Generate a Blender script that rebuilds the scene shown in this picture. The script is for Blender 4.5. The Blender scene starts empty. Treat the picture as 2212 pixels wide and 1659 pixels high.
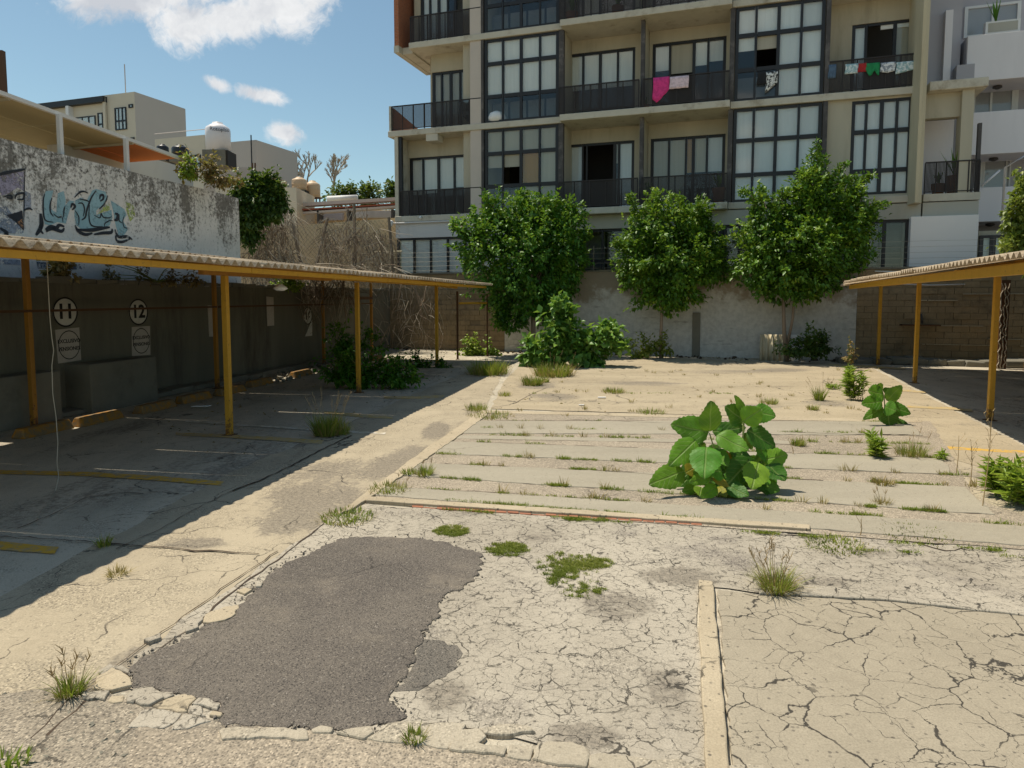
import bpy, bmesh, math, random
import numpy as np
from mathutils import Vector, Matrix
V = Vector
R = math.radians
rnd = random.Random(7)
SC = bpy.context.scene
COL = SC.collection

# ------------------------------------------------------------------ camera
EYE = 2.1                      # metres above the lot
PITCH = R(4.5)
cam_d = bpy.data.cameras.new('camera'); cam = bpy.data.objects.new('camera', cam_d); COL.objects.link(cam)
cam.location = (0, 0, EYE); cam.rotation_euler = (R(90) - PITCH, 0, 0)
cam_d.lens = 24.0; cam_d.sensor_width = 36.0; cam_d.shift_y = -0.0323
cam_d.clip_start = 0.1; cam_d.clip_end = 1500
SC.camera = cam

# ------------------------------------------------------------------ sun, sky, exposure
SUN_DIR = V((-0.36, 0.20, 1.0)).normalized()       # towards the sun
sun_d = bpy.data.lights.new('sun', 'SUN'); sun = bpy.data.objects.new('sun', sun_d); COL.objects.link(sun)
sun_d.energy = 4.6; sun_d.angle = R(0.5); sun_d.color = (1.0, 0.91, 0.76)
sun.rotation_euler = SUN_DIR.to_track_quat('Z', 'Y').to_euler(); sun.location = (-20, 10, 60)

def nodes_of(idb):
    idb.use_nodes = True
    nt = idb.node_tree
    return nt

class NT:
    """short helper for node graphs"""
    def __init__(s, nt): s.t = nt; s.n = nt.nodes; s.l = nt.links
    def add(s, kind, **kw):
        n = s.n.new(kind)
        for k, v in kw.items(): setattr(n, k, v)
        return n
    def put(s, sock, val):
        if isinstance(val, bpy.types.NodeSocket): s.l.new(val, sock)
        elif val is not None:
            try: sock.default_value = val
            except Exception: sock.default_value = (val, val, val)
    def math(s, op, a, b=None, c=None, clamp=False):
        n = s.add('ShaderNodeMath', operation=op, use_clamp=clamp)
        s.put(n.inputs[0], a); s.put(n.inputs[1], b); s.put(n.inputs[2], c)
        return n.outputs[0]
    def vm(s, op, a, b=None, scale=None):
        n = s.add('ShaderNodeVectorMath', operation=op)
        s.put(n.inputs[0], a); s.put(n.inputs[1], b)
        if scale is not None: s.put(n.inputs['Scale'], scale)
        return n.outputs['Value'] if op in ('LENGTH', 'DOT_PRODUCT', 'DISTANCE') else n.outputs['Vector']
    def noise(s, vec, scale, detail=4.0, rough=0.55, out='Fac', dist=0.0):
        n = s.add('ShaderNodeTexNoise'); s.put(n.inputs['Vector'], vec)
        n.inputs['Scale'].default_value = scale; n.inputs['Detail'].default_value = detail
        n.inputs['Roughness'].default_value = rough; n.inputs['Distortion'].default_value = dist
        return n.outputs[out]
    def vor(s, vec, scale, feature='DISTANCE_TO_EDGE', out='Distance', rand=1.0):
        n = s.add('ShaderNodeTexVoronoi', feature=feature); s.put(n.inputs['Vector'], vec)
        n.inputs['Scale'].default_value = scale; n.inputs['Randomness'].default_value = rand
        return n.outputs[out]
    def step(s, x, lo, hi, a=0.0, b=1.0):
        n = s.add('ShaderNodeMapRange', interpolation_type='SMOOTHSTEP')
        s.put(n.inputs['Value'], x)
        n.inputs['From Min'].default_value = lo; n.inputs['From Max'].default_value = hi
        n.inputs['To Min'].default_value = a; n.inputs['To Max'].default_value = b
        return n.outputs[0]
    def mix(s, f, a, b, blend='MIX'):
        n = s.add('ShaderNodeMix', data_type='RGBA', blend_type=blend)
        s.put(n.inputs[0], f)
        s.put(n.inputs[6], col4(a)); s.put(n.inputs[7], col4(b))
        return n.outputs[2]
    def ramp(s, f, stops):
        n = s.add('ShaderNodeValToRGB'); s.put(n.inputs[0], f)
        e = n.color_ramp.elements
        while len(e) < len(stops): e.new(0.5)
        for i, (p, c) in enumerate(stops): e[i].position = p; e[i].color = col4(c)
        return n.outputs[0]
    def sep(s, vec):
        n = s.add('ShaderNodeSeparateXYZ'); s.put(n.inputs[0], vec); return n.outputs
    def comb(s, x, y, z):
        n = s.add('ShaderNodeCombineXYZ'); s.put(n.inputs[0], x); s.put(n.inputs[1], y); s.put(n.inputs[2], z); return n.outputs[0]
    def bump(s, h, strength=0.5, dist=0.02):
        n = s.add('ShaderNodeBump'); s.put(n.inputs['Height'], h)
        n.inputs['Strength'].default_value = strength; n.inputs['Distance'].default_value = dist
        return n.outputs[0]
    def pos(s): return s.add('ShaderNodeNewGeometry').outputs['Position']

def col4(c):
    if isinstance(c, bpy.types.NodeSocket): return c
    if isinstance(c, (int, float)): return (c, c, c, 1)
    return tuple(c) + ((1,) if len(c) == 3 else ())

def material(name):
    m = bpy.data.materials.new(name); nt = nodes_of(m)
    b = nt.nodes['Principled BSDF']
    return m, NT(nt), b

world = bpy.data.worlds.new('World'); SC.world = world
w = NT(nodes_of(world))
bg = w.n['Background']
sky = w.add('ShaderNodeTexSky', sky_type='NISHITA')
sky.sun_disc = False
sky.sun_elevation = math.asin(SUN_DIR.z)
sky.sun_rotation = math.atan2(SUN_DIR.x, SUN_DIR.y)
sky.altitude = 1600; sky.air_density = 1.25; sky.dust_density = 1.5; sky.ozone_density = 1.6
# clouds live in the sky itself: each is an uneven puff in a fixed direction
tc = w.add('ShaderNodeTexCoord').outputs['Generated']
sx, sy, sz = w.sep(tc)
ysafe = w.math('MAXIMUM', w.math('ABSOLUTE', sy), 0.05)
px = w.math('DIVIDE', sx, ysafe); pz = w.math('DIVIDE', sz, ysafe)
p2 = w.comb(px, pz, w.math('MULTIPLY', sy, 0.3))
warp = w.vm('SCALE', w.vm('SUBTRACT', w.noise(p2, 5.0, 5, 0.6, 'Color'), (0.5, 0.5, 0.5)), scale=0.16)
p2w = w.vm('ADD', p2, warp)
billow = w.math('ADD', w.math('ADD', w.math('MULTIPLY', w.noise(p2w, 7.0, 10, 0.6), 0.55), w.math('MULTIPLY', w.noise(p2w, 22.0, 8, 0.65), 0.28)), w.math('MULTIPLY', w.noise(p2w, 55.0, 7, 0.65), 0.17))
def puff(u, v, ru, rv, soft=1.0, rot=0.0):
    f = 1474.67
    c = ((u - 1106) / f, 0.079 * 0 + (642 - v) / f, 0)
    d = w.vm('SUBTRACT', p2, c)
    d = w.vm('MULTIPLY', d, (1, 1, 0))
    if rot:
        n = w.add('ShaderNodeVectorRotate', rotation_type='Z_AXIS'); w.put(n.inputs['Vector'], d); n.inputs['Angle'].default_value = R(rot); d = n.outputs[0]
    d = w.vm('MULTIPLY', d, (f / ru, f / rv, 0))
    m = w.math('SUBTRACT', 1.0, w.vm('LENGTH', d))
    return m
puffs = [puff(440, -60, 370, 190), puff(330, 20, 190, 85), puff(600, 20, 170, 100), puff(430, 70, 140, 75), puff(240, 0, 120, 70), puff(680, 0, 90, 70), puff(520, 60, 120, 70),
         puff(487, 196, 38, 20, rot=25), puff(585, 220, 74, 24, rot=14), puff(622, 297, 58, 32, rot=20), puff(605, 362, 48, 26),
         puff(1400, -420, 500, 160), puff(-500, 60, 330, 90), puff(3000, 150, 420, 120)]
mx = puffs[0]
for q in puffs[1:]: mx = w.math('MAXIMUM', mx, q)
dens = w.math('ADD', mx, w.math('MULTIPLY', w.math('SUBTRACT', billow, 0.5), 3.2))
dens = w.step(dens, 0.02, 0.60)
shade = w.noise(w.vm('ADD', p2w, (0.02, -0.05, 0)), 7.0, 6, 0.6)
ccol = w.ramp(shade, [(0.34, (5.2, 5.35, 5.7)), (0.50, (7.4, 7.4, 7.4)), (0.66, (9.2, 9.1, 9.0))])
skyc = w.mix(w.math('MULTIPLY', dens, 0.93), w.mix(1.0, sky.outputs[0], (1.02, 1.08, 0.93), 'MULTIPLY'), ccol)
w.put(bg.inputs['Color'], skyc)
bg.inputs['Strength'].default_value = 0.108
SC.view_settings.view_transform = 'Standard'; SC.view_settings.look = 'None'
SC.view_settings.exposure = 0.13; SC.view_settings.gamma = 1.0; SC.view_settings.use_curve_mapping = False
SC.cycles.use_denoising = True
SC.cycles.max_bounces = 7; SC.cycles.transparent_max_bounces = 12
SC.cycles.sample_clamp_indirect = 8

# ------------------------------------------------------------------ measuring helpers (photo measured at 2212 px width)
FPX = 2212 * 24 / 36; CV = 829.5 - 0.0323 * 2212
cP, sP = math.cos(PITCH), math.sin(PITCH)
def ray(u, v):
    x = (u - 1106) / FPX; y = (CV - v) / FPX
    return V((x, cP + y * sP, -sP + y * cP))
def G(u, v, z=0.0):
    r = ray(u, v); t = (z - EYE) / r.z
    return V((0, 0, EYE)) + r * t
def at(u, v, Y):
    r = ray(u, v); return V((0, 0, EYE)) + r * (Y / r.y)
def hit(u, v, p0, n):
    r = ray(u, v); o = V((0, 0, EYE)); return o + r * ((p0 - o).dot(n) / r.dot(n))

class Frame:
    def __init__(s, ox, oy, ax, ay):
        s.O = V((ox, oy, 0)); s.A = V((ax, ay, 0)).normalized(); s.D = V((-s.A.y, s.A.x, 0))
    def __call__(s, a, d, z=0.0): return s.O + s.A * a + s.D * d + V((0, 0, z))
    def loc(s, p): q = p - s.O; return q.dot(s.A), q.dot(s.D), p.z
    def on(s, u, v, d=0.0):        # hit the plane d = const -> (a, z)
        p = hit(u, v, s.O + s.D * d, s.D); return (p - s.O).dot(s.A), p.z
LF = Frame(0, 0, 294, FPX)         # left carport: a = along, d = to the left
RF = Frame(0, 0, 494, FPX)         # right carport
BF = Frame(0, 27.4, 0.948, -0.3177)   # apartment facade: a = right, d = into the building
WF = Frame(0, 26.24, 0.948, -0.3177)  # back wall
def A(u, v=300, d=0.0): return BF.on(u, v, d)[0]
def Z(u, v, d=0.0): return BF.on(u, v, d)[1]

# ------------------------------------------------------------------ mesh helpers
WL = {}                             # world location of things
class MB:
    def __init__(s): s.v = []; s.f = []
    def add(s, vs, fs):
        o = len(s.v); s.v += [tuple(x) for x in vs]; s.f += [tuple(i + o for i in f) for f in fs]; return s
    def box(s, x0, x1, y0, y1, z0, z1, T=None, j=0.0):
        T = T or (lambda a, b, c: V((a, b, c)))
        vs = [T(x, y, z) for z in (z0, z1) for y in (y0, y1) for x in (x0, x1)]
        if j: vs = [q + V((rnd.uniform(-j, j), rnd.uniform(-j, j), rnd.uniform(-j, j))) for q in vs]
        return s.add(vs, [(0, 2, 3, 1), (4, 5, 7, 6), (0, 1, 5, 4), (2, 6, 7, 3), (0, 4, 6, 2), (1, 3, 7, 5)])
    def prism(s, poly, z0, z1):     # poly: list of (x,y) or Vectors, ccw
        n = len(poly)
        ar = sum(poly[i][0] * poly[(i + 1) % n][1] - poly[(i + 1) % n][0] * poly[i][1] for i in range(n))
        if ar < 0: poly = list(reversed(poly))
        vs = [(p[0], p[1], z0) for p in poly] + [(p[0], p[1], z1) for p in poly]
        fs = [tuple(range(n, 2 * n)), tuple(reversed(range(n)))] + [(i, (i + 1) % n, n + (i + 1) % n, n + i) for i in range(n)]
        return s.add(vs, fs)
    def plate(s, pts, off):         # thick plate: polygon of 3d points extruded by vector off
        n = len(pts); vs = [V(p) for p in pts] + [V(p) + off for p in pts]
        fs = [tuple(reversed(range(n))), tuple(range(n, 2 * n))] + [(i, (i + 1) % n, n + (i + 1) % n, n + i) for i in range(n)]
        return s.add(vs, fs)
    def tube(s, pts, r, n=6, r1=None):
        pts = [V(p) for p in pts]; r1 = r if r1 is None else r1; m = len(pts)
        o = len(s.v); up = V((0, 0, 1))
        for i, p in enumerate(pts):
            t = (pts[min(i + 1, m - 1)] - pts[max(i - 1, 0)]).normalized()
            a = t.cross(up if abs(t.z) < 0.9 else V((1, 0, 0))).normalized(); b = t.cross(a)
            rr = r + (r1 - r) * i / max(1, m - 1)
            for k in range(n):
                q = 2 * math.pi * k / n
                s.v.append(tuple(p + a * (math.cos(q) * rr) + b * (math.sin(q) * rr)))
        for i in range(m - 1):
            for k in range(n):
                s.f.append((o + i * n + k, o + i * n + (k + 1) % n, o + (i + 1) * n + (k + 1) % n, o + (i + 1) * n + k))
        s.f.append(tuple(o + k for k in reversed(range(n)))); s.f.append(tuple(o + (m - 1) * n + k for k in range(n)))
        return s
    def lathe(s, c, prof, n=20):
        o = len(s.v)
        for r, z in prof:
            for k in range(n):
                q = 2 * math.pi * k / n; s.v.append((c[0] + r * math.cos(q), c[1] + r * math.sin(q), c[2] + z))
        for i in range(len(prof) - 1):
            for k in range(n):
                s.f.append((o + i * n + k, o + i * n + (k + 1) % n, o + (i + 1) * n + (k + 1) % n, o + (i + 1) * n + k))
        s.f.append(tuple(o + k for k in reversed(range(n)))); s.f.append(tuple(o + (len(prof) - 1) * n + k for k in range(n)))
        return s
    def build(s, name, mat, parent=None, smooth=False, bevel=0.0, loc=None):
        if parent is not None: org = WL[parent.name]
        elif loc is not None: org = V(loc)
        else:
            xs = np.array(s.v); lo = xs.min(0); hi = xs.max(0); org = V(((lo[0] + hi[0]) / 2, (lo[1] + hi[1]) / 2, lo[2]))
        me = bpy.data.meshes.new(name)
        me.from_pydata([(x - org.x, y - org.y, z - org.z) for x, y, z in s.v], [], s.f)
        return finish(me, name, mat, parent, org, smooth, bevel)
def finish(me, name, mat, parent, org, smooth=False, bevel=0.0):
    if mat: me.materials.append(mat)
    if smooth: me.polygons.foreach_set('use_smooth', [True] * len(me.polygons))
    me.update()
    o = bpy.data.objects.new(name, me); COL.objects.link(o)
    if parent is not None: o.parent = parent
    else: o.location = org
    WL[o.name] = org
    if bevel:
        b = o.modifiers.new('bevel', 'BEVEL'); b.width = bevel; b.segments = 2; b.limit_method = 'ANGLE'
    return o
def empty(name, loc):
    o = bpy.data.objects.new(name, None); COL.objects.link(o); o.location = loc; o.empty_display_size = 0.2
    WL[o.name] = V(loc); return o
def tag(o, label, cat, group=None):
    o['label'] = label; o['category'] = cat
    if group: o['group'] = group
    return o
def thing(name, loc, label, cat, group=None): return tag(empty(name, loc), label, cat, group)
def struct(o, label=None):
    o['kind'] = 'structure'
    if label: o['label'] = label
    return o
def stuff(o, label=None, cat=None):
    o['kind'] = 'stuff'
    if label: o['label'] = label
    if cat: o['category'] = cat
    return o
def dup(o, parent, loc):            # loc: local location under the parent
    c = o.copy(); COL.objects.link(c); c.parent = parent; c.location = loc
    WL[c.name] = WL[parent.name] + V(loc) if parent else V(loc)
    return c
def jag(poly, step=0.12, amt=0.015, seed=0):      # roughen a ground polygon's outline
    r = random.Random(seed); out = []
    n = len(poly)
    for i in range(n):
        a = V((poly[i][0], poly[i][1])); b = V((poly[(i + 1) % n][0], poly[(i + 1) % n][1]))
        d = b - a; k = max(1, int(d.length / step)); nrm = V((-d.y, d.x)).normalized() if d.length > 1e-6 else V((0, 0))
        for j in range(k):
            q = a + d * (j / k)
            if j: q = q + nrm * r.uniform(-amt, amt)
            out.append((q.x, q.y))
    return out
def GP(pts, z=0.0): return [(G(u, v, z).x, G(u, v, z).y) for u, v in pts]
# ------------------------------------------------------------------ materials
def ground_mat(name, c1, c2, gravel=0.25, cracks=(), stain=(0.10, 0.09, 0.075), stain_amt=0.35, stain_scale=0.55, bump=0.35, grit=90, dirs=None, seed=0.0, asphalt=0.0, spots=(), speck=0.3):
    m, t, b = material(name)
    P = t.vm('ADD', t.pos(), (seed, seed * 1.7, 0)); P = t.vm('MULTIPLY', P, (1, 1, 0))
    Ps = t.vm('MULTIPLY', P, dirs) if dirs else P
    big = t.noise(Ps, 0.7, 8, 0.62)
    col = t.mix(t.step(big, 0.36, 0.66), c1, c2)
    fine = t.noise(P, grit, 3, 0.7)
    mid = t.noise(P, 14, 6, 0.7)
    col = t.mix(t.math('MULTIPLY', t.step(mid, 0.42, 0.72), 0.35), col, tuple(x * 1.22 for x in c1))
    # exposed aggregate: small dark and pale grains, patchy
    cell = t.vor(P, 84, 'F1', 'Color'); cd = t.vor(P, 84, 'F1', 'Distance')
    gmask = t.step(t.noise(P, 1.6, 7, 0.68), 0.62 - 0.42 * gravel, 0.78 - 0.42 * gravel)
    gv = t.sep(cell)[0]
    gcol = t.ramp(gv, [(0.0, (0.07, 0.065, 0.06)), (0.45, tuple(x * 0.75 for x in c2)), (0.75, c1), (1.0, tuple(min(0.75, x * 1.5) for x in c1))])
    gfac = t.math('MULTIPLY', gmask, t.step(cd, 0.62, 0.25, 0.25, 0.85))
    col = t.mix(gfac, col, gcol)
    # worn black asphalt film showing through
    if asphalt:
        an = t.math('ADD', t.noise(Ps, 0.45, 9, 0.7), t.math('MULTIPLY', t.math('SUBTRACT', mid, 0.5), 0.55))
        for (x, y, rx, ry) in spots:      # places where the concrete skin has worn through
            d = t.vm('MULTIPLY', t.vm('SUBTRACT', t.vm('MULTIPLY', t.pos(), (1, 1, 0)), (x, y, 0)), (1 / rx, 1 / ry, 0))
            an = t.math('ADD', an, t.step(t.vm('LENGTH', d), 1.25, 0.3, 0, 0.22))
        am = t.step(an, 0.64 - asphalt * 0.3, 0.78 - asphalt * 0.3)
        col = t.mix(t.math('MULTIPLY', am, 0.80), col, t.mix(t.step(t.math('ADD', t.math('MULTIPLY', fine, .5), t.math('MULTIPLY', t.noise(P, 30, 4, .7), .5)), 0.38, 0.62), (0.085, 0.075, 0.064), (0.36, 0.31, 0.24)))
    sm = t.step(t.noise(Ps, stain_scale, 10, 0.7), 0.52, 0.78)
    col = t.mix(t.math('MULTIPLY', sm, stain_amt), col, stain)
    col = t.mix(t.math('MULTIPLY', t.step(fine, 0.35, 0.72), 0.42), col, tuple(x * 0.5 for x in c2))
    spk = t.math('MULTIPLY', t.step(t.sep(t.vor(P, 38, 'F1', 'Color'))[1], 0.86, 0.95), t.step(t.vor(P, 38, 'F1', 'Distance'), 0.42, 0.25))
    col = t.mix(t.math('MULTIPLY', spk, 0.55 * (0.4 + speck)), col, (0.075, 0.066, 0.056))
    # pits
    pit = t.step(t.vor(P, 17, 'F1', 'Distance'), 0.10, 0.05)
    pit = t.math('MULTIPLY', pit, t.step(t.noise(P, 3.1, 3), 0.5, 0.62))
    col = t.mix(t.math('MULTIPLY', pit, 0.6), col, (0.08, 0.07, 0.06))
    h = t.math('ADD', t.math('MULTIPLY', fine, 0.25), t.math('MULTIPLY', t.math('MULTIPLY', t.math('SUBTRACT', 1.0, cd), gmask), 0.8))
    h = t.math('SUBTRACT', t.math('ADD', h, t.math('MULTIPLY', mid, 0.5)), t.math('MULTIPLY', pit, 0.8))
    for (sc, wd, warp, lo, hi, amt) in cracks:
        wv = t.vm('SCALE', t.vm('SUBTRACT', t.noise(P, sc * 1.9, 5, 0.55, 'Color'), (0.5, 0.5, 0.5)), scale=warp / sc)
        Pw = t.vm('ADD', P, wv)
        wn = t.noise(P, sc * 1.3, 3)
        e = t.vor(Pw, sc, 'DISTANCE_TO_EDGE')
        k = t.math('DIVIDE', e, t.math('MULTIPLY', t.math('MAXIMUM', t.step(wn, 0.35, 0.72, 0.0, 1.5), 0.14), wd * sc))
        k = t.step(k, 1.0, 0.45)
        k = t.math('MULTIPLY', k, t.step(t.noise(P, sc * 0.8, 3, 0.6), lo, hi))
        col = t.mix(t.math('MULTIPLY', k, amt), col, (0.045, 0.04, 0.033))
        h = t.math('SUBTRACT', h, t.math('MULTIPLY', k, 2.2))
    t.put(b.inputs['Base Color'], col); b.inputs['Roughness'].default_value = 0.92
    b.inputs['Specular IOR Level'].default_value = 0.25
    t.put(b.inputs['Normal'], t.bump(h, bump, 0.012))
    return m

def plain(name, c, rough=0.7, var=0.12, scale=6.0, bump=0.0, metal=0.0, spec=0.4, dirt=None, dirt_amt=0.0, streak=False):
    m, t, b = material(name)
    P = t.pos()
    Pv = t.vm('MULTIPLY', P, (1, 1, 0.18)) if streak else P
    n = t.noise(Pv, scale, 6, 0.62)
    col = t.mix(n, tuple(x * (1 - var) for x in c), tuple(min(1, x * (1 + var)) for x in c))
    if dirt: col = t.mix(t.math('MULTIPLY', t.step(t.noise(Pv, scale * 0.6, 8, 0.7), 0.5, 0.75), dirt_amt), col, dirt)
    t.put(b.inputs['Base Color'], col); b.inputs['Roughness'].default_value = rough
    b.inputs['Metallic'].default_value = metal; b.inputs['Specular IOR Level'].default_value = spec
    if bump: t.put(b.inputs['Normal'], t.bump(t.noise(P, scale * 8, 4, 0.6), bump, 0.01))
    return m

def leaf_mat(name, dark, light, tip=None, trans=0.3, gloss=0.45):
    m, t, b = material(name)
    g = t.add('ShaderNodeNewGeometry')
    rpi = g.outputs['Random Per Island']
    n = t.noise(g.outputs['Position'], 1.1, 4)
    f = t.math('ADD', t.math('MULTIPLY', rpi, 0.5), t.math('SUBTRACT', t.math('MULTIPLY', n, 1.15), 0.25))
    stops = [(0.15, dark), (0.75, light)]
    if tip: stops.append((0.97, tip))
    col = t.ramp(f, stops)
    t.put(b.inputs['Base Color'], col); b.inputs['Roughness'].default_value = gloss
    b.inputs['Specular IOR Level'].default_value = 0.45
    tr = t.add('ShaderNodeBsdfTranslucent'); t.put(tr.inputs['Color'], t.mix(0.5, col, (0.25, 0.34, 0.03)))
    mx = t.add('ShaderNodeMixShader'); mx.inputs[0].default_value = trans
    t.l.new(b.outputs[0], mx.inputs[1]); t.l.new(tr.outputs[0], mx.inputs[2])
    out = [x for x in t.n if x.type == 'OUTPUT_MATERIAL'][0]
    t.l.new(mx.outputs[0], out.inputs[0])
    return m

M = {}
def spots_at(l): return [(G(u, v).x, G(u, v).y, abs(G(u + ru, v).x - G(u, v).x), abs(G(u, v + rv).y - G(u, v).y) + .05) for u, v, ru, rv in l]
SPOTS_C = spots_at([(1470, 1250, 110, 22), (2080, 1225, 170, 22), (1760, 1258, 120, 14), (1330, 1310, 110, 40), (1010, 1110, 90, 12), (960, 1500, 80, 40), (1440, 1490, 70, 60), (1180, 1160, 90, 16), (1900, 1195, 90, 10), (1260, 1590, 90, 20)])
SPOTS_F = spots_at([(1790, 872, 70, 10), (1560, 804, 150, 5), (1200, 858, 70, 10), (1910, 915, 80, 8), (1690, 800, 80, 6), (1400, 830, 120, 6), (1620, 880, 100, 7), (1160, 835, 50, 8)])
SPOTS = []
for _u, _v, _ru, _rv in ((770, 1015, 130, 34), (690, 1075, 120, 40), (880, 990, 60, 30), (640, 1130, 110, 40), (430, 1175, 90, 10), (620, 960, 60, 10), (300, 1440, 110, 60), (180, 1520, 130, 50), (940, 930, 30, 20), (2100, 940, 90, 20), (2160, 1030, 90, 20)):
    _a = G(_u, _v); SPOTS.append((_a.x, _a.y, abs(G(_u + _ru, _v).x - _a.x), abs(G(_u, _v + _rv).y - _a.y) + .05))
M['lot'] = ground_mat('worn_lot_concrete', (0.58, 0.515, 0.40), (0.43, 0.385, 0.30), gravel=0.35, cracks=[(0.55, 0.012, 0.5, 0.42, 0.56, 0.7), (1.9, 0.007, 0.5, 0.5, 0.62, 0.6)], asphalt=0.42, stain_amt=0.4, dirs=(1.5, 0.45, 1))
M['lane'] = ground_mat('tan_lane_concrete', (0.475, 0.405, 0.29), (0.39, 0.33, 0.235), gravel=0.45, cracks=[(0.8, 0.010, 0.4, 0.44, 0.54, 0.85), (2.4, 0.006, 0.4, 0.48, 0.58, 0.7)], stain_amt=0.4, stain=(0.22,0.19,0.145), asphalt=0.34, seed=3.0, dirs=(1.6, 0.5, 1), spots=SPOTS)
M['crazed'] = ground_mat('crazed_pale_concrete', (0.47, 0.42, 0.335), (0.36, 0.318, 0.25), gravel=0.3, cracks=[(4.3, 0.0050, 0.5, 0.36, 0.56, 0.9), (9.5, 0.0040, 0.5, 0.40, 0.58, 0.8), (17.0, 0.0026, 0.5, 0.44, 0.62, 0.7)], stain_amt=0.75, stain=(0.175, 0.15, 0.14), stain_scale=0.8, seed=11.0, bump=0.45, speck=1.0, asphalt=0.10, spots=SPOTS_C)
M['slab'] = ground_mat('smooth_cracked_slab', (0.385, 0.335, 0.25), (0.32, 0.277, 0.205), gravel=0.05, cracks=[(2.9, 0.0062, 0.42, 0.30, 0.46, 0.95), (5.6, 0.0030, 0.42, 0.40, 0.54, 0.8)], speck=0.7, stain_amt=0.12, seed=5.0, bump=0.3)
M['strip'] = ground_mat('smooth_grey_strip_concrete', (0.385, 0.345, 0.265), (0.33, 0.295, 0.225), gravel=0.05, cracks=[(0.9, 0.006, 0.5, 0.5, 0.6, 0.5)], stain_amt=0.15, seed=21.0, bump=0.3, dirs=(0.4, 1.6, 1))
M['gravelly'] = ground_mat('gravelly_concrete', (0.45, 0.38, 0.285), (0.31, 0.262, 0.198), gravel=0.85, cracks=[(1.6, 0.009, 0.5, 0.5, 0.6, 0.6)], stain_amt=0.3, seed=31.0, bump=0.4)
M['rubble'] = ground_mat('rough_broken_ground', (0.43, 0.37, 0.28), (0.28, 0.24, 0.185), gravel=1.2, cracks=[(3.5, 0.012, 0.6, 0.42, 0.56, 0.7)], stain_amt=0.5, seed=41.0, bump=0.6)
M['kerb'] = ground_mat('pale_kerb_concrete', (0.50, 0.42, 0.295), (0.41, 0.34, 0.235), gravel=0.15, cracks=[(2.4, 0.010, 0.5, 0.5, 0.6, 0.8)], stain_amt=0.25, seed=51.0, bump=0.4, speck=1.0)
M['kerb_pale'] = ground_mat('pale_broken_kerb', (0.49, 0.43, 0.33), (0.39, 0.34, 0.255), gravel=0.45, cracks=[(3.0, 0.006, 0.4, 0.45, 0.55, 0.8)], stain_amt=0.35, seed=57.0, bump=0.5)
M['far_tan'] = ground_mat('tan_far_concrete', (0.46, 0.385, 0.265), (0.38, 0.315, 0.215), gravel=0.3, cracks=[(0.55, 0.016, 0.4, 0.42, 0.54, 0.8), (1.8, 0.008, .4, .5, .6, .6)], stain_amt=0.4, seed=61.0, dirs=(0.35, 1.3, 1), asphalt=0.20, spots=SPOTS_F, speck=0.8)
M['earth'] = ground_mat('city_ground', (0.30, 0.25, 0.18), (0.22, 0.19, 0.14), gravel=0.6)

def asphalt(name, a, bcol, seed=0):
    m, t, b = material(name)
    P = t.vm('ADD', t.pos(), (seed, 0, 0))
    cell = t.sep(t.vor(P, 140, 'F1', 'Color')); cd = t.vor(P, 105, 'F1', 'Distance')
    n = t.noise(P, 0.9, 7, 0.6); f = t.noise(P, 45, 3, 0.7)
    col = t.mix(t.step(n, 0.35, 0.7), a, bcol)
    col = t.mix(t.math('MULTIPLY', t.step(cell[0], 0.6, 1.0), 0.6), col, (0.27, 0.235, 0.19))
    col = t.mix(t.step(cell[1], 0.72, 1.0, 0, 0.8), col, (0.03, 0.028, 0.026))
    col = t.mix(t.step(cell[2], 0.992, 0.998, 0, 0.5), col, (0.5, 0.46, 0.4))
    du = t.noise(P, 1.4, 9, 0.72); col = t.mix(t.step(du, 0.50, 0.72, 0, 0.45), col, (0.30, 0.255, 0.195)); col = t.mix(t.step(t.noise(P, 0.75, 6, 0.6), 0.60, 0.74, 0, 0.5), col, (0.055, 0.05, 0.045))
    ck = t.vor(t.vm('ADD', P, t.vm('SCALE', t.noise(P, 2.5, 4, .6, 'Color'), scale=.35)), 0.9); col = t.mix(t.math('MULTIPLY', t.step(ck, .006, .002), t.step(t.noise(P, 1.1, 3), .48, .56, 0, .7)), col, (0.03, 0.027, 0.024))
    t.put(b.inputs['Base Color'], col); b.inputs['Roughness'].default_value = 0.88; b.inputs['Specular IOR Level'].default_value = 0.3
    t.put(b.inputs['Normal'], t.bump(t.math('SUBTRACT', f, cd), 0.7, 0.008))
    return m
M['asphalt'] = asphalt('dark_asphalt_patch', (0.115, 0.10, 0.086), (0.165, 0.143, 0.118))
M['asphalt_old'] = asphalt('older_asphalt_patch', (0.135, 0.122, 0.104), (0.22, 0.195, 0.16), 9)

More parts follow.
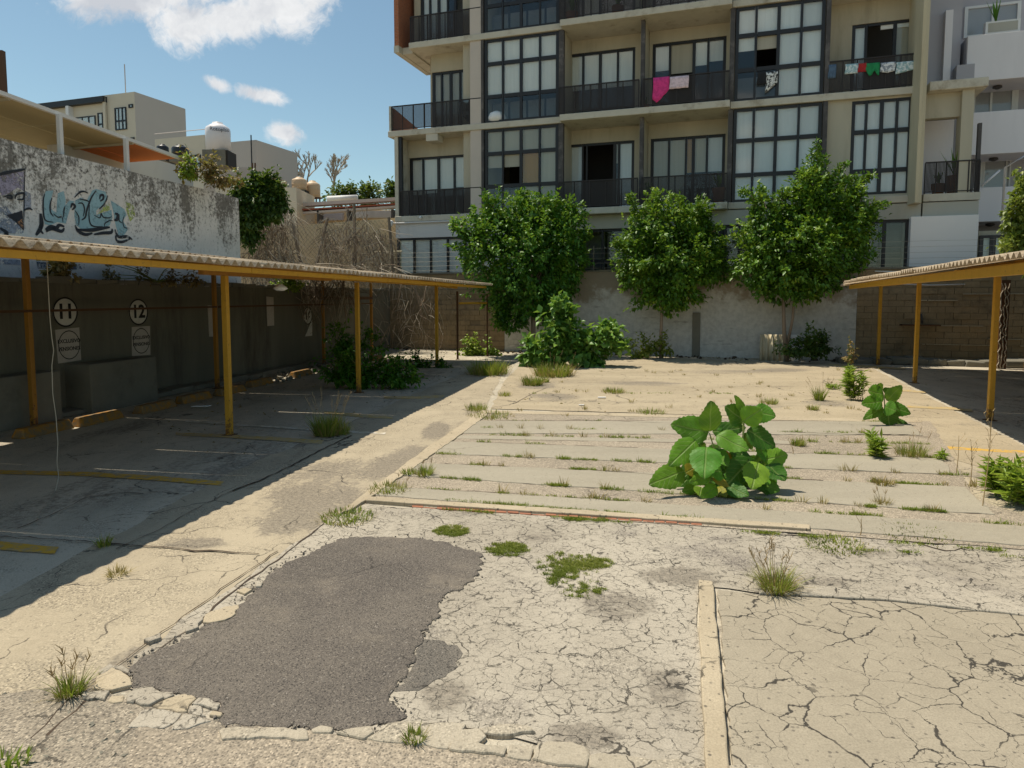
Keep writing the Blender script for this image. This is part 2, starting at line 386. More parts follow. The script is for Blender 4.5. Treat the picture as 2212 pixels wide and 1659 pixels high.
def worn_paint(name, c, under, keep=0.5):
    m, t, b = material(name); P = t.pos()
    k = t.step(t.noise(P, 9, 8, 0.75), keep - 0.1, keep + 0.06)
    col = t.mix(k, c, under); t.put(b.inputs['Base Color'], col); b.inputs['Roughness'].default_value = 0.8
    return m
M['yellow_line'] = worn_paint('worn_yellow_line', (0.62, 0.36, 0.035), (0.36, 0.29, 0.18), 0.55)
M['faded_yellow'] = worn_paint('faded_yellow_line', (0.52, 0.34, 0.07), (0.42, 0.34, 0.20), 0.48)
M['sun_slit'] = worn_paint('painted_sun_slit', (0.62, 0.58, 0.5), (0.4, 0.34, 0.23), 0.52)
M['stop'] = worn_paint('yellow_wheel_stop', (0.38, 0.17, 0.015), (0.20, 0.14, 0.07), 0.5)
def steel_paint(name, c, rust_amt=.5):
    m, t, b = material(name); P = t.pos(); z = t.sep(P)[2]
    n = t.noise(P, 7, 8, .72); s_ = t.noise(t.vm('MULTIPLY', P, (1, 1, .15)), 9, 6, .7)
    col = t.mix(n, tuple(q * .72 for q in c), tuple(q * 1.15 for q in c))
    col = t.mix(t.step(s_, .55, .75, 0, .4), col, tuple(q * .45 for q in c))
    foot = t.step(z, .45, .0, 0, .17)
    r = t.step(t.math('ADD', t.noise(P, 16, 9, .78), foot), .60, .66)
    col = t.mix(t.math('MULTIPLY', r, rust_amt + .35), col, t.mix(n, (.06, .025, .012), (.17, .07, .03)))
    t.put(b.inputs['Base Color'], col); b.inputs['Roughness'].default_value = .55; t.put(b.inputs['Normal'], t.bump(t.math('MULTIPLY', r, -1), .3, .004)); return m
M['yellow'] = steel_paint('yellow_steel_paint', (0.60, 0.315, 0.022))
M['yellow_old'] = steel_paint('dull_ochre_steel_paint', (0.40, 0.18, 0.018), .6)
M['rust'] = plain('dark_rusty_steel', (0.10, 0.045, 0.018), 0.7, 0.3, 9)

def sheet_mat():
    m, t, b = material('weathered_fibre_cement'); P = t.pos()
    n = t.noise(P, 2.2, 8, 0.7); f = t.noise(P, 40, 5, 0.75); g = t.noise(P, 14, 6, 0.7)
    col = t.mix(t.step(n, 0.35, 0.7), (0.50, 0.40, 0.275), (0.37, 0.29, 0.20))
    col = t.mix(t.step(f, 0.47, 0.63, 0, 0.6), col, (0.14, 0.095, 0.06))
    col = t.mix(t.step(g, 0.55, 0.7, 0, 0.45), col, (0.62, 0.53, 0.39))
    t.put(b.inputs['Base Color'], col); b.inputs['Roughness'].default_value = 0.95
    t.put(b.inputs['Normal'], t.bump(f, 0.6, 0.01)); return m
M['sheet'] = sheet_mat()

def mould_wall(name, base, base2, mould, top_z, amt=1.0, low_z=2.6, seed=0.0):
    """whitewashed wall: black mould thickest near the top edge and in runs below it"""
    m, t, b = material(name); P = t.vm('ADD', t.pos(), (seed, seed, 0)); z = t.sep(t.pos())[2]
    Pst = t.vm('MULTIPLY', P, (1, 1, 0.13))
    n1 = t.noise(P, 1.7, 13, 0.80); n2 = t.noise(Pst, 1.1, 9, 0.74); n3 = t.noise(P, 13, 9, 0.75); n4 = t.noise(P, 0.8, 5, 0.6)
    col = t.mix(t.step(n4, 0.4, 0.62), base, base2)
    col = t.mix(t.step(n3, 0.5, 0.72, 0, 0.5), col, (0.30, 0.29, 0.25))
    h = t.step(z, low_z, top_z, -0.07, 0.045)
    k = t.math('ADD', t.math('ADD', t.math('ADD', t.math('MULTIPLY', n1, 0.34), t.math('MULTIPLY', n2, 0.38)), t.math('MULTIPLY', n3, 0.36)), h)
    col = t.mix(t.step(k, 0.535, 0.615, 0, 0.88 * amt), col, t.mix(n3, mould, tuple(x * 2.6 for x in mould)))
    k2 = t.step(t.math('ADD', n3, h), 0.60, 0.66, 0, 0.8 * amt)
    col = t.mix(k2, col, mould)
    t.put(b.inputs['Base Color'], col); b.inputs['Roughness'].default_value = 0.95; b.inputs['Specular IOR Level'].default_value = 0.2
    t.put(b.inputs['Normal'], t.bump(t.math('ADD', n3, n1), 0.6, 0.02)); return m
M['graf_wall'] = mould_wall('mouldy_whitewash', (0.82, 0.80, 0.76), (0.70, 0.69, 0.65), (0.075, 0.07, 0.06), 4.95)
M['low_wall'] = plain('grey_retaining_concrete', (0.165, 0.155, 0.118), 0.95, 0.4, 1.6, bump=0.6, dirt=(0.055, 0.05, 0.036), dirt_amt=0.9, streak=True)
M['plinth'] = plain('rough_plinth_concrete', (0.19, 0.178, 0.14), 0.95, 0.25, 3.0, bump=0.4, dirt=(0.09, 0.08, 0.06), dirt_amt=0.5)
M['block'] = plain('tan_concrete_block', (0.27, 0.20, 0.115), 0.95, 0.4, 2.2, bump=0.7, dirt=(0.09, 0.066, 0.042), dirt_amt=0.8)
M['mortar'] = plain('grey_mortar', (0.19, 0.145, 0.09), 0.95, 0.25, 6, bump=0.4)
def plaster_mat():
    m, t, b = material('flaking_grey_plaster'); P = t.pos(); z = t.sep(P)[2]
    n1 = t.noise(P, 0.9, 8, 0.66); n2 = t.noise(P, 6, 8, 0.72); n3 = t.noise(t.vm('MULTIPLY', P, (1, 1, 5)), 1.2, 6, 0.7)
    col = t.mix(t.step(n2, 0.35, 0.7), (0.60, 0.58, 0.525), (0.45, 0.435, 0.39))
    edge = t.math('ADD', t.math('MULTIPLY', t.math('SUBTRACT', z, 1.75), 0.30), n1)     # bare brown blocks above the grey paint
    col = t.mix(t.step(edge, 0.56, 0.70, 0, 0.9), col, t.mix(n2, (0.20, 0.155, 0.105), (0.36, 0.30, 0.215)))
    col = t.mix(t.step(n3, 0.58, 0.66, 0, 0.5), col, (0.24, 0.215, 0.175))
    col = t.mix(t.step(t.math('ADD', n2, t.math('MULTIPLY', z, -0.12)), 0.62, 0.72, 0, 0.75), col, (0.10, 0.085, 0.07))
    t.put(b.inputs['Base Color'], col); b.inputs['Roughness'].default_value = 0.95
    t.put(b.inputs['Normal'], t.bump(t.math('ADD', n2, n3), 0.5, 0.02)); return m
M['plaster'] = plaster_mat()
M['fac_tan'] = plain('board_marked_tan_concrete', (0.47, 0.425, 0.32), 0.9, 0.2, 1.4, bump=0.25, dirt=(0.24, 0.21, 0.15), dirt_amt=0.6, streak=True)
M['fac_slab'] = plain('slab_edge_concrete', (0.54, 0.50, 0.405), 0.9, 0.2, 2.5, bump=0.2, dirt=(0.22, 0.165, 0.10), dirt_amt=0.75)
M['fac_col'] = plain('pale_column_concrete', (0.54, 0.47, 0.32), 0.9, 0.12, 1.8, bump=0.15, dirt=(0.3, 0.24, 0.15), dirt_amt=0.4, streak=True)
M['fac_pink'] = plain('pinkish_plaster', (0.56, 0.49, 0.42), 0.9, 0.08, 2)
M['fac_white'] = plain('grey_white_render', (0.60, 0.59, 0.57), 0.9, 0.08, 1.2, dirt=(0.38, 0.36, 0.31), dirt_amt=0.5, streak=True)
M['fac_grey'] = plain('grey_beam_render', (0.46, 0.44, 0.37), 0.9, 0.1, 1.2, dirt=(0.3, 0.28, 0.22), dirt_amt=0.5, streak=True)
M['panel_white'] = plain('clean_white_panel', (0.86, 0.82, 0.78), 0.8, 0.04, 1)
M['pink_white'] = plain('lilac_white_render', (0.82, 0.78, 0.78), 0.9, 0.05, 1.0, dirt=(0.45, 0.42, 0.42), dirt_amt=0.2, streak=True)
M['lilac_grey'] = plain('lilac_grey_render', (0.45, 0.43, 0.45), 0.9, 0.06, 1.0)
M['reflection_grey'] = plain('painted_reflection_grey', (0.17, 0.175, 0.175), 0.9, 0.45, 1.3)
M['black_steel'] = plain('black_window_steel', (0.018, 0.018, 0.02), 0.45, 0.2, 4)
M['pipe_steel'] = plain('flaking_dark_steel_column', (0.07, 0.062, 0.058), 0.7, 0.5, 4, dirt=(0.42, 0.38, 0.34), dirt_amt=0.35)
M['rail'] = plain('dark_rail_mesh', (0.028, 0.022, 0.020), 0.6, 0.2, 3)
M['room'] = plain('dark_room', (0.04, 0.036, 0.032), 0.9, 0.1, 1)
def blind_mat(name, c):
    m, t, b = material(name); inf = t.add('ShaderNodeObjectInfo').outputs['Random']; x, y, z = t.sep(t.pos())
    fold = t.noise(t.comb(t.math('MULTIPLY', x, 9), t.math('MULTIPLY', y, 9), t.math('MULTIPLY', z, .4)), 1.0, 3)
    col = t.mix(inf, tuple(q * .82 for q in c), c); col = t.mix(t.math('MULTIPLY', t.step(fold, .45, .65), .16), col, tuple(q * .6 for q in c))
    t.put(b.inputs['Base Color'], col); b.inputs['Roughness'].default_value = .9; return m
M['blind'] = blind_mat('white_roller_blind', (0.86, 0.87, 0.84))
M['blind_blue'] = blind_mat('bluish_roller_blind', (0.82, 0.86, 0.87))
M['blind_ochre'] = blind_mat('ochre_roller_blind', (0.45, 0.24, 0.05))
M['blind_tan'] = blind_mat('greenish_tan_blind', (0.48, 0.45, 0.36))
M['white_frame'] = plain('white_aluminium', (0.72, 0.71, 0.68), 0.5, 0.05, 2)
M['white'] = plain('white_paint', (0.78, 0.77, 0.74), 0.6, 0.05, 3)
M['cream'] = plain('cream_render', (0.66, 0.59, 0.46), 0.9, 0.08, 0.6, dirt=(0.5, 0.44, 0.33), dirt_amt=0.3)
M['warm_grey'] = plain('warm_grey_render', (0.52, 0.47, 0.42), 0.9, 0.05, 0.4)
M['house_tan'] = plain('tan_render', (0.62, 0.46, 0.27), 0.9, 0.08, 0.6)
M['black'] = plain('black_paint', (0.012, 0.012, 0.012), 0.7, 0.2, 6)
M['tank_white'] = plain('white_polyethylene_tank', (0.74, 0.72, 0.74), 0.5, 0.04, 2)
M['tank_tan'] = plain('tan_polyethylene_tank', (0.64, 0.46, 0.29), 0.5, 0.06, 2)
M['tank_black'] = plain('black_polyethylene_tank', (0.02, 0.02, 0.022), 0.4, 0.2, 2)
M['bark'] = plain('pale_bark', (0.30, 0.22, 0.15), 0.9, 0.35, 6, bump=0.6, streak=True)
M['twig'] = plain('dry_grey_twig', (0.19, 0.145, 0.10), 0.9, 0.4, 3)
M['twig_pale'] = plain('pale_dry_twig', (0.42, 0.36, 0.28), 0.9, 0.3, 3)
M['stem'] = plain('green_stem', (0.16, 0.20, 0.05), 0.7, 0.2, 8)
M['stalk'] = plain('dry_stalk', (0.38, 0.27, 0.13), 0.9, 0.2, 8)
M['terracotta'] = plain('terracotta', (0.30, 0.12, 0.06), 0.85, 0.15, 5)
M['soil'] = plain('dark_soil', (0.075, 0.052, 0.035), 0.95, 0.4, 12, bump=0.6)
M['awning_tan'] = plain('tan_awning_sheet', (0.50, 0.42, 0.24), 0.8, 0.08, 1.0, dirt=(0.3, 0.25, 0.15), dirt_amt=0.3)
M['awning_orange_light'] = plain('painted_orange_light_sheet', (0.62, 0.19, 0.05), 0.8, 0.12, 0.8)
M['redsteel'] = plain('red_oxide_steel', (0.30, 0.075, 0.035), 0.6, 0.15, 3)
M['roofgrey'] = plain('grey_rib_roof', (0.50, 0.45, 0.42), 0.6, 0.1, 3)
M['string'] = plain('white_string', (0.42, 0.38, 0.30), 0.8, 0.1, 5)
M['leafA'] = leaf_mat('ficus_leaf', (0.016, 0.07, 0.008), (0.10, 0.26, 0.020), (0.28, 0.44, 0.05), 0.32)
M['leafB'] = leaf_mat('ficus_leaf_yellower', (0.020, 0.072, 0.008), (0.13, 0.28, 0.020), (0.36, 0.46, 0.05), 0.34)
M['ivy'] = leaf_mat('ivy_leaf', (0.016, 0.05, 0.010), (0.07, 0.14, 0.022), (0.16, 0.22, 0.04), 0.25)
M['dryleaf'] = leaf_mat('dry_creeper_leaf', (0.10, 0.075, 0.03), (0.30, 0.20, 0.07), (0.42, 0.36, 0.16), 0.25, 0.7)
M['weed'] = leaf_mat('weed_leaf', (0.10, 0.19, 0.018), (0.30, 0.42, 0.045), (0.46, 0.50, 0.10), 0.42)
M['figleaf'] = leaf_mat('bush_leaf', (0.055, 0.16, 0.022), (0.18, 0.36, 0.055), (0.36, 0.50, 0.10), 0.36)
M['grass'] = leaf_mat('green_grass', (0.11, 0.18, 0.02), (0.28, 0.33, 0.045), (0.46, 0.40, 0.13), 0.38, 0.6)
M['drygrass'] = leaf_mat('dry_grass', (0.22, 0.16, 0.05), (0.38, 0.29, 0.11), (0.5, 0.42, 0.2), 0.25, 0.7)
M['moss'] = leaf_mat('mossy_turf', (0.09, 0.13, 0.015), (0.21, 0.25, 0.028), (0.36, 0.34, 0.08), 0.3, 0.8)
M['feather'] = leaf_mat('feathery_leaf', (0.08, 0.13, 0.018), (0.22, 0.28, 0.04), (0.38, 0.38, 0.09), 0.35)
M['fargreen'] = leaf_mat('far_tree_leaf', (0.05, 0.09, 0.02), (0.13, 0.19, 0.035), (0.22, 0.26, 0.06), 0.25)

def bigleaf_mat():
    m, t, b = material('broad_leaf'); uv = t.add('ShaderNodeTexCoord').outputs['Object']
    x, y, z = t.sep(uv)
    ax = t.math('ABSOLUTE', x)
    mid = t.step(ax, 0.035, 0.012)
    sv = t.math('FRACT', t.math('MULTIPLY', t.math('SUBTRACT', y, t.math('MULTIPLY', ax, 0.9)), 6.5))
    vein = t.math('MAXIMUM', mid, t.math('MULTIPLY', t.step(t.math('ABSOLUTE', t.math('SUBTRACT', sv, 0.5)), 0.075, 0.03), 0.6))
    info = t.add('ShaderNodeObjectInfo')
    tint = info.outputs['Color']
    n = t.noise(uv, 5, 5)
    col = t.mix(n, t.mix(1.0, tint, (0.75, 0.8, 0.7), 'MULTIPLY'), t.mix(1.0, tint, (1.25, 1.2, 1.2), 'MULTIPLY'))
    col = t.mix(t.math('MULTIPLY', vein, 0.55), col, (0.24, 0.33, 0.09))
    t.put(b.inputs['Base Color'], col); b.inputs['Roughness'].default_value = 0.5; b.inputs['Specular IOR Level'].default_value = 0.3
    t.put(b.inputs['Normal'], t.bump(t.math('ADD', t.math('MULTIPLY', vein, -1.0), t.math('MULTIPLY', n, 0.4)), 0.5, 0.03))
    tr = t.add('ShaderNodeBsdfTranslucent'); t.put(tr.inputs['Color'], t.mix(0.5, col, (0.25, 0.36, 0.03)))
    mx = t.add('ShaderNodeMixShader'); mx.inputs[0].default_value = 0.28
    t.l.new(b.outputs[0], mx.inputs[1]); t.l.new(tr.outputs[0], mx.inputs[2])
    t.l.new(mx.outputs[0], [q for q in t.n if q.type == 'OUTPUT_MATERIAL'][0].inputs[0])
    return m
M['bigleaf'] = bigleaf_mat()

def glass_mat():
    m, t, b = material('window_glass')
    t.n.remove(b)
    tr = t.add('ShaderNodeBsdfTransparent'); tr.inputs[0].default_value = (0.97, 0.98, 0.97, 1)
    gl = t.add('ShaderNodeBsdfGlossy'); gl.inputs['Roughness'].default_value = 0.03; gl.inputs[0].default_value = (0.92, 0.93, 0.92, 1)
    fr = t.add('ShaderNodeFresnel'); fr.inputs[0].default_value = 1.6
    mx = t.add('ShaderNodeMixShader'); t.l.new(t.math('ADD', t.math('MULTIPLY', fr.outputs[0], 0.35), 0.02), mx.inputs[0])
    t.l.new(tr.outputs[0], mx.inputs[1]); t.l.new(gl.outputs[0], mx.inputs[2])
    t.l.new(mx.outputs[0], [q for q in t.n if q.type == 'OUTPUT_MATERIAL'][0].inputs[0])
    return m
M['glass'] = glass_mat()

def brick_mat():
    m, t, b = material('orange_brick_face'); tx = t.add('ShaderNodeTexBrick')
    P = t.pos(); x, y, z = t.sep(P)
    t.put(tx.inputs['Vector'], t.comb(t.math('ADD', x, y), z, 0)); tx.inputs['Scale'].default_value = 4.0
    tx.inputs['Color1'].default_value = (0.42, 0.13, 0.05, 1); tx.inputs['Color2'].default_value = (0.34, 0.10, 0.04, 1); tx.inputs['Mortar'].default_value = (0.3, 0.22, 0.16, 1)
    t.put(b.inputs['Base Color'], tx.outputs[0]); b.inputs['Roughness'].default_value = 0.9; return m
M['brick'] = brick_mat()
M['redbrick'] = plain('red_edging_brick', (0.36, 0.15, 0.085), 0.95, 0.3, 12, bump=0.5)

def cloth(name, c, c2=None, sc=10):
    m, t, b = material(name); P = t.pos()
    col = t.mix(t.step(t.noise(P, sc, 4, 0.6), 0.45, 0.55), c, c2 or tuple(x * 0.8 for x in c))
    t.put(b.inputs['Base Color'], col); b.inputs['Roughness'].default_value = 0.95; return m
M['c_pink'] = cloth('pink_towel_cloth', (0.72, 0.05, 0.24)); M['c_palepink'] = cloth('pale_pink_cloth', (0.75, 0.58, 0.62))
M['c_pattern'] = cloth('black_white_print_cloth', (0.75, 0.74, 0.7), (0.03, 0.03, 0.03), 14)
M['c_black'] = cloth('black_cloth', (0.02, 0.02, 0.022)); M['c_blue'] = cloth('grey_blue_cloth', (0.10, 0.16, 0.24))
M['c_aqua'] = cloth('white_cloth_with_aqua_print', (0.68, 0.74, 0.74), (0.30, 0.46, 0.48), 12); M['c_red'] = cloth('red_cloth', (0.45, 0.03, 0.03))
M['c_green'] = cloth('green_cloth', (0.02, 0.26, 0.09)); M['c_white'] = cloth('white_cloth_with_dark_print', (0.74, 0.75, 0.75), (0.25, 0.28, 0.32), 9)
M['c_stripe'] = cloth('dark_striped_fabric', (0.03, 0.05, 0.06), (0.16, 0.20, 0.22), 5)
# ------------------------------------------------------------------ the ground
def sheet(name, poly, z, mat, parent=None, j=0.0, seed=0, step=0.12):
    p = jag(poly, step, j, seed) if j else poly
    ar = sum(p[i][0] * p[(i + 1) % len(p)][1] - p[(i + 1) % len(p)][0] * p[i][1] for i in range(len(p)))
    if ar < 0: p = list(reversed(p))
    m = MB(); m.add([(x, y, z) for x, y in p], [tuple(range(len(p)))])
    return m.build(name, mat, parent)
struct(sheet('ground', [(-600, -300), (600, -300), (600, 900), (-600, 900)], -0.03, M['earth']), 'bare ground of the city block')
wallY = lambda x: 26.24 - 0.335 * x
lot = [LF(-6, 10.6)[:2], RF(-6, -16)[:2], (17.5, wallY(17.5)), (-6.0, wallY(-6.0))]
lot_o = struct(sheet('parking_lot', lot, 0.0, M['lot']), 'worn grey and tan concrete surface of an empty parking lot')
WL[lot_o.name] = V(lot_o.location)
def piece(name, poly, z0, z1, mat, parent=lot_o, j=0.015, seed=0, step=0.10, bevel=0.008):
    m = MB(); m.prism(jag(poly, step, j, seed), z0, z1)
    return m.build(name, mat, parent, bevel=bevel)

# the lane of tan concrete along the left carport, the tan far end, the crazed zone
sheet('tan_lane', GP([(-500, 1560), (0, 1290), (480, 1030), (700, 935), (1020, 798), (1120, 778), (1085, 805), (1045, 892), (905, 998), (862, 1030), (805, 1074), (800, 1110), (720, 1150), (560, 1230), (300, 1440), (200, 1500), (60, 1600), (-400, 1850)]), 0.004, M['lane'], lot_o, 0.04, 1, 0.25)
sheet('far_tan_surface', GP([(1130, 782), (1400, 772), (1870, 790), (1960, 835), (2250, 985), (2250, 1060), (2040, 985), (1990, 912), (1060, 884), (1085, 830)]), 0.012, M['far_tan'], lot_o, 0.03, 2, 0.3)
sheet('right_lane', GP([(2000, 900), (2260, 1010), (2500, 1250), (2250, 1180), (2100, 1075), (2050, 1000)]), 0.008, M['lane'], lot_o, 0.06, 8, 0.25)
sheet('crazed_surface', GP([(560, 1225), (735, 1110), (795, 1090), (1000, 1106), (1500, 1138), (1900, 1168), (2330, 1196), (2330, 1342), (1900, 1296), (1640, 1284), (1508, 1268), (1516, 1720), (1290, 1720), (1160, 1610), (940, 1570), (640, 1600), (480, 1570), (280, 1490), (290, 1420)]), 0.010, M['crazed'], lot_o, 0.05, 3, 0.2)
sheet('rough_corner', GP([(-380, 1560), (40, 1500), (190, 1478), (480, 1566), (640, 1590), (900, 1612), (1180, 1660), (1290, 1720), (900, 1900), (-300, 1900)]), 0.014, M['rubble'], lot_o, 0.05, 4, 0.2)
# the smooth cracked slab at the lower right with its concrete beam
piece('cracked_slab', GP([(1550, 1279), (1640, 1292), (1900, 1304), (2330, 1349), (2500, 1760), (1588, 1760)]), -0.03, 0.022, M['slab'], j=0.01, seed=5)
piece('edge_beam', GP([(1509, 1262), (1540, 1266), (1552, 1400), (1566, 1560), (1582, 1760), (1528, 1760), (1519, 1560), (1511, 1400)]), -0.03, 0.040, M['kerb'], j=0.006, seed=6, step=0.11, bevel=0.010)
piece('slab_end_curb', GP([(1640, 1276), (1760, 1272), (1900, 1290), (2330, 1338), (2330, 1352), (1900, 1303), (1640, 1290)]), -0.03, 0.034, M['crazed'], j=0.012, seed=66, step=0.14)

# the dark asphalt patch
patch = [(701, 1177), (737, 1162), (795, 1158), (883, 1160), (956, 1168), (992, 1180), (1036, 1192), (1044, 1212), (1032, 1241), (1003, 1270), (960, 1285), (947, 1299), (954, 1328), (923, 1350), (914, 1369), (916, 1382), (894, 1412), (883, 1445), (857, 1478), (841, 1500), (857, 1522), (880, 1548), (836, 1562), (774, 1574), (723, 1574), (664, 1567), (600, 1571), (487, 1566), (472, 1553), (478, 1522), (427, 1507), (372, 1496), (315, 1484), (283, 1479), (286, 1459), (281, 1438), (301, 1421), (358, 1396), (430, 1364), (447, 1347), (501, 1333), (515, 1312), (530, 1290), (567, 1255), (590, 1232), (633, 1209), (650, 1202)]
piece('asphalt_patch', GP(patch, 0.02), -0.02, 0.020, M['asphalt'], j=0.026, seed=9, step=0.035, bevel=0.010)
piece('older_asphalt', GP([(905, 1395), (918, 1380), (960, 1384), (994, 1402), (990, 1440), (962, 1462), (925, 1480), (880, 1492), (852, 1494), (890, 1440)], 0.012), -0.02, 0.013, M['asphalt_old'], j=0.03, seed=10, step=0.04, bevel=0.004)

# broken slabs round the patch (lower left) and the broken kerb along the bottom
def zz(pts): return [(x * .2864, 1183.7 + y * .2864) for x, y in pts]
chunks = [zz(q) for q in (
    [(730, 970), (850, 900), (985, 985), (998, 1035), (850, 1072), (690, 1062)], [(740, 930), (830, 870), (950, 900), (980, 950), (880, 905), (770, 960)],
    [(620, 1090), (830, 1082), (800, 1128), (790, 1152), (620, 1138)], [(835, 1115), (940, 1108), (928, 1158), (810, 1155)],
    [(955, 1125), (1010, 1068), (1095, 1050), (1185, 1078), (1240, 1130), (1130, 1188), (950, 1165)], [(1195, 1085), (1300, 1090), (1320, 1108), (1250, 1140)],
    [(1145, 1192), (1270, 1130), (1390, 1095), (1485, 1130), (1410, 1232), (1290, 1215)],
    [(1440, 1185), (1500, 1132), (1590, 1142), (1660, 1180), (1640, 1225), (1530, 1190)], [(1430, 1200), (1480, 1160), (1530, 1200), (1560, 1265), (1420, 1235)], [(1575, 1265), (1600, 1230), (1680, 1245), (1670, 1275)],
    [(1060, 1222), (1240, 1215), (1375, 1245), (1320, 1315), (1240, 1355), (960, 1350), (990, 1310)], [(1380, 1250), (1520, 1275), (1600, 1300), (1420, 1360), (1290, 1370)],
    [(1780, 325), (1850, 300), (1905, 315), (1850, 350)], [(1930, 265), (1985, 268), (1970, 300), (1925, 298)], [(1370, 670), (1490, 640), (1430, 690), (1380, 692)],
    [(1550, 500), (1700, 440), (1800, 425), (1805, 455), (1750, 520), (1640, 555), (1530, 560)], [(1410, 590), (1535, 520), (1500, 605), (1400, 640)], [(1080, 700), (1210, 650), (1215, 690), (1130, 720)])]
for i, c in enumerate(chunks):
    piece('broken_slab', GP(c, 0.02), -0.03, 0.020 + rnd.uniform(0.0, 0.016), M['crazed'] if i % 3 else M['kerb'], j=0.014, seed=100 + i, step=0.04, bevel=0.008)
def grow(pts, k=1.035):
    cx = sum(p[0] for p in pts) / len(pts); cy = sum(p[1] for p in pts) / len(pts); return [(cx + (x - cx) * k, cy + (y - cy) * (k + .05)) for x, y in pts]
def z3(pts): return [(518.4 + x * .3646, 1036.8 + y * .3646) for x, y in pts]
def z4(pts): return [(1152 + x * .2864, 1183.7 + y * .2864) for x, y in pts]
kerbs = [z3([(-120, 1470), (0, 1458), (200, 1462), (390, 1475), (400, 1528), (200, 1520), (-100, 1530)]), z3([(420, 1472), (480, 1447), (555, 1460), (540, 1490), (430, 1488)]),
         z3([(570, 1490), (660, 1470), (780, 1455), (790, 1492), (735, 1528), (640, 1508)]), z3([(757, 1520), (870, 1440), (1000, 1425), (1180, 1432), (1335, 1440), (1310, 1480), (1230, 1578), (1100, 1555), (950, 1545)]),
         z3([(1240, 1590), (1260, 1540), (1400, 1550), (1580, 1580), (1560, 1625)]), z3([(1580, 1630), (1600, 1560), (1740, 1580), (1720, 1650)]), z3([(1730, 1640), (1770, 1580), (1825, 1540), (1960, 1545), (2060, 1585), (2080, 1645), (1900, 1665)]),
         z3([(1240, 1490), (1330, 1470), (1420, 1465), (1460, 1510), (1400, 1560), (1250, 1555)]), z3([(1420, 1465), (1550, 1440), (1700, 1450), (1750, 1482), (1600, 1500), (1450, 1490)]),
         z4([(0, 1580), (40, 1472), (200, 1462), (395, 1500), (420, 1555), (400, 1640), (200, 1625)]), z4([(432, 1560), (520, 1540), (900, 1590), (1100, 1582), (1278, 1640), (1290, 1760), (800, 1760), (432, 1640)]),
         z4([(1460, 1640), (1600, 1625), (1740, 1640), (1790, 1700), (1800, 1780), (1470, 1780)])]
for i, c in enumerate(kerbs):
    piece('broken_kerb', GP(grow(c), 0.03), -0.03, 0.026 + rnd.uniform(0, 0.007), M['kerb_pale'], j=0.012, seed=200 + i, step=0.05, bevel=0.010)
sheet('bottom_concrete', GP([(300, 1575), (520, 1588), (900, 1600), (1180, 1650), (1290, 1664), (1600, 1700), (1600, 1900), (200, 1900)]), 0.018, M['gravelly'], lot_o, 0.03, 14, 0.15)

# the ramp of alternating strips: smooth slabs between gravelly bands
sheet('gravel_band_bed', GP([(800, 1088), (900, 1002), (1052, 896), (1200, 890), (2010, 912), (2055, 985), (2110, 1080), (2330, 1160), (2330, 1200), (1900, 1168), (1000, 1104)]), 0.016, M['gravelly'], lot_o, 0.02, 20, 0.2)
def line(p, q): return lambda u: p[1] + (q[1] - p[1]) * (u - p[0]) / (q[0] - p[0])
def kerb_u(v): return 800 + (1080 - v) * 1.33
def strip(name, top, bot, uright, seed, h=0.026):
    lt, lb = line((1000, top[0]), (1900, top[1])), line((1000, bot[0]), (1900, bot[1]))
    ul = kerb_u(top[0] - 2); ul2 = kerb_u(bot[0] - 4)
    us = np.linspace(ul, uright[0], 9); ub = np.linspace(ul2, uright[1], 9)
    poly = [(u, lt(u)) for u in us] + [(u, lb(u)) for u in ub[::-1]]
    return piece(name, GP(poly, h), -0.03, h, M['strip'], j=0.02, seed=seed, step=0.12, bevel=0.010)
strip('concrete_strip', (1060, 1116), (1083, 1152), (2330, 2330), 31)
strip('concrete_strip', (1003, 1043), (1034, 1094), (2085, 2150), 32)
strip('concrete_strip', (954, 985), (981, 1018), (2038, 2058), 33)
strip('concrete_strip', (909, 910), (935, 939), (1960, 1995), 34)
strip('concrete_strip', (940, 955), (947, 962), (1700, 1720), 35, 0.02)
front = line((800, 1077), (1500, 1122))
piece('front_kerb', GP([(u, front(u) - 5) for u in (790, 900, 1050, 1200, 1350, 1500, 1750)] + [(u, front(u) + 4) for u in (1750, 1500, 1350, 1200, 1050, 900, 790)], 0.04), -0.03, 0.042, M['kerb'], j=0.008, seed=36)
piece('side_kerb', GP([(735, 1108), (795, 1060), (862, 1012), (915, 972), (985, 925), (1040, 886), (1055, 890), (1052, 897), (985, 946), (905, 1002), (850, 1040), (795, 1078), (760, 1100)], 0.03), -0.03, 0.034, M['kerb'], j=0.012, seed=37)
piece('back_kerb', GP([(1040, 886), (1300, 892), (1700, 902), (1990, 906), (1992, 912), (1700, 908), (1300, 898), (1044, 892)], 0.02), -0.03, 0.024, M['kerb'], j=0.012, seed=38)
u = 890.0; k = 0
while u < 1500:                     # red brick edging below the front kerb
    du = 26 + rnd.uniform(-3, 3)
    a = [(u, front(u) + 5), (u + du - 2, front(u + du) + 5), (u + du - 2, front(u + du) + 11), (u, front(u) + 11)]
    piece('edging_brick', GP(a, 0.02), -0.03, 0.020 + rnd.uniform(-.006, .006), M['redbrick'], j=0.006, seed=300 + k, step=0.06, bevel=0.006); u += du; k += 1
